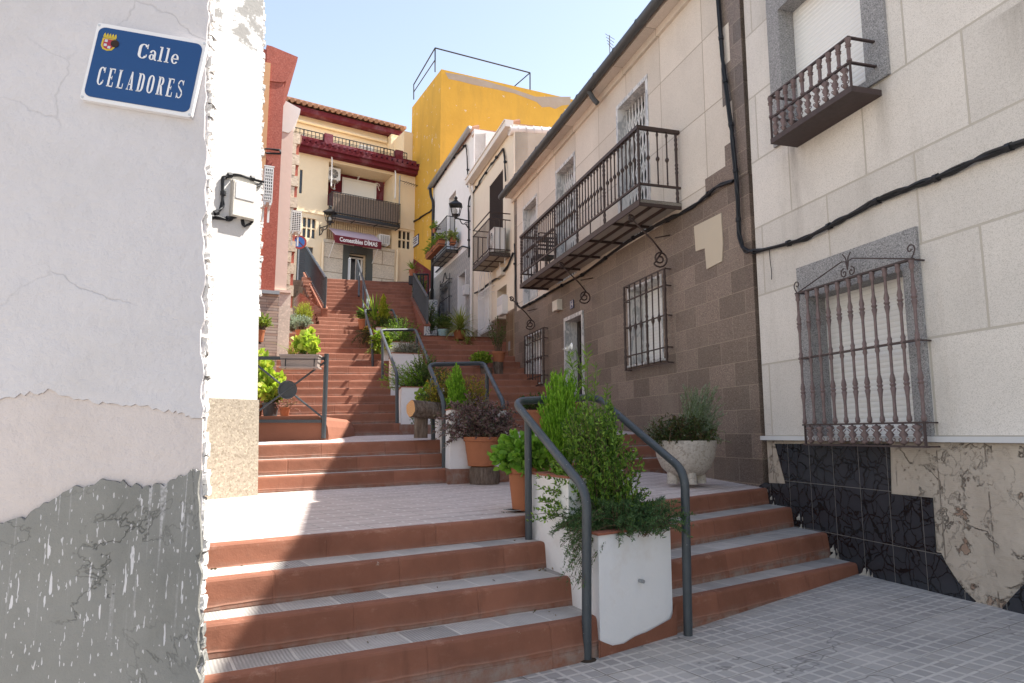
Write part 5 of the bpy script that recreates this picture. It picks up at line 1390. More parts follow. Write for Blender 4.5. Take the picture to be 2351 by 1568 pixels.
M_('pebbledash', speckled, (.43, .375, .30), (.32, .275, .21), scale=60, bump=.9, c3=(.6, .52, .4))
zpl = Z(LW, 530, 916)
L_T, L_B = LW.on(607, 0), LW.on(590, 1120)
def lE(z): return L_B[0]+(L_T[0]-L_B[0])*(z-L_B[1])/(L_T[1]-L_B[1])
mb = MB(); mb.plate([(-3, zpl), (lE(zpl)-.01, zpl), (lE(9.5)-.01, 9.5), (-3, 9.5)], LW.y(0), LW.y(-.3)); mb.build('wall', M['lit_wall'], h)
mb = MB(); mb.plate([(-3, .3), (lE(.3), .3), (lE(zpl), zpl), (-3, zpl)], LW.y(.02), LW.y(-.3)); mb.build('pebble_base', M['pebbledash'], h)
rough_edge('brick_edge', LW, h, zpl+.9, 8.5, lambda z: lE(z)+.01, .075, .2, .025, M['white_brick'])
mb = MB(); LW.box(mb, -3, lE(9)+.12, 9.0, 9.2, .15, -.6); mb.build('eave', M['band_stone'], h)
# red house
RW = REDH
M_('brick_render', speckled, (.37, .10, .068), (.3, .075, .05), scale=55, bump=.3, c3=(.45, .15, .11))
M_('peach', plaster, (.74, .60, .51), amt=.1, bump=.1)
def m_ledgestone():
    q = N('stacked ledger stone cladding'); fac, bc = q.brick(q.xz(), .34, .055, .003, .37, .1); fac2, b2 = q.brick(q.xz((.1, .02)), .21, .11, .0, .5, .1)
    col = q.ramp(bc, [(0., (.3, .17, .12)), (.3, (.48, .38, .31)), (.55, (.33, .27, .24)), (.8, (.5, .33, .24)), (1., (.55, .47, .4))]); col = q.mix(.35, col, q.ramp(b2, [(0., (.25, .18, .15)), (1., (.55, .45, .37))])); col = q.mix(q.math('MULTIPLY', q.noise(7, 5), .4), col, (.3, .25, .22))
    col = q.mix(fac, col, (.12, .1, .09)); q.bump(fac, .8, .01, True); q.bump(bc, .6, .012); return q.out(col, .85, .2)
M['ledgestone'] = m_ledgestone()
h = RW.empty('red_house', 'house with brick red rendered wall above stacked stone cladding on the left', 'house')
zl = Z(RW, 620, 668); zr_ = Z(RW, 640, 120)
mb = MB(); RW.box(mb, -2.5, S(RW, 643, 400), zl, zr_, 0, -1.2); mb.build('wall', M['brick_render'], h)
mb = MB(); RW.box(mb, S(RW, 585, 400), S(RW, 608, 400), zl, zr_-.3, .002, .05); mb.build('corner_trim', plain('ochre trim', (.55, .3, .15)), h)
mb = MB(); RW.box(mb, -2.5, S(RW, 637, 780), .8, zl-.07, .02, -1.2); mb.build('stone_cladding', M['ledgestone'], h)
mb = MB(); RW.box(mb, -2.5, S(RW, 641, 670), zl-.069, zl-.001, .08, -1.2); mb.build('slate_ledge', M['gutter_zinc'], h)
mb = MB(); ep = [RW.on(x, y) for x, y in [(612, 104), (624, 107), (684, 132), (682, 141), (657, 187), (648, 190), (612, 186)]]; mb.plate(ep, RW.y(.02), RW.y(-2.5)); mb.build('eave', M['brick_render'], h)
# peach house
PW = PINK
h = PW.empty('peach_house', 'pale peach house with white eave and cream tiled base on the left', 'house')
a0, a1 = S(PW, 630, 450), S(PW, 667, 450); zl = Z(PW, 655, 667); ztp = Z(PW, 660, 252)
mb = MB(); PW.box(mb, a0-1, a1, zl, ztp, 0, -1.5); mb.build('wall', M['peach'], h)
M_('cream_tile', speckled, (.66, .58, .49), (.62, .54, .45), scale=30, joint=(.9, .3, .004, .0, .1), jcol=(.5, .44, .36), rough=.4, bump=.05)
mb = MB(); PW.box(mb, a0-1, S(PW, 665, 740), 2.0, zl-.06, .02, -1.5); mb.build('tiled_base', M['cream_tile'], h)
mb = MB(); PW.box(mb, a0-1, S(PW, 668, 665), zl-.059, zl, .06, -1.5); mb.build('ledge', M['peach'], h)
mb = MB(); ep = [PW.on(x, y) for x, y in [(640, 236), (654, 231), (690, 251), (688, 262), (670, 300), (662, 306), (640, 300)]]; mb.plate(ep, PW.y(.02), PW.y(-2.)); mb.build('eave', M['gutter_white'], h)
# stone quoin house
SW = STONE
h = SW.empty('quoin_house', 'narrow rough stone quoin strip house edge with red render behind on the left', 'house')
a0, a1 = S(SW, 660, 500), S(SW, 681, 500); ztp = Z(SW, 680, 320)
mb = MB(); z = 3.6; i = 0
while z < ztp:
    hh = .32; wd = 0 if i % 2 else .1
    SW.box(mb, a0-.5, a1-wd, z, z+hh-.015, .03+random.uniform(0, .03), -.3); z += hh; i += 1
mb.build('quoin', speckled('rough cream stone', (.62, .5, .38), (.5, .38, .28), scale=22, bump=1.0), h)
mb = MB(); SW.box(mb, a0-.5, a1-.02, 3.6, ztp, .0, -.8); SW.box(mb, a0-.5, S(SW, 688, 500), 3.6, Z(SW, 688, 395), -.9, -2.2); mb.build('wall', M['brick_render'], h)
mb = MB(); ep = [SW.on(x, y) for x, y in [(660, 305), (668, 303), (693, 315), (692, 326), (680, 338), (660, 338)]]; mb.plate(ep, SW.y(.05), SW.y(-1.)); mb.build('eave', M['roof_tile'], h)
a0, a1 = S(PW, 603, 400, 1.0), S(PW, 623, 400, 1.0)
RA = Wall(tuple(atd(625, 998, 12.6)[:2]), 25, -1)
ac_unit(RA, S(RA, 604, 430), S(RA, 625, 430), Z(RA, 615, 470), Z(RA, 615, 389), -.15, .15, 'white air conditioner at the edge of the sunlit house against the red wall', front='g')
RB = Wall(tuple(atd(691, 998, 17.8)[:2]), 22, -1)
ac_unit(RB, S(RB, 667.5, 510), S(RB, 691, 510), Z(RB, 680, 536), Z(RB, 680, 489), -.15, .15, 'white gridded air conditioner on a stone bracket beside the quoin strip', front='g')
# ================================================================== planters, rails, fence, small things on the stair
UB = np.array([-.40, .917])                     # direction the planters and rails run up the stair
def pd(px, d): return np.array([(px-1175.5)/math.hypot(F, 214)*d, d])
def zpix(py, d, px=1175): return float(atd(px, py, d)[2])
M_('planter_white', plaster, (.74, .73, .73), dirt=(.5, .42, .35), amt=.7, bump=.35)
def planter(c0, wdir, width, length, z0, z1, label, back=UB, base=None):
    e = empty('planter_box', (c0[0], c0[1], z0), 0, label, 'planter', 'white masonry planters along the middle of the stair')
    wd = np.array(wdir)/np.linalg.norm(wdir); bk = np.array(back)/np.linalg.norm(back)
    P = lambda a, b: (wd[0]*a+bk[0]*b, wd[1]*a+bk[1]*b)
    hgt = z1-z0; t = .09
    def ring(mb, o, zlo, zhi, ins=0.):
        q = [P(-o, -o), P(width+o, -o), P(width+o, length+o), P(-o, length+o)]; r = [P(t-ins, t-ins), P(width-t+ins, t-ins), P(width-t+ins, length-t+ins), P(t-ins, length-t+ins)]
        vs = [(*p, zlo) for p in q]+[(*p, zhi) for p in q]+[(*p, zlo) for p in r]+[(*p, zhi) for p in r]
        fs = []
        for i in range(4):
            j = (i+1) % 4
            fs += [(i, j, 4+j, 4+i), (8+j, 8+i, 12+i, 12+j), (4+i, 4+j, 12+j, 12+i), (j, i, 8+i, 8+j)]
        mb.mesh(vs, fs)
    m = MB(); ring(m, 0, 0, hgt-.014); m.build('wall', M['planter_white'], e)
    m = MB(); ring(m, .014, hgt-.014, hgt, .01); m.build('rim_tile', M['terra_tile'], e)
    m = MB(); m.prism([P(t, t), P(width-t, t), P(width-t, length-t), P(t, length-t)], .05, hgt-.07); m.build('soil', M['soil'], e)
    if base:
        m = MB(); m.prism([P(-.02, -.02), P(width+.02, -.02), P(width+.02, length+.02), P(-.02, length+.02)], -.02, base); m.build('painted_base', M['riser'], e)
    return e, (lambda a, b, z=0: np.array([c0[0]+P(a*width, b*length)[0], c0[1]+P(a*width, b*length)[1], z1-.05+z]))
e0 = EDGE[0][1]; eL, eR = e0[2][:2], e0[3][:2]
ed = (eR-eL)/np.linalg.norm(eR-eL)
def col_on(A, d, px): r = pix_dir(px); Mx = np.array([[d[0], -r[0]], [d[1], -r[1]]]); s, t = np.linalg.solve(Mx, -A); return A+d*s
pA = col_on(eL, ed, 1367)-np.array([-ed[1], ed[0]])*.012; pA2 = col_on(eL, ed, 1532)
zA_ = zpix(1224, pA[1])
PLA, fA = planter(pA, pA2-pA, np.linalg.norm(pA2-pA), .40, -.0, zA_, 'white planter box at the foot of the stair holding rosemary, front end of the row')
m = MB(); q0, q1 = EDGE[0][1][2], EDGE[0][1][3]
# the painted riser continues below the white front with a wavy line
nn_ = np.array([ed[1], -ed[0]])
pts_t = []
wA = np.linalg.norm(pA2-pA)
L_ = [(-.02, .11), (.03, .085), (.1, .055), (.2, .05), (.3, .075), (.42, .085), (.55, .11), (.65, .13), (wA-.02, .165), (wA, .2), (wA+.02, .24)]
vs = []
for a, z in L_:
    p = pA+ed*a+nn_*.006; vs += [(p[0], p[1], -.1), (p[0], p[1], z)]
for i in range(len(L_)-1): m.face([vs[2*i], vs[2*i+2], vs[2*i+3], vs[2*i+1]], 0, [(L_[i][0], 0), (L_[i+1][0], 0), (L_[i+1][0], .2), (L_[i][0], .2)])
o = m.build('painted_base', M['riser'], PLA); o.location = (-pA[0], -pA[1], 0)
m = MB(); p = pA+ed*wA*.52+nn_*.02; zz = zpix(1338, pA[1]+.15); m.tube([(p[0]-nn_[0]*.02-pA[0], p[1]-nn_[1]*.02-pA[1], zz), (p[0]+nn_[0]*.02-pA[0], p[1]+nn_[1]*.02-pA[1], zz)], .012, 8); m.build('drain_spout', M['gutter_zinc'], PLA)
pB = pA+UB/np.linalg.norm(UB)*.405+ed*.01
PLB, fB = planter(pB, ed, wA*.95, .62, .2, zpix(1094, pB[1]), 'taller white planter box behind the rosemary planter, holding dense myrtle')
dC = 8.15
pC = pd(1034, dC)
PLC, fC = planter(pC, (.93, .36), .72, 1.5, .7, 1.66, 'white planter box beside the second flight, behind the purple potted plant', (-.25, .97), .25)
pD = pd(920, 11.35)
PLD, fD = planter(pD, (.95, .3), .72, 1.5, 1.2, zpix(887, 11.35), 'white planter box at the foot of the third flight with spreading shrubs', (-.22, .97), .32)
pE = pd(895, 13.6)
PLE, fE = planter(pE, (.95, .3), .62, 1.1, 1.7, zpix(809, 13.6), 'white planter box with grey lavender halfway up the third flight', (-.22, .97))
pF = pd(874, 15.6)
PLF, fF = planter(pF, (.95, .3), .6, 1.1, 2.4, zpix(783, 15.6), 'white planter box with trailing rosemary and geranium at the upper landing', (-.22, .97))
pG = pd(857, 17.6)
PLG, fG = planter(pG, (.95, .3), .58, .9, 3.0, zpix(750, 17.6), 'uppermost white planter box holding a golden conifer and yucca', (-.22, .97))
# ------------------------------------------------------------------ hand rails
RG = 'steel tube handrails in the middle of the stair'
def handrail(pts, posts, label, r=.03, cr=.12):
    o = np.array(pts[0]); e = empty('handrail', tuple(o), 0, label, 'handrail', RG)
    m = MB(); m.tube(bez([tuple(np.array(p)-o) for p in pts], 7, cr), r, 12); m.build('rail', M['steel'], e, smooth=True, auto=50)
    for a, b in posts:
        m = MB(); m.tube([tuple(np.array(a)-o), tuple(np.array(b)-o)], r*.95, 10); m.build('post', M['steel'], e, smooth=True, auto=50)
    for p in (pts[0], pts[-1]):
        m = MB(); m.lathe([(r*2.0, -.005), (r*2.0, .004), (r*1.1, .008)], tuple(np.array(p)-o), 10); m.build('foot_stain', M['soil'], e)
    return e
def PX(px, py, d): return atd(px, py, d)
l0 = att(1347, 1515, 0, 0); r0 = att(1580, 1466, 0.0, 0)
handrail([l0, PX(1347, 1128, l0[1]), PX(1180, 921, 5.32), PX(1372, 912, 5.85), PX(1572, 1082, r0[1]), r0],
         [(att(1214, 1240, .57, 0), PX(1212, 960, att(1214, 1240, .57, 0)[1])), (PX(1413, 1135, 5.5), PX(1405, 962, 5.5))], 'dark steel handrail around the front planter at the foot of the stair')
l0 = att(1020, 1108, .79); 
handrail([l0, PX(1019, 922, l0[1]), PX(984, 837, 9.4), PX(1111, 834, 9.9), PX(1156, 925, 8.5), PX(1156, 1090, 8.5)],
         [(PX(995, 1034, 9.0), PX(992, 868, 9.0)), (PX(1118, 1030, 9.6), PX(1118, 855, 9.6))], 'dark steel handrail along the second flight beside the log bench')
l0 = PX(912, 990, 11.5)
handrail([l0, PX(911, 858, 11.5), PX(874, 758, 14.2), PX(954, 757, 14.7), PX(987, 835, 12.6), PX(990, 985, 12.6)],
         [(PX(878, 870, 13.9), PX(878, 775, 13.9)), (PX(957, 860, 14.4), PX(957, 770, 14.4))], 'dark steel handrail along the third flight beside the lavender planter')
l0 = PX(856, 858, 15.5)
handrail([l0, PX(854.5, 775, 15.5), PX(837.5, 711, 18), PX(902, 711.5, 18.5), PX(919, 758, 16.8), PX(926, 800, 16.2)],
         [(PX(841, 760, 17.6), PX(841, 724, 17.6)), (PX(906, 765, 18.2), PX(906, 722, 18.2))], 'dark steel handrail around the golden conifer planter', .03)
handrail([PX(818, 648, 24.2), PX(820.5, 596, 24.2), PX(847, 690, 19.4), PX(843, 712, 19.3)],
         [(PX(824, 680, 21.6), PX(825, 612, 23.2)), (PX(834, 708, 20.2), PX(834.5, 645, 21.6)), (PX(842, 722, 19.6), PX(842, 676, 20.1))], 'single steel handrail climbing the upper flight towards the shop door', .035, .2)
e = empty('door_pole', tuple(PX(801, 641, 25.5)), 0, 'pale steel pole standing at the top of the stair before the shop door', 'pole')
m = MB(); m.tube([(0, 0, -.2), (0, 0, zpix(596, 25.5)-zpix(641, 25.5))], .05, 8); m.build('post', M['gutter_zinc'], e)
m = MB(); m.lathe([(.05, 0), (.055, .03), (.02, .07)], (0, 0, zpix(596, 25.5)-zpix(641, 25.5)), 8); m.build('cap', M['gutter_zinc'], e)
# ------------------------------------------------------------------ curb and fence on the left landing
FC = Wall((pd(743, 8.95)), 4, -1)
zc0 = Z(FC, 743, 1003); 
cu = empty('curb_block', FC.loc(), FC.rz, 'rounded terracotta painted curb block under the left fence', 'curb')
m = MB(); zt_c = Z(FC, 660, 955); xr = S(FC, 764)
prof = [(-4, -.3+zc0)]+[(-4, zt_c), (xr-.14, zt_c), (xr-.06, zt_c-.05), (xr-.02, zt_c-.14), (xr, zc0+.02), (xr, zc0-.3)]
m.plate(prof, FC.y(-.04), FC.y(-2.2)); 
m.build('block', M['terra_paint'] if 'terra_paint' in M else M.setdefault('terra_paint', plain('terracotta painted concrete', TERRA, rough=.8, var=.18, scale=4, bump=.3)), cu)
fe = empty('fence', FC.loc(), FC.rz, 'dark steel fence panel with crossed bars and a round disc on the left landing', 'fence')
zt_f, zb_f = Z(FC, 660, 822), Z(FC, 660, 967); cx, cz = FC.on(661, 895)
m = MB(); m.tube([(0, 0, zc0-.02), (0, 0, Z(FC, 743, 812))], .03, 10); m.build('post', M['steel'], fe, smooth=True, auto=50)
m = MB(); FC.box(m, -3, -.03, zt_f-.025, zt_f+.02, -.015, .015); m.build('top_rail', M['steel'], fe)
m = MB(); FC.box(m, -3, -.03, zb_f-.02, zb_f+.02, -.02, .02); m.build('bottom_rail', M['steel'], fe)
m = MB(); m.tube([(0, FC.y(.0), zb_f+.03), (cx*2, FC.y(.0), 2*cz-zb_f-.03)], .014, 6); m.tube([(0, FC.y(.02), 2*cz-zb_f-.03), (cx*2, FC.y(.02), zb_f+.03)], .014, 6); m.build('cross_bars', M['steel'], fe)
m = MB(); n = 24; rr = .112
m.plate([(cx+rr*math.cos(2*math.pi*i/n), cz+rr*math.sin(2*math.pi*i/n)) for i in range(n)], FC.y(.02), FC.y(-.02)); m.build('disc', M['steel'], fe)
m = MB(); m.tube([(cx+rr*math.cos(2*math.pi*i/n), FC.y(.022), cz+rr*math.sin(2*math.pi*i/n)) for i in range(n+1)], .012, 6); m.build('disc_rim', M['steel'], fe)
# ------------------------------------------------------------------ parapets and railings of the upper flight
def parapet(n0, f0, wdir, thick, zn, zf, zlow, label, mats, end=None):
    e = empty('stair_parapet', (n0[0], n0[1], zlow), 0, label, 'parapet', 'sloping parapets of the upper flight')
    w_ = np.array(wdir)*thick; o = np.array([n0[0], n0[1]])
    a, b, c, d = n0-o, n0-o+w_, f0-o+w_, f0-o
    k = .06; nn0 = (f0-n0)/np.linalg.norm(f0-n0)
    m = MB(); m.prism([a, b, c, d], 0, [zn-zlow-.02, zn-zlow-.02, zf-zlow-.02, zf-zlow-.02]); m.build('wall', mats[0], e)
    m = MB(); o2 = np.array(wdir)*.015; m.prism([a-o2-nn0*.015, b+o2-nn0*.015, c+o2, d-o2], [zn-zlow-.019]*2+[zf-zlow-.019]*2, [zn-zlow+.02]*2+[zf-zlow+.02]*2); m.build('coping', mats[1], e)
    if end is not None:
        m = MB(); q = nn0*.02; m.prism([a-q, b-q, b-q*.1, a-q*.1], 0, zn-zlow-.04); m.build('tiled_end', end, e)
    return e
def sloped_railing(n0, f0, zn0, zn1, zf0, zf1, nb, label):
    o = np.array([n0[0], n0[1], zn0]); e = empty('stair_railing', tuple(o), 0, label, 'railing', 'dark barred railings on the stair parapets')
    A = lambda t, k: np.array([*(n0*(1-t)+f0*t), (zn0*(1-t)+zf0*t)*(1-k)+(zn1*(1-t)+zf1*t)*k])-o
    m = MB(); m.tube([A(0, 1), A(1, 1)], .04, 6); m.build('top_rail', M['steel'], e)
    m = MB(); m.tube([A(0, .06), A(1, .06)], .02, 5); m.build('bottom_rail', M['steel'], e)
    for i in range(nb):
        t = i/(nb-1); m = MB(); r = .03 if i in (0, nb-1) else .014; p, q = A(t, 0), A(t, 1); m.box(p[0]-r, p[0]+r, p[1]-r, p[1]+r, p[2], q[2]); m.build('bar', M['steel'], e)
    return e
nL, fL = pd(728, 19.6), pd(681, 24.6)
parapet(nL, fL, (.93, .36), .16, zpix(709, 19.6), zpix(626, 24.6), 3.6, 'terracotta painted parapet on the left side of the upper flight', (M['terra_paint'], M['terra_paint']))
sloped_railing(nL+np.array([.07, .05]), fL+np.array([.07, .05]), zpix(706, 19.6), zpix(637, 19.6), zpix(626, 24.6), zpix(567, 24.6), 26, 'dark barred railing on the left parapet of the upper flight')
nR, fR = pd(969, 18.5), pd(937, 22.6)
parapet(nR, fR, (.93, .36), .17, zpix(746, 18.5), zpix(684, 22.6), 3.6, 'terracotta parapet with a patterned tile end on the right side of the upper flight', (M['terra_paint'], M['terra_paint']), M['azulejo_big'])
sloped_railing(nR+np.array([.08, .05]), fR+np.array([.08, .05]), zpix(742, 18.5), zpix(681, 18.5), zpix(684, 22.6), zpix(628, 22.6), 30, 'dark barred railing on the right parapet of the upper flight')
# small terrace behind the right parapet
m = MB(); a, b = pd(941, 24.4), pd(1000, 24.4)
m.prism([a, b, b+np.array([-.5, 3]), a+np.array([-.5, 3])], 3.6, zpix(688, 24.4)); tw_ = m.build('terrace_wall', M['azulejo_big']); tag(tw_, 'low wall faced with large patterned tiles beside the right parapet', 'wall')
e = empty('terrace_fence', tuple(PX(952, 688, 24.5)), 0, 'plain dark iron fence in front of the oxblood wall above the tiled low wall', 'fence')
o = PX(952, 688, 24.5)
m = MB(); m.tube([PX(952, 630, 24.5)-o, PX(984, 630, 24.5)-o], .035, 6); m.tube([PX(952, 685, 24.5)-o, PX(984, 685, 24.5)-o], .03, 6); m.build('rails', M['black_iron'], e)
for px in (958, 966, 972, 983): m = MB(); m.tube([PX(px, 630, 24.5)-o, PX(px, 687, 24.5)-o], .03, 5); m.build('post', M['black_iron'], e)
# retaining wall at left of the upper flight
m = MB(); a = pd(676, 20.6); b = pd(729, 19.7)
m.prism([a, b, b+np.array([-.3, .9]), a+np.array([-.5, .9])], 3.4, [zpix(672, 20.6), zpix(712, 19.7), zpix(712, 19.7), zpix(672, 20.6)]); tag(m.build('retaining_wall', M['ledgestone']), 'low rough stone retaining wall against the left parapet', 'wall')
# ------------------------------------------------------------------ logs
def m_bark():
    q = N('tree bark'); n = q.noise(9, 7, .7, stretch=(3, 3, .6)); col = q.ramp(n, [(.3, (.045, .032, .026)), (.5, (.16, .12, .095)), (.75, (.28, .23, .19))]); q.bump(n, 1.0, .03); return q.out(col, .95, .1)
M['bark'] = m_bark()
def m_endgrain():
    q = N('sawn log end'); ln = q.n('ShaderNodeVectorMath'); ln.operation = 'LENGTH'; q.L(q.obj(), ln.inputs[0]); f = q.math('FRACT', q.math('MULTIPLY', q.math('ADD', ln.outputs['Value'], q.math('MULTIPLY', q.noise(10, 3), .03)), 45)); col = q.mix(f, (.42, .22, .10), (.58, .34, .17)); return q.out(col, .9, .1)
M['endgrain'] = m_endgrain()
def log(name, a, b, r, label, cat='log', parent=None, group=None):
    a, b = np.array(a, float), np.array(b, float)
    if parent is None: e = empty(name, tuple(a), 0, label, cat, group); off = a
    else: e = parent; off = np.array(parent.location)
    ax = Vector(b-a); L = ax.length; q = ax.to_track_quat('Z', 'Y').to_matrix()
    m = MB(); n = 18; k = 7; vs = []
    ph = [random.uniform(.9, 1.08) for _ in range(n)]
    for i in range(k):
        for j in range(n):
            rr = r*ph[j]*random.uniform(.97, 1.03); v = q @ Vector((rr*math.cos(2*math.pi*j/n), rr*math.sin(2*math.pi*j/n), L*i/(k-1)))
            vs.append(tuple(np.array(v)+a-off))
    m.mesh(vs, [(i*n+j, i*n+(j+1) % n, (i+1)*n+(j+1) % n, (i+1)*n+j) for i in range(k-1) for j in range(n)])
    m.build('bark', M['bark'], e, smooth=True)
    for t, s in ((0, -1), (1, 1)):
        m = MB(); c = [vs[(0 if t == 0 else k-1)*n+j] for j in range(n)]; cen = np.mean(np.array(c), 0)
        m.mesh([tuple(np.array(p)-cen+np.array(q @ Vector((0, 0, s*.002)))) for p in c], [tuple(range(n-1, -1, -1)) if t == 0 else tuple(range(n))])
        o = m.build('sawn_end', M['endgrain'], e); o.location = tuple(cen)
    return e
gl = att(1112, 1110, .79)
log('tree_stump', gl, gl+np.array([0, 0, zpix(1072, gl[1])-gl[2]]), .168, 'short bark covered stump under the pot of purple leaves', 'stump', None, 'tree stumps used as pot stands')
gl2 = PX(966, 1002, 8.75)
lb = log('log_bench', gl2+np.array([0, 0, -.02]), [gl2[0], gl2[1], zpix(953, 8.75)], .085, 'bark covered log laid across an upright stump on the left landing', 'log')
lc = PX(943, 938, 8.5); log('x', lc, lc+np.array([.52, .42, -.03]), .105, '', parent=lb)
t1 = PX(1143, 863, 16.0); log('tree_stump', t1+np.array([0, 0, -.05]), [t1[0], t1[1], zpix(831, 16.0)], .125, 'dark upright stump under the tall potted pomegranate by the cream house', 'stump', None, 'tree stumps used as pot stands')
t2 = PX(1115, 862, 15.9); log('tree_stump', t2+np.array([0, 0, -.05]), [t2[0], t2[1], zpix(845, 15.9)], .16, 'low grey stump under the pot of yellow green geranium', 'stump', None, 'tree stumps used as pot stands')
t3 = PX(1050, 806, 18.6); log('tree_stump', t3+np.array([0, 0, -.1]), [t3[0], t3[1], zpix(779, 18.6)], .17, 'grey stump under the spider plant in front of the tiled house', 'stump', None, 'tree stumps used as pot stands')
# ------------------------------------------------------------------ lanterns
M_('lamp_glass', plain, (.4, .4, .38), rough=.1, spec=.5, var=.05, bump=0)
def lantern(pos, wallpt, label, hgt=.75):
    e = empty('wall_lantern', tuple(wallpt), 0, label, 'street lamp', 'wall mounted street lanterns'); o = np.array(wallpt); p = np.array(pos)-o; h_ = hgt; w0, w1 = .13*h_/.75, .21*h_/.75
    m = MB()
    for sx in (-1, 1):
        for sy in (-1, 1): m.tube([p+np.array([sx*w0, sy*w0, .12*h_]), p+np.array([sx*w1, sy*w1, .62*h_])], .014, 4)
    for ww, z in ((w0, .12), (w1, .62)):
        c = [p+np.array([sx*ww, sy*ww, z*h_]) for sx, sy in ((-1, -1), (1, -1), (1, 1), (-1, 1))]
        for i in range(4): m.tube([c[i], c[(i+1) % 4]], .014, 4)
    m.build('cage', M['black_iron'], e)
    m = MB(); wr = w1*1.2; tt = w1*.4
    b = [p+np.array([sx*wr, sy*wr, .63*h_]) for sx, sy in ((-1, -1), (1, -1), (1, 1), (-1, 1))]; t = [p+np.array([sx*tt, sy*tt, .84*h_]) for sx, sy in ((-1, -1), (1, -1), (1, 1), (-1, 1))]
    m.hexa([tuple(q) for q in b+t]); m.lathe([(tt, 0), (tt*1.1, .03), (tt*.5, .06), (tt*.8, .1), (tt*.7, .14), (tt*.15, .18)], tuple(p+np.array([0, 0, .84*h_])), 8); m.build('hood', M['black_iron'], e)
    m = MB(); m.lathe([(.03, -.06), (.06, .0), (.09, .06), (w0, .12*h_)], tuple(p), 8); m.build('base', M['black_iron'], e)
    m = MB(); m.lathe([(.03, .0), (.06, .08), (.05, .16), (.02, .2)], tuple(p+np.array([0, 0, .14*h_])), 8); m.build('bulb', M['lamp_glass'], e)
    m = MB(); m.tube([p+np.array([0, 0, -.03]), p*.7+np.array([0, 0, p[2]*.3-.05]), np.zeros(3)+np.array([0, 0, p[2]-.08])], .022, 6)
    L = np.linalg.norm(p[:2]); u = p/L if L > 0 else p; u = np.array([p[0], p[1], 0])/L
    pts = [u*(L*.75-L*.7*t)+np.array([0, 0, p[2]-.06-.26*math.sin(t*math.pi*.5)-.05*math.sin(t*9)]) for t in np.linspace(0, 1, 14)]
    m.tube(pts, .018, 6); 
    c0 = u*L*.3+np.array([0, 0, p[2]-.2]); m.tube([c0+u*.09*(1-i/20)*math.cos(i*.5)+np.array([0, 0, .09*(1-i/20)*math.sin(i*.5)]) for i in range(20)], .014, 5)
    m.tube([np.array([0, 0, p[2]+.05]), np.array([0, 0, p[2]-.4])], .025, 6); m.build('bracket', M['black_iron'], e)
    return e
wp_ = T.P(.15, Z(T, 1078, 503), 0); do = depth_for(T, .15, 1045, 0, 2.5); pp_ = T.P(.15, Z(T, 1045, 500, do), do)
lantern(pp_, wp_, 'black street lantern on a scrolled bracket between the tiled house and the cream house', .62)
wp_ = FW.P(fs(290), fz(290, 960), 0); pp_ = FW.P(fs(290)+.25, fz(320, 905, .55), .55)
lantern(pp_, wp_, 'black street lantern on the cream shop building beside its balcony', .72)
# ------------------------------------------------------------------ cables
def cable(label, runs, strands=3, r=.014, clips=0, group='black cable bundles along the walls'):
    o = np.array(runs[0]); e = empty('cable_bundle', tuple(o), 0, label, 'cable', group)
    sm = bez([tuple(np.array(p)-o) for p in runs], 4, .12)
    for k in range(strands):
        m = MB(); an = k*2.1; ph = random.uniform(0, 6); pts = []
        for i, p in enumerate(sm):
            pts.append(p+Vector((math.cos(an+i*.5+ph), math.sin(an+i*.5+ph), math.sin(an*1.7+i*.7+ph)))*r*.9*(1 if strands > 1 else .2))
        m.tube(pts, r, 6); m.build('strand', M['cable'], e, smooth=True, auto=60)
    if clips:
        m0 = None; tot = len(sm)
        L = [0.]; 
        for a, b in zip(sm[:-1], sm[1:]): L.append(L[-1]+(b-a).length)
        for c in range(clips):
            d = L[-1]*(c+.5)/clips; i = max(j for j in range(tot) if L[j] <= d); i = min(i, tot-2); t = (d-L[i])/max(1e-6, L[i+1]-L[i]); p = sm[i].lerp(sm[i+1], t); dr = (sm[i+1]-sm[i]).normalized()
            m = MB(); m.tube([p-dr*.02, p+dr*.02], r*2.3, 8); m.build('clip', M['cable'], e)
    return e
def wpath(wl, pl, off): return [wl.P(*wl.on(x, y, off), off) for x, y in pl]
cable('thick black cable bundle sweeping across the pale granite wall to the right edge', wpath(W, [(1644, -60), (1660, 150), (1680, 300), (1692, 430), (1697, 545), (1708, 577), (1735, 578), (1850, 548), (1930, 505), (2010, 462), (2090, 430), (2160, 405), (2250, 362), (2420, 300)], .035)+[W.P(-6.5, 3.35, .035), W.P(-9.5, 3.4, .035)], 4, .015, 22)
cable('black cable running under the long balcony of the terrazzo house', wpath(B, [(1683, 415), (1650, 425), (1600, 468), (1556, 492), (1500, 522), (1450, 548), (1390, 592), (1335, 632), (1280, 660), (1230, 690), (1195, 708), (1186, 700), (1183, 640), (1180, 560)], .03), 2, .016, 10)
cable('black cable following the eave of the terrazzo house under its gutter', wpath(B, [(1500, 30), (1440, 130), (1385, 190), (1320, 240), (1250, 330), (1190, 420), (1172, 445)], .05), 2, .014, 9)
cable('black cable under the white gutter of the cream house', wpath(C, [(1162, 415), (1160, 370), (1154, 340), (1130, 375), (1100, 420), (1078, 452), (1076, 480), (1076, 590)], .05), 2, .02, 6)
cable('black cable under the zinc gutter of the tiled house', wpath(T, [(1075, 430), (1073, 350), (1068, 332), (1050, 352), (1020, 392), (995, 430)], .05), 2, .02, 5)
cable('sagging cables along the top of the patterned tiles', wpath(T, [(1080, 570), (1060, 565), (1030, 595), (1000, 625)], .05), 3, .015, 0)
cable('cables drooping below the cream house balcony to the white downpipe', wpath(C, [(1178, 582), (1165, 612), (1140, 640), (1112, 660), (1090, 672)], .05), 3, .02, 0)
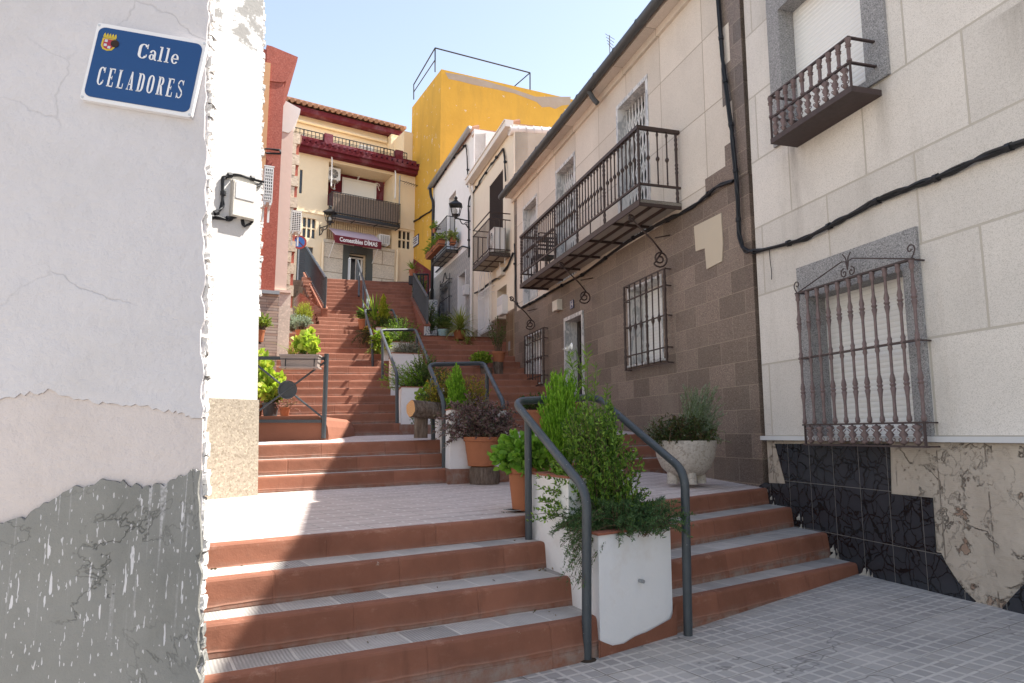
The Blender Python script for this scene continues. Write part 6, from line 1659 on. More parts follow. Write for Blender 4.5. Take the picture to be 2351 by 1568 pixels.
cable('ochre painted cables looping across the yellow house', [YLEFT.P(*YLEFT.on(x, y, .04), .04) for x, y in [(1001, 470), (985, 487), (965, 500), (950, 508), (945, 520)]], 3, .025, 0)
cable('thin loose wire hanging on the granite wall left of the grille', wpath(W, [(1766, 570), (1768, 600), (1772, 625), (1771, 642)], .02), 1, .004, 0)
cable('twisted cables leading along the top of the left red wall', wpath(RW, [(598, 345), (620, 340), (642, 345), (644, 352), (610, 352)], .05), 2, .014, 0)
# junction boxes -----------------------------------------------------------------
BG = 'small utility boxes on the house walls'
def ubox(wl, px0, py0, px1, py1, off, label, mat='beige_box', panel=False):
    a0, a1 = sorted((S(wl, px0, py0), S(wl, px1, py1))); zz1, zz0 = Z(wl, (px0+px1)/2, py0), Z(wl, (px0+px1)/2, py1)
    e = empty('utility_box', tuple(wl.P((a0+a1)/2, zz0, 0)), wl.rz, label, 'utility box', BG)
    w_, h_ = (a1-a0)/2, zz1-zz0
    m = MB(); m.box(-w_, w_, wl.y(0), wl.y(off), 0, h_); m.build('case', M[mat], e)
    m = MB(); m.box(-w_*.94, w_*.94, wl.y(off), wl.y(off+.012), h_*.03, h_*.97); m.build('cover', M[mat], e)
    if panel: m = MB(); m.box(-w_*.8, w_*.8, wl.y(off+.012), wl.y(off+.018), h_*.5, h_*.94); m.build('label_plate', M['band_stone'], e)
    return e
ubox(LW, 530, 421, 579, 504, .06, 'large pale junction box with cables on the sunlit white wall', 'beige_box', True)
cable('dark cables looped over the junction box on the sunlit wall', wpath(LW, [(470, 492), (500, 490), (513, 468), (512, 410), (522, 402), (560, 405), (604, 416)], .018), 2, .013, 4)
cable('grey cable bundle entering the sunlit wall box from the left', wpath(LW, [(465, 496), (500, 499), (532, 503), (541, 497)], .018), 3, .012, 2)
cable('painted white conduit looping under the junction box on the sunlit wall', wpath(LW, [(556, 505), (560, 518), (572, 518), (580, 505), (583, 430), (600, 420)], .018), 2, .01, 0)
ubox(B, 1279, 690, 1291, 714, .1, 'cream junction box beside the house number fourteen')
ubox(C, 1150, 618, 1161, 635, .12, 'cream junction box below the cream house balcony')
ubox(C, 1153, 681, 1166, 724, .14, 'white meter box beside the cream house entrance', 'white_plastic', True)
ubox(T, 1072, 655, 1078, 678, .14, 'white meter box on the patterned tiles', 'white_plastic', True)
ubox(B, 1167, 784, 1174, 806, .02, 'small square metal cover on the end of the terrazzo wall', 'gutter_zinc')
# number plate
M_('blue_paint', plain, (.01, .03, .12), rough=.3, bump=0)
a, z = B.on(1314.5, 699, .0); e = empty('number_plate', tuple(B.P(a, z, .01)), B.rz, 'small enamel house number plate reading 14 above the brown door', 'number plate')
m = MB(); m.box(-.09, .09, 0, .012, -.08, .08); m.build('plate', M['blue_paint'], e)
m = MB(); 
for x in (-.075, .066): m.box(x, x+.009, .0121, .014, -.068, .068)
for z_ in (-.068, .06): m.box(-.066, .066, .0121, .014, z_, z_+.008)
m.build('border', M['enamel_white'], e)
mt = Matrix.Translation((0, .013, 0)) @ Matrix.Rotation(math.pi, 4, 'Z') @ Matrix.Rotation(math.pi/2, 4, 'X')
put_text('14', .13, M['enamel_white'], e, mt, 'numeral', bold=.002, extrude=.002)
a, z = C.on(1147.5, 637, .0); mt = Matrix.Translation((0, 0, 0)) @ Matrix.Rotation(math.pi, 4, 'Z') @ Matrix.Rotation(math.pi/2, 4, 'X')
e = empty('house_numeral', tuple(C.P(a, z, .012)), C.rz, 'small dull house numeral 16 beside the cream house entrance', 'number plate'); put_text('16', .2, M['gutter_zinc'], e, mt, 'numeral', bold=.004, extrude=.006)
# round sign at left, street plate on the yellow house, grates
o = PX(687, 556, 26.0); e = empty('traffic_sign', tuple(o), R(15), 'round blue and red traffic sign half hidden behind the quoin strip', 'sign')
n = 20; m = MB(); m.plate([(.28*math.cos(2*math.pi*i/n), .28*math.sin(2*math.pi*i/n)) for i in range(n)], -.01, .01); m.build('disc', plain('sign red', (.35, .05, .04), rough=.4), e)
m = MB(); m.plate([(.21*math.cos(2*math.pi*i/n), .21*math.sin(2*math.pi*i/n)) for i in range(n)], -.014, -.0101); m.build('face', plain('sign blue', (.05, .14, .4), rough=.4), e)
m = MB(); m.plate([(-.17, .14), (-.14, .17), (.17, -.14), (.14, -.17)], -.018, -.0141); m.build('slash', M['burgundy'], e)
m = MB(); m.tube([(0, .03, .25), (0, .03, -2.2)], .03, 6); m.build('pole', M['gutter_zinc'], e)
a, z = YLEFT.on(955, 554, .0); e = empty('street_plate', tuple(YLEFT.P(a, z, .012)), YLEFT.rz, 'white street plate with blue border on the yellow house corner', 'sign')
m = MB(); m.box(-.42, .42, 0, .02, -.24, .24); m.build('border', M['enamel_blue'], e)
m = MB(); m.box(-.37, .37, .0201, .026, -.19, .19); m.build('plate', M['enamel_white'], e)
m = MB()
for k, (w_, z_) in enumerate(((.25, .08), (.3, -.02), (.2, -.11))): m.box(-w_, w_, .0261, .029, z_, z_+.05)
m.build('worn_lettering', M['enamel_blue'], e)
def grate(pt, rz, w_, h_, label):
    e = empty('drain_grate', tuple(pt), rz, label, 'drain grate', 'iron drain grates in the landing paving')
    m = MB(); m.box(-w_, w_, -h_, h_, .001, .006); m.build('frame', M['gutter_zinc'], e)
    m = MB()
    for i in range(9): x = -w_*.85+w_*1.7*i/8; m.box(x-w_*.05, x+w_*.05, -h_*.75, h_*.75, .0061, .008)
    m.build('slots', M['dark'], e)
ang = math.atan2(ed[1], ed[0])
p = att(555, 1183, .72); p[2] += .004; grate(p, ang-.25, .14, .07, 'small iron drain grate in the sunlit part of the landing')
p = att(1190, 1172, .735); p[2] += .006; grate(p, ang, .1, .07, 'iron drain grate under the potted coleus')

# leaf litter and grit along the step corners and the paving
lP = []; lD = []
for i in range(4):
    pts = EDGE[i][1]
    for _ in range(26):
        t = random.random(); j = 2 if random.random() < .7 else 1; a_, b_ = pts[j], pts[j+1]
        if random.random() < .5: t = random.choice([random.uniform(.0, .06), random.uniform(.93, 1.)])
        p = a_*(1-t)+b_*t; d_ = (b_-a_)[:2]; d_ = np.array([-d_[1], d_[0]])/np.linalg.norm(d_); o_ = random.choice([random.uniform(.12, .38), random.uniform(.3, .38)])
        lP.append([p[0]+d_[0]*o_, p[1]+d_[1]*o_, p[2]+.003])
for _ in range(90):
    x_, y_ = random.uniform(.6, 3.2), random.uniform(2.6, 5.2)
    if np.dot(np.array([x_, y_])-e1[2], nn) > -.05: continue
    lP.append([x_, y_, gz((x_, y_))+.003])
lP = np.array(lP); lD = np.stack([rng.normal(size=len(lP)), rng.normal(size=len(lP)), np.abs(rng.normal(size=len(lP)))*.15], 1)
LITTER = (lP, lD)
# ================================================================== plants
def unit(v): return v/np.maximum(1e-9, np.linalg.norm(v, axis=-1, keepdims=True))
def leaf_mesh(name, P, D, l, w, mat, parent, o, shape=4, fold=.25, curl=.0):
    """one small folded leaf per row: P base, D direction"""
    n = len(P)
    if n == 0: return None
    l = np.broadcast_to(np.asarray(l, float), (n,))*rng.uniform(.7, 1.2, n); w = np.broadcast_to(np.asarray(w, float), (n,))*rng.uniform(.75, 1.2, n)
    D = unit(D); A = unit(np.cross(D, rng.normal(size=(n, 3)))); Nn = np.cross(A, D)
    L_, W_ = l[:, None], w[:, None]
    if shape == 4: V = [P, P+D*L_*.45+A*W_*.5+Nn*W_*fold, P+D*L_-Nn*L_*curl, P+D*L_*.45-A*W_*.5+Nn*W_*fold]
    else: V = [P, P+D*L_*.25+A*W_*.42+Nn*W_*fold*.6, P+D*L_*.65+A*W_*.46+Nn*W_*fold, P+D*L_-Nn*L_*curl, P+D*L_*.65-A*W_*.46+Nn*W_*fold, P+D*L_*.25-A*W_*.42+Nn*W_*fold*.6]
    k = len(V); co_ = np.stack(V, 1).reshape(-1, 3)-np.asarray(o)
    me = bpy.data.meshes.new(name); me.vertices.add(n*k); me.vertices.foreach_set('co', co_.astype(np.float32).ravel())
    if k == 4: idx = np.arange(n*4).reshape(n, 4)[:, [0, 1, 2, 0, 2, 3]].reshape(-1); tri = 3; nf = 2*n
    else: idx = np.arange(n*6).reshape(n, 6)[:, [0, 1, 2, 3, 0, 3, 4, 5]].reshape(-1); tri = 4; nf = 2*n
    me.loops.add(len(idx)); me.loops.foreach_set('vertex_index', idx.astype(np.int32))
    me.polygons.add(nf); me.polygons.foreach_set('loop_start', np.arange(nf, dtype=np.int32)*tri)
    me.materials.append(mat); me.update(calc_edges=True); me.validate()
    ob = bpy.data.objects.new(name, me); COL.objects.link(ob); ob.parent = parent
    return ob
def twigs(bases, tips, rise=.1, droop=0., seg=6):
    """curves from base to tip; returns (n,seg+1,3)"""
    t = np.linspace(0, 1, seg+1)[None, :, None]
    b, e = bases[:, None, :], tips[:, None, :]
    ln = np.linalg.norm(tips-bases, axis=1)[:, None, None]
    c = b+(e-b)*.45+np.array([0, 0, 1])*ln*rise
    p = b*(1-t)**2+c*2*t*(1-t)+e*t*t
    p[..., 2] -= (t[..., 0]**2)*ln[..., 0]*droop
    return p
def twig_leaves(cur, per, t0=.25, spread=.8, up=.15, cluster=1):
    n, s1, _ = cur.shape; s = s1-1
    t = rng.uniform(t0, 1, (n, per))*s; i = np.minimum(t.astype(int), s-1); f = (t-i)[..., None]
    ar = np.arange(n)[:, None]
    P = cur[ar, i]*(1-f)+cur[ar, i+1]*f; T = unit(cur[ar, i+1]-cur[ar, i])
    D = T*(1-spread*.5)+rng.normal(size=P.shape)*spread*.6+np.array([0, 0, up])
    # terminal tuft
    return P.reshape(-1, 3), D.reshape(-1, 3)
def stem_mesh(name, cur, r, mat, parent, o, maxn=120):
    m = MB()
    for c in cur[:maxn]:
        c = c-np.asarray(o); m.tube([tuple(p) for p in c], list(np.linspace(r, r*.4, len(c))), 4, caps=False)
    return m.build(name, mat, parent)
def ell_tips(n, c, rx, ry, rz, up=.0, lo=-.2, jit=.25):
    d = unit(rng.normal(size=(n*3, 3))); d = d[d[:, 2] > lo][:n]
    r = rng.uniform(1-jit, 1+jit*.4, (len(d), 1))
    return np.asarray(c)+d*np.array([rx, ry, rz])*r
LM = {}
def lm(key, *cols, trans=.35): 
    LM[key] = leafmat(key, cols, trans); return LM[key]
lm('myrtle leaf', (.05, .10, .02), (.09, .18, .03), (.17, .29, .045), (.27, .40, .065))
lm('rosemary leaf', (.035, .075, .03), (.065, .125, .045), (.11, .18, .07), trans=.2)
lm('thuja leaf', (.09, .20, .016), (.18, .36, .028), (.3, .5, .05))
lm('golden thuja leaf', (.18, .24, .02), (.32, .36, .03), (.42, .36, .04))
lm('lily leaf', (.10, .19, .02), (.22, .36, .045))
lm('purple leaf', (.06, .032, .036), (.14, .075, .085), (.23, .14, .145), (.08, .10, .05), (.3, .2, .2), trans=.2)
lm('coleus leaf', (.10, .22, .025), (.17, .34, .04), (.26, .44, .07))
lm('lavender leaf', (.13, .17, .11), (.22, .27, .185), (.31, .36, .26), trans=.2)
lm('dark shrub leaf', (.035, .065, .016), (.065, .12, .028), (.12, .18, .045))
lm('reddish shrub leaf', (.03, .05, .016), (.06, .09, .025), (.09, .05, .025), trans=.2)
lm('nandina leaf', (.12, .16, .02), (.25, .28, .03), (.38, .3, .04), (.42, .2, .04))
lm('grey lavender leaf', (.2, .22, .17), (.3, .31, .25), (.16, .17, .12), trans=.2)
lm('geranium leaf', (.10, .19, .02), (.2, .31, .035), (.33, .4, .06))
lm('lime leaf', (.25, .38, .04), (.38, .5, .07), (.5, .5, .1))
lm('blue juniper leaf', (.16, .24, .19), (.28, .37, .3), (.38, .45, .36), trans=.2)
lm('yellow shrub leaf', (.28, .34, .04), (.42, .45, .07), (.2, .27, .03))
lm('spider leaf', (.14, .19, .03), (.3, .34, .09), (.45, .45, .2))
lm('blade leaf', (.12, .22, .02), (.25, .36, .05))
lm('pink leaf', (.4, .2, .2), (.3, .12, .13), (.2, .2, .1))
lm('sedum leaf', (.55, .38, .08), (.45, .4, .08))
M_('twig_brown', plain, (.12, .08, .05), rough=.9, var=.3, bump=.1)
M_('twig_green', plain, (.10, .15, .04), rough=.8, var=.2, bump=.0)
M_('petal_white', plain, (.8, .78, .75), rough=.6, var=.05, bump=0)
M_('petal_red', plain, (.5, .02, .05), rough=.6, var=.2, bump=0)
M_('pot_blue', plain, (.30, .47, .52), rough=.5, var=.2, bump=.05)
M_('pot_dark', plain, (.06, .065, .07), rough=.5, var=.15, bump=.05)
M_('pot_taupe', plain, (.36, .30, .27), rough=.6, var=.12, bump=.08)
M_('stone_bowl', speckled, (.52, .47, .41), (.38, .33, .28), scale=60, bump=.8, stain=.45, stainc=(.3, .26, .2), c3=(.6, .56, .5))
def bush(e, c, rx, ry, rz, n, per, l, w, mat, base=None, spread=.8, up=.15, rise=.15, droop=.0, lo=-.25, t0=.3, stem='twig_brown', sr=.004, shape=4, name='foliage', br=.25, fold=.25, jit=.25, ms=90):
    o = np.array(e.location); c = np.asarray(c, float); b = np.asarray(base if base is not None else c-np.array([0, 0, rz*.8]), float)
    tips = ell_tips(n, c, rx, ry, rz, lo=lo, jit=jit)
    bases = b+rng.normal(size=(len(tips), 3))*np.array([rx*br, ry*br, .01])
    cur = twigs(bases, tips, rise, droop)
    P, D = twig_leaves(cur, per, t0, spread, up)
    ob = leaf_mesh(name, P, D, l, w, LM[mat], e, o, shape, fold)
    stem_mesh('stems', cur, sr, M[stem], e, o, ms)
    return cur
def flowers(e, cur, n, r, mat, name='flowers'):
    o = np.array(e.location); m = MB(); idx = rng.choice(len(cur), min(n, len(cur)), replace=False)
    for i in idx:
        p = cur[i, -1]+rng.normal(size=3)*r-o
        for k in range(5):
            q = k*1.257+random.random()*.4; d = np.array([math.cos(q), math.sin(q), .3]); s = np.array([-math.sin(q), math.cos(q), 0])
            m.mesh([p, p+d*r*.7+s*r*.35, p+d*r*1.2, p+d*r*.7-s*r*.35], [(0, 1, 2, 3)])
    m.build(name, mat, e)
def pot(e, rt, rb, h, mat, z0=0., rim=.16, n=20, at=(0, 0)):
    m = MB(); m.lathe([(rb*.9, 0), (rb, .005), (rt*.93, h*(1-rim)), (rt*.95, h*(1-rim)), (rt, h*(1-rim)+.004), (rt*1.02, h), (rt*.93, h), (rt*.9, h*.9)], (at[0], at[1], z0), n); m.build('pot', mat, e, smooth=True, auto=35)
    m = MB(); m.lathe([(.01, 0), (rt*.9, .0), (rt*.88, .006)], (at[0], at[1], z0+h*.93), n); m.build('soil', M['soil'], e)
def blades(e, c, n, ln, w, mat, up=(.3, 1.2), droop=.5, name='leaves', seg=6):
    o = np.array(e.location); m = MB()
    for i in range(n):
        q = random.uniform(0, 6.283); el = random.uniform(*up); L = ln*random.uniform(.65, 1.1)
        d = np.array([math.cos(q)*math.cos(el), math.sin(q)*math.cos(el), math.sin(el)]); s = np.array([-math.sin(q), math.cos(q), 0])*w*.5
        pts = []; p = np.array(c)-o; v = d.copy()
        for k in range(seg+1):
            pts.append(p.copy()); p = p+v*L/seg; v = v-np.array([0, 0, droop/seg]); v /= np.linalg.norm(v)
        vs = []; 
        for k, pp in enumerate(pts):
            t = k/seg; ww = (1-t**2.2)*(.6+.4*math.sin(min(1, t*3)*1.57)); vs += [pp-s*ww, pp+s*ww]
        m.mesh(vs, [(2*k, 2*k+1, 2*k+3, 2*k+2) for k in range(seg)])
    m.build(name, LM[mat], e)
def thing(name, loc, label, cat, group=None): return empty(name, tuple(map(float, loc)), 0, label, cat, group)
# -- front planter: rosemary hanging over the rim
c = fA(.5, .5); e = thing('rosemary', c, 'low dark rosemary spilling over the rim of the front planter', 'shrub')
n = 520; q = rng.uniform(0, 6.283, n); rr = rng.uniform(.1, .50, n)
tips = c+np.stack([np.cos(q)*rr*1.0, np.sin(q)*rr*.75-.04, rng.uniform(.05, .24, n)-np.maximum(0, rr-.38)*.9], 1)
lefty = rng.uniform(size=n) < .17
hang = np.array(fA(-.10, .4)); k_ = lefty.sum(); tips[lefty] = np.stack([hang[0]+rng.uniform(-.12, .03, k_), hang[1]+rng.uniform(-.2, .2, k_), hang[2]-rng.uniform(-.08, .30, k_)], 1)
bs = c+np.stack([np.cos(q)*rr*.6, np.sin(q)*rr*.45-.02, np.zeros(n)], 1)
cur = twigs(bs, tips, .5, .0, 8); P, D = twig_leaves(cur, 60, .1, .9, .3)
leaf_mesh('foliage', P, D, .027, .0062, LM['rosemary leaf'], e, c, fold=.1); stem_mesh('stems', cur, .003, M['twig_brown'], e, c, 260)
# -- second planter: myrtle, thuja, lily
c = fA(.48, .92); e = thing('myrtle_shrub', c, 'dense glossy green myrtle shrub with upright twigs filling the second planter', 'shrub')
n = 430; q = rng.uniform(0, 6.283, n); rr = np.sqrt(rng.uniform(.02, 1, n)); hh = rng.uniform(.0, 1., n)
tips = c+np.stack([np.cos(q)*rr*(.50-.33*hh**1.3)-.07, np.sin(q)*rr*(.38-.22*hh), .03+.88*hh*rng.uniform(.85, 1.05, n)], 1)
cur = twigs(c+rng.normal(size=(n, 3))*np.array([.10, .08, .005]), tips, .22, .0, 7); P, D = twig_leaves(cur, 44, .28, .9, .35)
leaf_mesh('foliage', P, D, .033, .0145, LM['myrtle leaf'], e, c, fold=.3); stem_mesh('stems', cur, .0035, M['twig_brown'], e, c, 190)
flowers(e, cur, 5, .012, M['petal_white'])
def thuja(name, base, r, hgt, mat, label, n=260, per=26, l=.035, w=.011, sq=1.0, egg=False):
    e = thing(name, base, label, 'conifer')
    hh = rng.uniform(.04, 1, n); q = rng.uniform(0, 6.283, n); prof = np.sin(np.clip(hh*.9+.12, 0, 1)*math.pi)**.6*(1-.35*hh)
    if egg: prof = np.sqrt(np.clip(1-((hh-.56)/.50)**2, .03, 1))*np.where(hh < .3, .55+hh*1.5, 1.)
    rr = r*prof*rng.uniform(.6, 1.1, n)
    tips = np.asarray(base)+np.stack([np.cos(q)*rr, np.sin(q)*rr*sq, hh*hgt], 1)
    bases = np.asarray(base)+np.stack([np.cos(q)*rr*.3, np.sin(q)*rr*.3, np.maximum(0.0, hh-.33)*hgt], 1)
    cur = twigs(bases, tips, .0, 0., 6); P, D = twig_leaves(cur, per, .15, .55, .9)
    leaf_mesh('foliage', P, D, l, w, LM[mat], e, base, fold=.15); m = MB(); m.tube([(0, 0, -.05), (0, 0, hgt*.75)], [r*.14, r*.03], 6); m.build('trunk', M['twig_brown'], e)
    return e
bt = fB(.32, .85); bt = pd(1288, 5.38); bt = np.array([*bt, fB(0, 0)[2]])
thuja('thuja', bt, .165, zpix(852, 5.38)-bt[2], 'thuja leaf', 'bright green thuja rising beside the front handrail corner', 520, 34, .036, .010, egg=True)
c = np.array([*pd(1352, 5.45), fB(0, 0)[2]]); e = thing('lily', c, 'tall leafy lily stems with one white bloom in front of the terrazzo wall', 'flower')
o = c; m = MB(); allP = []; allD = []; tops = []
for px, py, dd in ((1304, 806, 5.5), (1322, 800, 5.6), (1346, 788, 5.5), (1368, 830, 5.55), (1395, 880, 5.5), (1410, 930, 5.6)):
    t = PX(px, py, dd); b = c+rng.normal(size=3)*np.array([.05, .05, 0]); mid = (b+t)/2+np.array([.05, 0, .05])
    pts = [b*(1-s)**2+mid*2*s*(1-s)+t*s*s for s in np.linspace(0, 1, 9)]; m.tube([tuple(p-o) for p in pts], list(np.linspace(.007, .003, 9)), 5); tops.append(t)
    for s in rng.uniform(.12, .97, 70):
        p = b*(1-s)**2+mid*2*s*(1-s)+t*s*s; q = random.uniform(0, 6.283); allP.append(p); allD.append([math.cos(q), math.sin(q), .75])
m.build('stems', M['twig_green'], e); leaf_mesh('leaves', np.array(allP), np.array(allD), .07, .011, LM['lily leaf'], e, o, fold=.2)
m = MB(); t = tops[0]-o
for k in range(6):
    q = k*1.047; d = np.array([math.cos(q)*.6-.5, math.sin(q)*.6-.1, .35]); d /= np.linalg.norm(d); s = np.cross(d, [0, 0, 1.]); s /= np.linalg.norm(s)
    m.mesh([t, t+d*.03+s*.013, t+d*.062, t+d*.03-s*.013], [(0, 1, 2, 3)])
m.lathe([(.003, 0), (.011, .012), (.013, .03), (.008, .05), (.002, .058)], tuple(t+np.array([.03, 0, .01])), 7); m.build('bloom', M['petal_white'], e, smooth=True)
# -- purple plant in terracotta on the stump
zs_ = zpix(1070, gl[1]); b = np.array([*pd(1106, gl[1]), zs_]); e = thing('potted_purple_plant', b, 'terracotta pot of purple brown leaves with tiny white flowers on a stump', 'potted plant')
ph = zpix(1003, gl[1])-zs_; pot(e, .215, .16, ph, M['terracotta'])
cur = bush(e, b+np.array([-.06, -.02, ph+.2]), .50, .36, .36, 170, 34, .044, .019, 'purple leaf', base=b+np.array([0, 0, ph]), lo=-.75, rise=.2, droop=.12, sr=.003, spread=1.0, br=.3); flowers(e, cur, 70, .013, M['petal_white'])
# -- coleus
b = att(1203, 1171, .735); e = thing('potted_coleus', b, 'terracotta pot of bright green broad leaves standing on a drain grate beside the handrail', 'potted plant')
ph = zpix(1072, b[1])-b[2]; pot(e, .135, .095, ph, M['terracotta'])
bush(e, b+np.array([.01, 0, ph+.08]), .27, .22, .2, 75, 13, .075, .056, 'coleus leaf', base=b+np.array([0, 0, ph]), lo=-.55, spread=1.1, stem='twig_green', shape=6, fold=.12, t0=.35)
# -- stone bowl
b = att(1576, 1107, .775); rb_ = 70*b[1]/1582; hb_ = zpix(1011, b[1])-b[2]
e = thing('stone_planter', b, 'round white stone bowl planter on small feet by the terrazzo wall', 'planter')
m = MB(); m.lathe([(rb_*.30, .07), (rb_*.55, .085), (rb_*.78, .16), (rb_*.93, .28), (rb_*.99, .4), (rb_*1.0, hb_-.03), (rb_*.99, hb_), (rb_*.9, hb_), (rb_*.88, hb_-.06)], (0, 0, 0), 32); m.build('bowl', M['stone_bowl'], e, smooth=True, auto=50)
for q in (-1.5, .2, 1.7, 3.4):
    m = MB(); m.lathe([(.065, -.01), (.06, .06), (.05, .14), (.03, .18)], (rb_*.5*math.cos(q), rb_*.5*math.sin(q), 0), 8); m.build('foot', M['stone_bowl'], e, smooth=True, auto=50)
m = MB(); m.lathe([(.01, 0), (rb_*.9, 0), (rb_*.88, .005)], (0, 0, hb_-.06), 20); m.build('soil', M['soil'], e)
tb_ = b+np.array([0, 0, hb_-.04])
e = thing('lavender', tb_+np.array([.12, .05, 0]), 'grey green lavender with thin upright stems in the stone bowl', 'shrub')
o = np.array(e.location); n = 230; q = rng.uniform(0, 6.283, n); hh = rng.uniform(.15, 1, n)
tips = o+np.stack([.10+np.cos(q)*(.38-.16*hh)*rng.uniform(.2, 1, n), np.sin(q)*.25*rng.uniform(.2, 1, n)*(1-.4*hh), -.12+.80*hh], 1)
cur = twigs(o+rng.normal(size=(n, 3))*np.array([.1, .08, .005]), tips, .2, 0, 6); P, D = twig_leaves(cur, 34, .2, .7, .4)
leaf_mesh('foliage', P, D, .038, .0075, LM['lavender leaf'], e, o, fold=.1); stem_mesh('stems', cur, .0028, M['twig_green'], e, o, 230)
e = thing('leafy_shrub', tb_+np.array([-.1, -.1, 0]), 'dark leafy shrub with small white flowers at the front of the stone bowl', 'shrub')
cur = bush(e, tb_+np.array([-.06, -.1, .10]), .40, .26, .22, 130, 20, .046, .02, 'reddish shrub leaf', base=tb_+np.array([-.05, -.08, 0]), lo=-.5, spread=1.0, br=.3); flowers(e, cur, 14, .012, M['petal_white'])
e = thing('grey_santolina', tb_+np.array([-.22, -.02, 0]), 'small grey green feathery clump on the left rim of the stone bowl', 'shrub')
bush(e, tb_+np.array([-.28, -.05, .12]), .2, .18, .2, 90, 26, .03, .006, 'lavender leaf', base=tb_+np.array([-.2, -.02, 0]), lo=-.7)
# -- second flight planter
c = fC(.35, .25); b = np.array([*pd(1046, 8.6), c[2]]); thuja('thuja', b, .17, zpix(836, 8.6)-b[2], 'thuja leaf', 'small pointed green thuja behind the purple potted plant', 260, 24, .04, .012)
for px, py0, py1, dd, rx, lab in ((1018, 852, 925, 8.9, .26, 'yellow green nandina on the left of the small thuja'), (1082, 862, 930, 8.9, .24, 'yellow green nandina on the right of the small thuja')):
    b = np.array([*pd(px, dd), c[2]]); e = thing('nandina', b, lab, 'shrub', None); hz = zpix(py0, dd)-b[2]
    bush(e, b+np.array([0, 0, hz*.55]), rx, .24, hz*.5, 110, 22, .034, .011, 'nandina leaf', base=b, lo=-.7, spread=.9, up=.3)
b = np.array([*pd(990, 9.0), 1.72]); e = thing('abelia', b, 'loose small leaved green shrub spilling beside the log bench', 'shrub')
bush(e, b+np.array([.1, 0, .0]), .4, .3, .32, 80, 20, .03, .014, 'dark shrub leaf', base=b, lo=-.8, spread=1.0, droop=.2)
b = np.array([*pd(985, 10.3), zpix(950, 10.3)]); e = thing('ivy_geranium', b, 'pale green lobed geranium behind the log bench', 'flower')
bush(e, b+np.array([0, 0, .22]), .22, .2, .26, 60, 9, .06, .055, 'geranium leaf', base=b, shape=6, stem='twig_green', fold=.1)
# -- third flight planters
b = fD(.4, .3); e = thing('juniper_shrub', b, 'feathery green juniper leaning over the left handrail of the third flight', 'shrub')
bush(e, b+np.array([-.25, 0, .2]), .38, .4, .34, 120, 30, .045, .009, 'thuja leaf', base=b, lo=-.6, up=.2, spread=.7)
e = thing('cotoneaster', b+np.array([.2, .1, 0]), 'dark green small leaved shrub filling the planter of the third flight', 'shrub')
bush(e, b+np.array([.22, .1, .24]), .50, .4, .40, 210, 30, .034, .015, 'dark shrub leaf', base=b+np.array([.2, .1, 0]), lo=-.75, spread=.9, droop=.1, jit=.4)
cs2 = np.array([*pd(968, 12.2), zpix(880, 12.2)]); e = thing('privet_sprigs', cs2, 'upright bright green sprigs in front of the white lavender planter', 'shrub')
bush(e, cs2+np.array([0, 0, .22]), .28, .2, .42, 50, 30, .032, .012, 'myrtle leaf', base=cs2, lo=0., up=.4)
b = fE(.5, .3); e = thing('grey_lavender', b, 'silvery grey lavender clump in the white planter halfway up', 'shrub')
bush(e, b+np.array([.02, 0, .1]), .36, .32, .24, 210, 28, .04, .008, 'grey lavender leaf', base=b, lo=-.3, up=.3)
b = fF(-.05, .05)+np.array([0, -.02, .1]); e = thing('geranium', b, 'green round leaved geranium hanging over the left of the upper landing planter', 'flower')
bush(e, b+np.array([0, -.1, -.1]), .24, .22, .3, 60, 9, .075, .07, 'geranium leaf', base=b, lo=-.9, shape=6, stem='twig_green', fold=.1); 
b = fF(-.1, .5); e = thing('trailing_rosemary', b, 'trailing rosemary hanging down the left side of the upper landing planter', 'shrub')
n = 70; tips = b+np.stack([rng.uniform(-.3, .1, n), rng.uniform(-.3, .3, n), rng.uniform(-.75, .1, n)], 1); cur = twigs(b+rng.normal(size=(n, 3))*.06, tips, .5, 0); P, D = twig_leaves(cur, 40, .1, .9, .1); leaf_mesh('foliage', P, D, .045, .010, LM['geranium leaf'], e, b, fold=.1); stem_mesh('stems', cur, .005, M['twig_brown'], e, b, 70)
b = fF(.7, .4); e = thing('privet_shrub', b, 'airy green shrub with upright tips above the grey lavender', 'shrub')
bush(e, b+np.array([.0, 0, .28]), .52, .4, .42, 170, 26, .042, .016, 'myrtle leaf', base=b, lo=-.5, up=.3, jit=.4)
b = np.array([*pd(873, 18.0), fG(0, 0)[2]]); thuja('golden_thuja', b, .21, zpix(676, 18.0)-b[2], 'golden thuja leaf', 'golden yellow conifer in the uppermost planter', 260, 24, .06, .022)
b = np.array([*pd(853, 18.1), fG(0, 0)[2]]); e = thing('yucca', b, 'green yucca with sword leaves left of the golden conifer', 'plant')
blades(e, b+np.array([0, 0, .3]), 34, .75, .055, 'blade leaf', (.1, 1.4), .25)
b = fG(.5, .3); e = thing('dark_cotoneaster', b, 'dark green spreading shrub around the foot of the golden conifer', 'shrub')
bush(e, b+np.array([.05, 0, .14]), .58, .4, .30, 190, 28, .04, .017, 'dark shrub leaf', base=b, lo=-.45, spread=.9, jit=.5)
zz = zpix(757, 18.6); b = np.array([*pd(826, 18.6), zz]); e = thing('potted_shrub', b, 'worn terracotta pot with a dark green shrub left of the uppermost planter', 'potted plant')
ph = zpix(734, 18.6)-zz; pot(e, .145, .10, ph, M['terracotta']); bush(e, b+np.array([.03, 0, ph+.16]), .22, .2, .22, 80, 18, .045, .02, 'dark shrub leaf', base=b+np.array([0, 0, ph]), lo=-.4)
b = np.array([*pd(838, 17.0), zpix(752, 17.0)]); e = thing('sedum', b, 'yellow flowered sedum trailing down beside the handrail', 'plant')
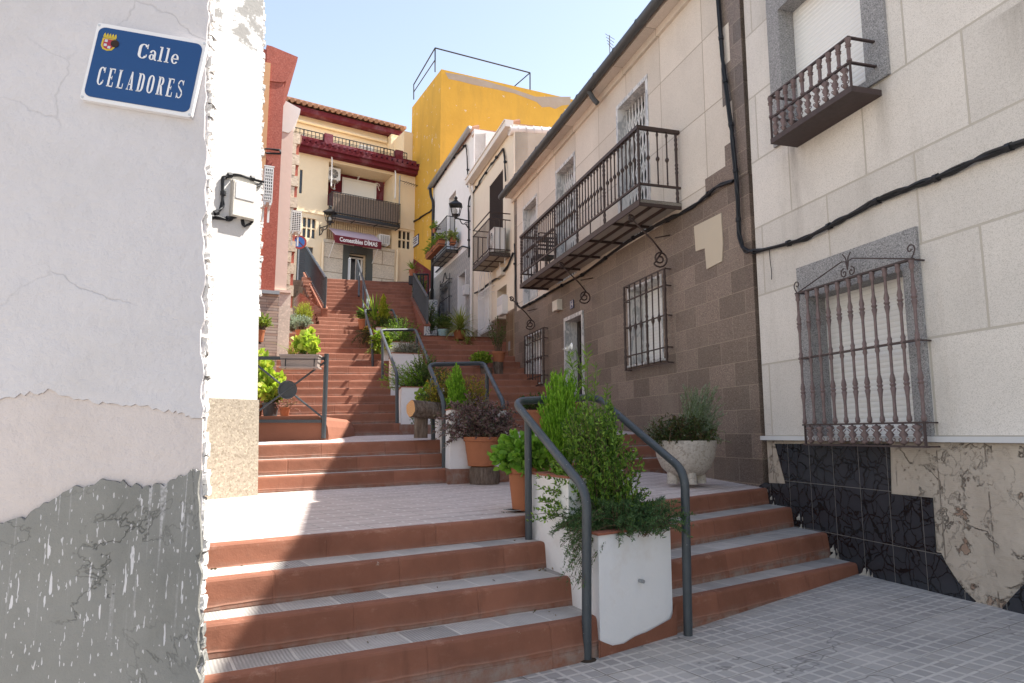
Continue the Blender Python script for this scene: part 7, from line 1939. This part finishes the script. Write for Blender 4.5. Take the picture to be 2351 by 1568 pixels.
n = 50; tips = b+np.stack([rng.uniform(-.13, .1, n), rng.uniform(-.15, .15, n), -rng.uniform(.0, .55, n)], 1); cur = twigs(b+rng.normal(size=(n, 3))*.05, tips, .3, 0); P, D = twig_leaves(cur, 26, .1, 1., .0); leaf_mesh('foliage', P, D, .035, .026, LM['sedum leaf'], e, b); stem_mesh('stems', cur, .004, M['twig_green'], e, b, 50)
b = np.array([*pd(826, 16.6), zpix(775, 16.6)]); e = thing('grey_trailer', b, 'dusky grey green trailing plant on the steps left of the sedum', 'plant')
bush(e, b, .26, .2, .3, 70, 22, .035, .012, 'reddish shrub leaf', base=b+np.array([.1, 0, .1]), lo=-.9, droop=.3)
# -- fence box and pots on the left curb
fx0, fx1 = S(FC, 658), S(FC, 744); z1, z0 = Z(FC, 700, 819), Z(FC, 700, 845)
e = empty('window_box', tuple(FC.P((fx0+fx1)/2, z0, .12)), FC.rz, 'taupe plastic flower box hung on the top rail of the fence', 'flower box')
w_ = (fx1-fx0)/2; h_ = z1-z0
m = MB(); m.hexa([(-w_*.92, -.08, 0), (w_*.92, -.08, 0), (w_*.92, .08, 0), (-w_*.92, .08, 0), (-w_, -.1, h_), (w_, -.1, h_), (w_, .1, h_), (-w_, .1, h_)]); m.build('box', M['pot_taupe'], e)
m = MB(); m.box(-w_*1.03, w_*1.03, -.11, .11, h_-.012, h_+.006); m.build('rim', M['pot_taupe'], e)
m = MB(); m.box(-w_*1.0, w_*1.02, -.12, .12, -.02, -.002); m.build('saucer', M['pot_taupe'], e)
m = MB(); m.box(-w_*.9, w_*.9, -.085, .085, h_+.0065, h_+.01); m.build('soil', M['soil'], e)
m = MB()
for x in (-.68, .8): m.tube([(x*w_, -.11, -.03), (x*w_, -.115, h_*.66), (x*w_, .1, h_*.7)], .006, 4)
m.tube([(-w_*1.06, .11, h_*.7), (-w_*1.02, -.115, h_*.62), (w_*1.05, -.115, h_*.62), (w_*1.1, .1, h_*.72)], .006, 4); m.build('wire_holder', M['black_iron'], e)
b = np.array(e.location)+np.array([.05, 0, h_]); e = thing('box_geranium', b, 'sunlit yellow green broad leaved geranium growing in the fence flower box', 'flower')
bush(e, b+np.array([.03, -.02, .13]), .17, .13, .2, 34, 8, .085, .085, 'lime leaf', base=b, lo=-.35, shape=6, stem='twig_green', fold=.1)
blades(e, b+np.array([-.1, 0, 0]), 14, .42, .012, 'blade leaf', (.5, 1.3), .5, 'blades')
zc = zt_c
def on_curb(px, back): p = FC.P(S(FC, px, 960, -back), zc, -back); return p
b = on_curb(620, .45); e = thing('potted_hosta', b, 'dark grey pot of large sunlit light green leaves behind the fence', 'potted plant')
pot(e, .115, .085, .19, M['pot_dark']); bush(e, b+np.array([-.02, 0, .36]), .19, .17, .26, 46, 7, .13, .085, 'lime leaf', base=b+np.array([0, 0, .18]), lo=-.3, shape=6, stem='twig_green', fold=.12)
bush(e, b+np.array([.04, -.08, .26]), .13, .1, .13, 40, 12, .03, .014, 'geranium leaf', base=b+np.array([0, -.04, .18]), lo=-.4, name='small_leaves')
b = on_curb(585, .5); e = thing('potted_broadleaf', b, 'plant with tall yellow green leaves half hidden by the sunlit house corner', 'potted plant')
pot(e, .1, .08, .16, M['terracotta']); bush(e, b+np.array([.04, 0, .55]), .17, .15, .35, 44, 7, .12, .07, 'lime leaf', base=b+np.array([0, 0, .15]), lo=-.3, shape=6, stem='twig_green')
b = on_curb(653, .3); e = thing('potted_tradescantia', b, 'small terracotta pot with thin pinkish trailing stems behind the fence', 'potted plant')
pot(e, .072, .05, .125, M['terracotta']); bush(e, b+np.array([.05, 0, .16]), .19, .1, .2, 20, 10, .03, .014, 'pink leaf', base=b+np.array([0, 0, .12]), lo=-.5, sr=.003)
b = PX(597, 785, 11.4); e = thing('potted_azalea', b, 'terracotta pot with glossy green shrub beside the stone cladding', 'potted plant')
pot(e, .075, .05, .2, M['terracotta']); bush(e, b+np.array([.04, 0, .34]), .16, .14, .14, 50, 14, .04, .02, 'geranium leaf', base=b+np.array([0, 0, .2]), lo=-.4)
m = MB(); m.box(-.13, .0, -.05, .05, -.03, -.005); m.build('shelf', M['black_iron'], e)
# -- left terrace pots
b = PX(691, 774, 16.4); e = thing('potted_juniper', b, 'terracotta pot with a blue green juniper on the sunny left steps', 'potted plant')
ph = .165; pot(e, .145, .095, ph, M['terracotta']); bush(e, b+np.array([.02, 0, ph+.2]), .25, .22, .17, 130, 24, .04, .013, 'blue juniper leaf', base=b+np.array([0, 0, ph]), lo=-.2)
b = PX(672, 760, 16.9); e = thing('blue_juniper', b, 'second blue green juniper partly hidden by the peach house corner', 'shrub'); bush(e, b+np.array([.0, 0, .22]), .14, .14, .24, 70, 22, .04, .013, 'blue juniper leaf', base=b, lo=-.8)
b = PX(697, 735, 18.6); e = thing('yellow_spirea', b, 'round yellow green shrub glowing in the sun against the parapet', 'shrub'); bush(e, b+np.array([.0, 0, .24]), .27, .27, .28, 220, 30, .034, .012, 'yellow shrub leaf', base=b-np.array([0, 0, .1]), lo=-.9)
b = PX(668, 812, 14.2); e = thing('small_lime_shrub', b, 'small lime yellow plant at the foot of the peach house tiles', 'plant'); bush(e, b+np.array([.03, 0, .08]), .1, .1, .14, 40, 14, .03, .014, 'yellow shrub leaf', base=b-np.array([0, 0, .1]), lo=-.6)
# -- right side pots
b = PX(1018, 784, 18.7); e = thing('potted_jade', b, 'pale blue tapered pot with a dark green shrub before the tiled house', 'potted plant')
ph = zpix(757, 18.7)-b[2]; pot(e, .17, .10, ph, M['pot_blue']); bush(e, b+np.array([0, 0, ph+.2]), .29, .26, .26, 140, 20, .04, .02, 'dark shrub leaf', base=b+np.array([0, 0, ph]), lo=-.5)
b = PX(1054, 779, 18.4); e = thing('spider_plant', b, 'large spider plant with arching striped leaves in a terracotta pot on a stump', 'potted plant')
pot(e, .17, .12, .24, M['terracotta']); blades(e, b+np.array([.02, 0, .26]), 220, .70, .036, 'spider leaf', (-.1, 1.4), 1.3)
for q in range(6):
    p = b+np.array([rng.uniform(-.35, .35), rng.uniform(-.3, -.05), rng.uniform(-.35, .0)]); blades(e, p, 26, .28, .026, 'spider leaf', (-.2, 1.2), 1.2, 'plantlets')
b = PX(1110, 845, 15.8); e = thing('potted_geranium', b, 'dark pot of yellow green geranium on a low stump by the cream house', 'potted plant')
pot(e, .11, .08, .2, M['pot_dark']); bush(e, b+np.array([-.04, -.03, .2]), .27, .2, .17, 90, 11, .055, .055, 'geranium leaf', base=b+np.array([0, 0, .15]), lo=-.5, shape=6, stem='twig_green', fold=.1)
b = PX(1145, 832, 16.0); e = thing('potted_pomegranate', b, 'wide rimmed terracotta pot with a tall thin pomegranate on a stump', 'potted plant')
ph = zpix(808, 16.0)-b[2]; pot(e, .165, .115, ph, M['terracotta'], rim=.2); n = 26
tips = b+np.array([0, 0, ph])+np.stack([rng.uniform(-.3, .2, n), rng.uniform(-.2, .2, n), rng.uniform(.35, .92, n)], 1); cur = twigs(b+np.array([0, 0, ph])+rng.normal(size=(n, 3))*np.array([.04, .04, 0]), tips, .1, 0); P, D = twig_leaves(cur, 26, .25, .9, .2); leaf_mesh('foliage', P, D, .048, .017, LM['dark shrub leaf'], e, b); stem_mesh('stems', cur, .006, M['twig_brown'], e, b, 30)
b = np.array([*pd(1228, 11.1), zpix(986, 11.1)]); e = thing('potted_begonia', b, 'terracotta pot with dark leaves and red flowers on the middle landing', 'potted plant')
ph = zpix(942, 11.1)-b[2]; pot(e, .175, .14, ph, M['terracotta']); cur = bush(e, b+np.array([-.03, 0, ph+.1]), .26, .2, .17, 80, 14, .045, .028, 'dark shrub leaf', base=b+np.array([0, 0, ph]), lo=-.45); flowers(e, cur, 16, .02, M['petal_red'])
b = PX(983, 765, 20.5); e = thing('shade_shrub', b, 'dark shrub in the shade behind the right parapet railing', 'shrub'); bush(e, b+np.array([.05, 0, .45]), .26, .25, .5, 110, 20, .05, .022, 'dark shrub leaf', base=b, lo=-.7)
b = PX(946, 634, 22.9); e = thing('potted_agave', b, 'terracotta pot with spiky long leaves on the end of the right parapet', 'potted plant')
pot(e, .12, .085, .22, M['terracotta']); blades(e, b+np.array([0, 0, .24]), 18, .42, .05, 'blade leaf', (-.1, 1.4), .5)
m = MB(); m.box(-.1, .1, -.1, .1, -.3, -.005); m.build('support', M['black_iron'], e)
b = PX(963, 690, 25.2); e = thing('terrace_bush', b, 'green bush on the small terrace in front of the oxblood wall', 'shrub'); bush(e, b+np.array([.0, 0, .6]), .3, .3, .5, 130, 22, .05, .02, 'myrtle leaf', base=b, lo=-.7)
pot(e, .13, .1, .22, M['terracotta'])
# -- balcony boxes on the tiled house
br_, bl_, zs_, td_, zr_ = T_BAL
def balcony_box(a0, a1, off0, off1, z, lab, lab2, mat, nb):
    p = T.P((a0+a1)/2, z, (off0+off1)/2); e = empty('flower_box', tuple(p), T.rz, lab, 'flower box', None); w_, d_ = abs(a1-a0)/2, abs(off1-off0)/2
    m = MB(); m.hexa([(-w_, -d_*.8, 0), (w_, -d_*.8, 0), (w_, d_*.8, 0), (-w_, d_*.8, 0), (-w_*1.03, -d_, .24), (w_*1.03, -d_, .24), (w_*1.03, d_, .24), (-w_*1.03, d_, .24)]); m.build('box', M['terracotta'], e)
    m = MB(); m.box(-w_*.96, w_*.96, -d_*.9, d_*.9, .2401, .243); m.build('soil', M['soil'], e)
    m = MB()
    for zz in (.05, .2): m.tube([(-w_*1.06, -d_*1.15, zz), (w_*1.06, -d_*1.15, zz), (w_*1.06, d_*1.15, zz), (-w_*1.06, d_*1.15, zz), (-w_*1.06, -d_*1.15, zz)], .012, 4)
    m.build('wire_cage', M['black_iron'], e)
    f = thing('balcony_flowers', p+np.array([0, 0, .24]), lab2, 'flower'); o = np.array(f.location)
    n = 90; aa = rng.uniform(-w_, w_, n); bs = o+np.outer(aa, [T.u[0], T.u[1], 0]); tips = bs+np.stack([rng.uniform(-.25, .25, n), rng.uniform(-.25, .25, n), rng.uniform(-.12, .3, n)], 1)
    cur = twigs(bs, tips, .3, .1); P, D = twig_leaves(cur, 18, .2, 1., .2); leaf_mesh('foliage', P, D, .055, .025, LM[mat], f, o); stem_mesh('stems', cur, .006, M['twig_green'], f, o, 60)
L_ = bl_-br_
balcony_box(br_+L_*.5, bl_-.05, td_+.02, td_+.26, zs_+.12, 'terracotta flower box in the far half of the tiled house balcony railing', 'dark green flowers in the far balcony box of the tiled house', 'geranium leaf', 6)
balcony_box(br_+.05, br_+L_*.46, td_+.02, td_+.26, zs_+.12, 'terracotta flower box in the near half of the tiled house balcony railing', 'leafy green flowers in the near balcony box of the tiled house', 'geranium leaf', 6)
balcony_box(br_-.28, br_-.03, .15, td_-.1, zs_+.12, 'short terracotta flower box on the near side of the tiled house balcony', 'spider plant leaves in the side box of the tiled house balcony', 'spider leaf', 4)
p = T.P(bl_-.4, zr_, td_); e = thing('rail_plant', p, 'small potted flower hung on the top rail of the tiled house balcony', 'potted plant'); pot(e, .09, .07, .15, M['terracotta'], -.12); cur = bush(e, np.array(p)+np.array([0, 0, .15]), .2, .2, .2, 40, 14, .05, .025, 'geranium leaf', base=np.array(p), lo=-.6); flowers(e, cur, 8, .04, M['petal_red'])

lm('dry leaf', (.10, .07, .04), (.2, .14, .07), (.06, .06, .03), (.3, .24, .15), trans=.1)
lt_ = leaf_mesh('leaf_litter', LITTER[0], LITTER[1], .024, .012, LM['dry leaf'], None, (0, 0, 0), fold=.1); tag(lt_, 'scattered dry leaves and grit on the steps and pavement', 'leaf litter', None, 'stuff')
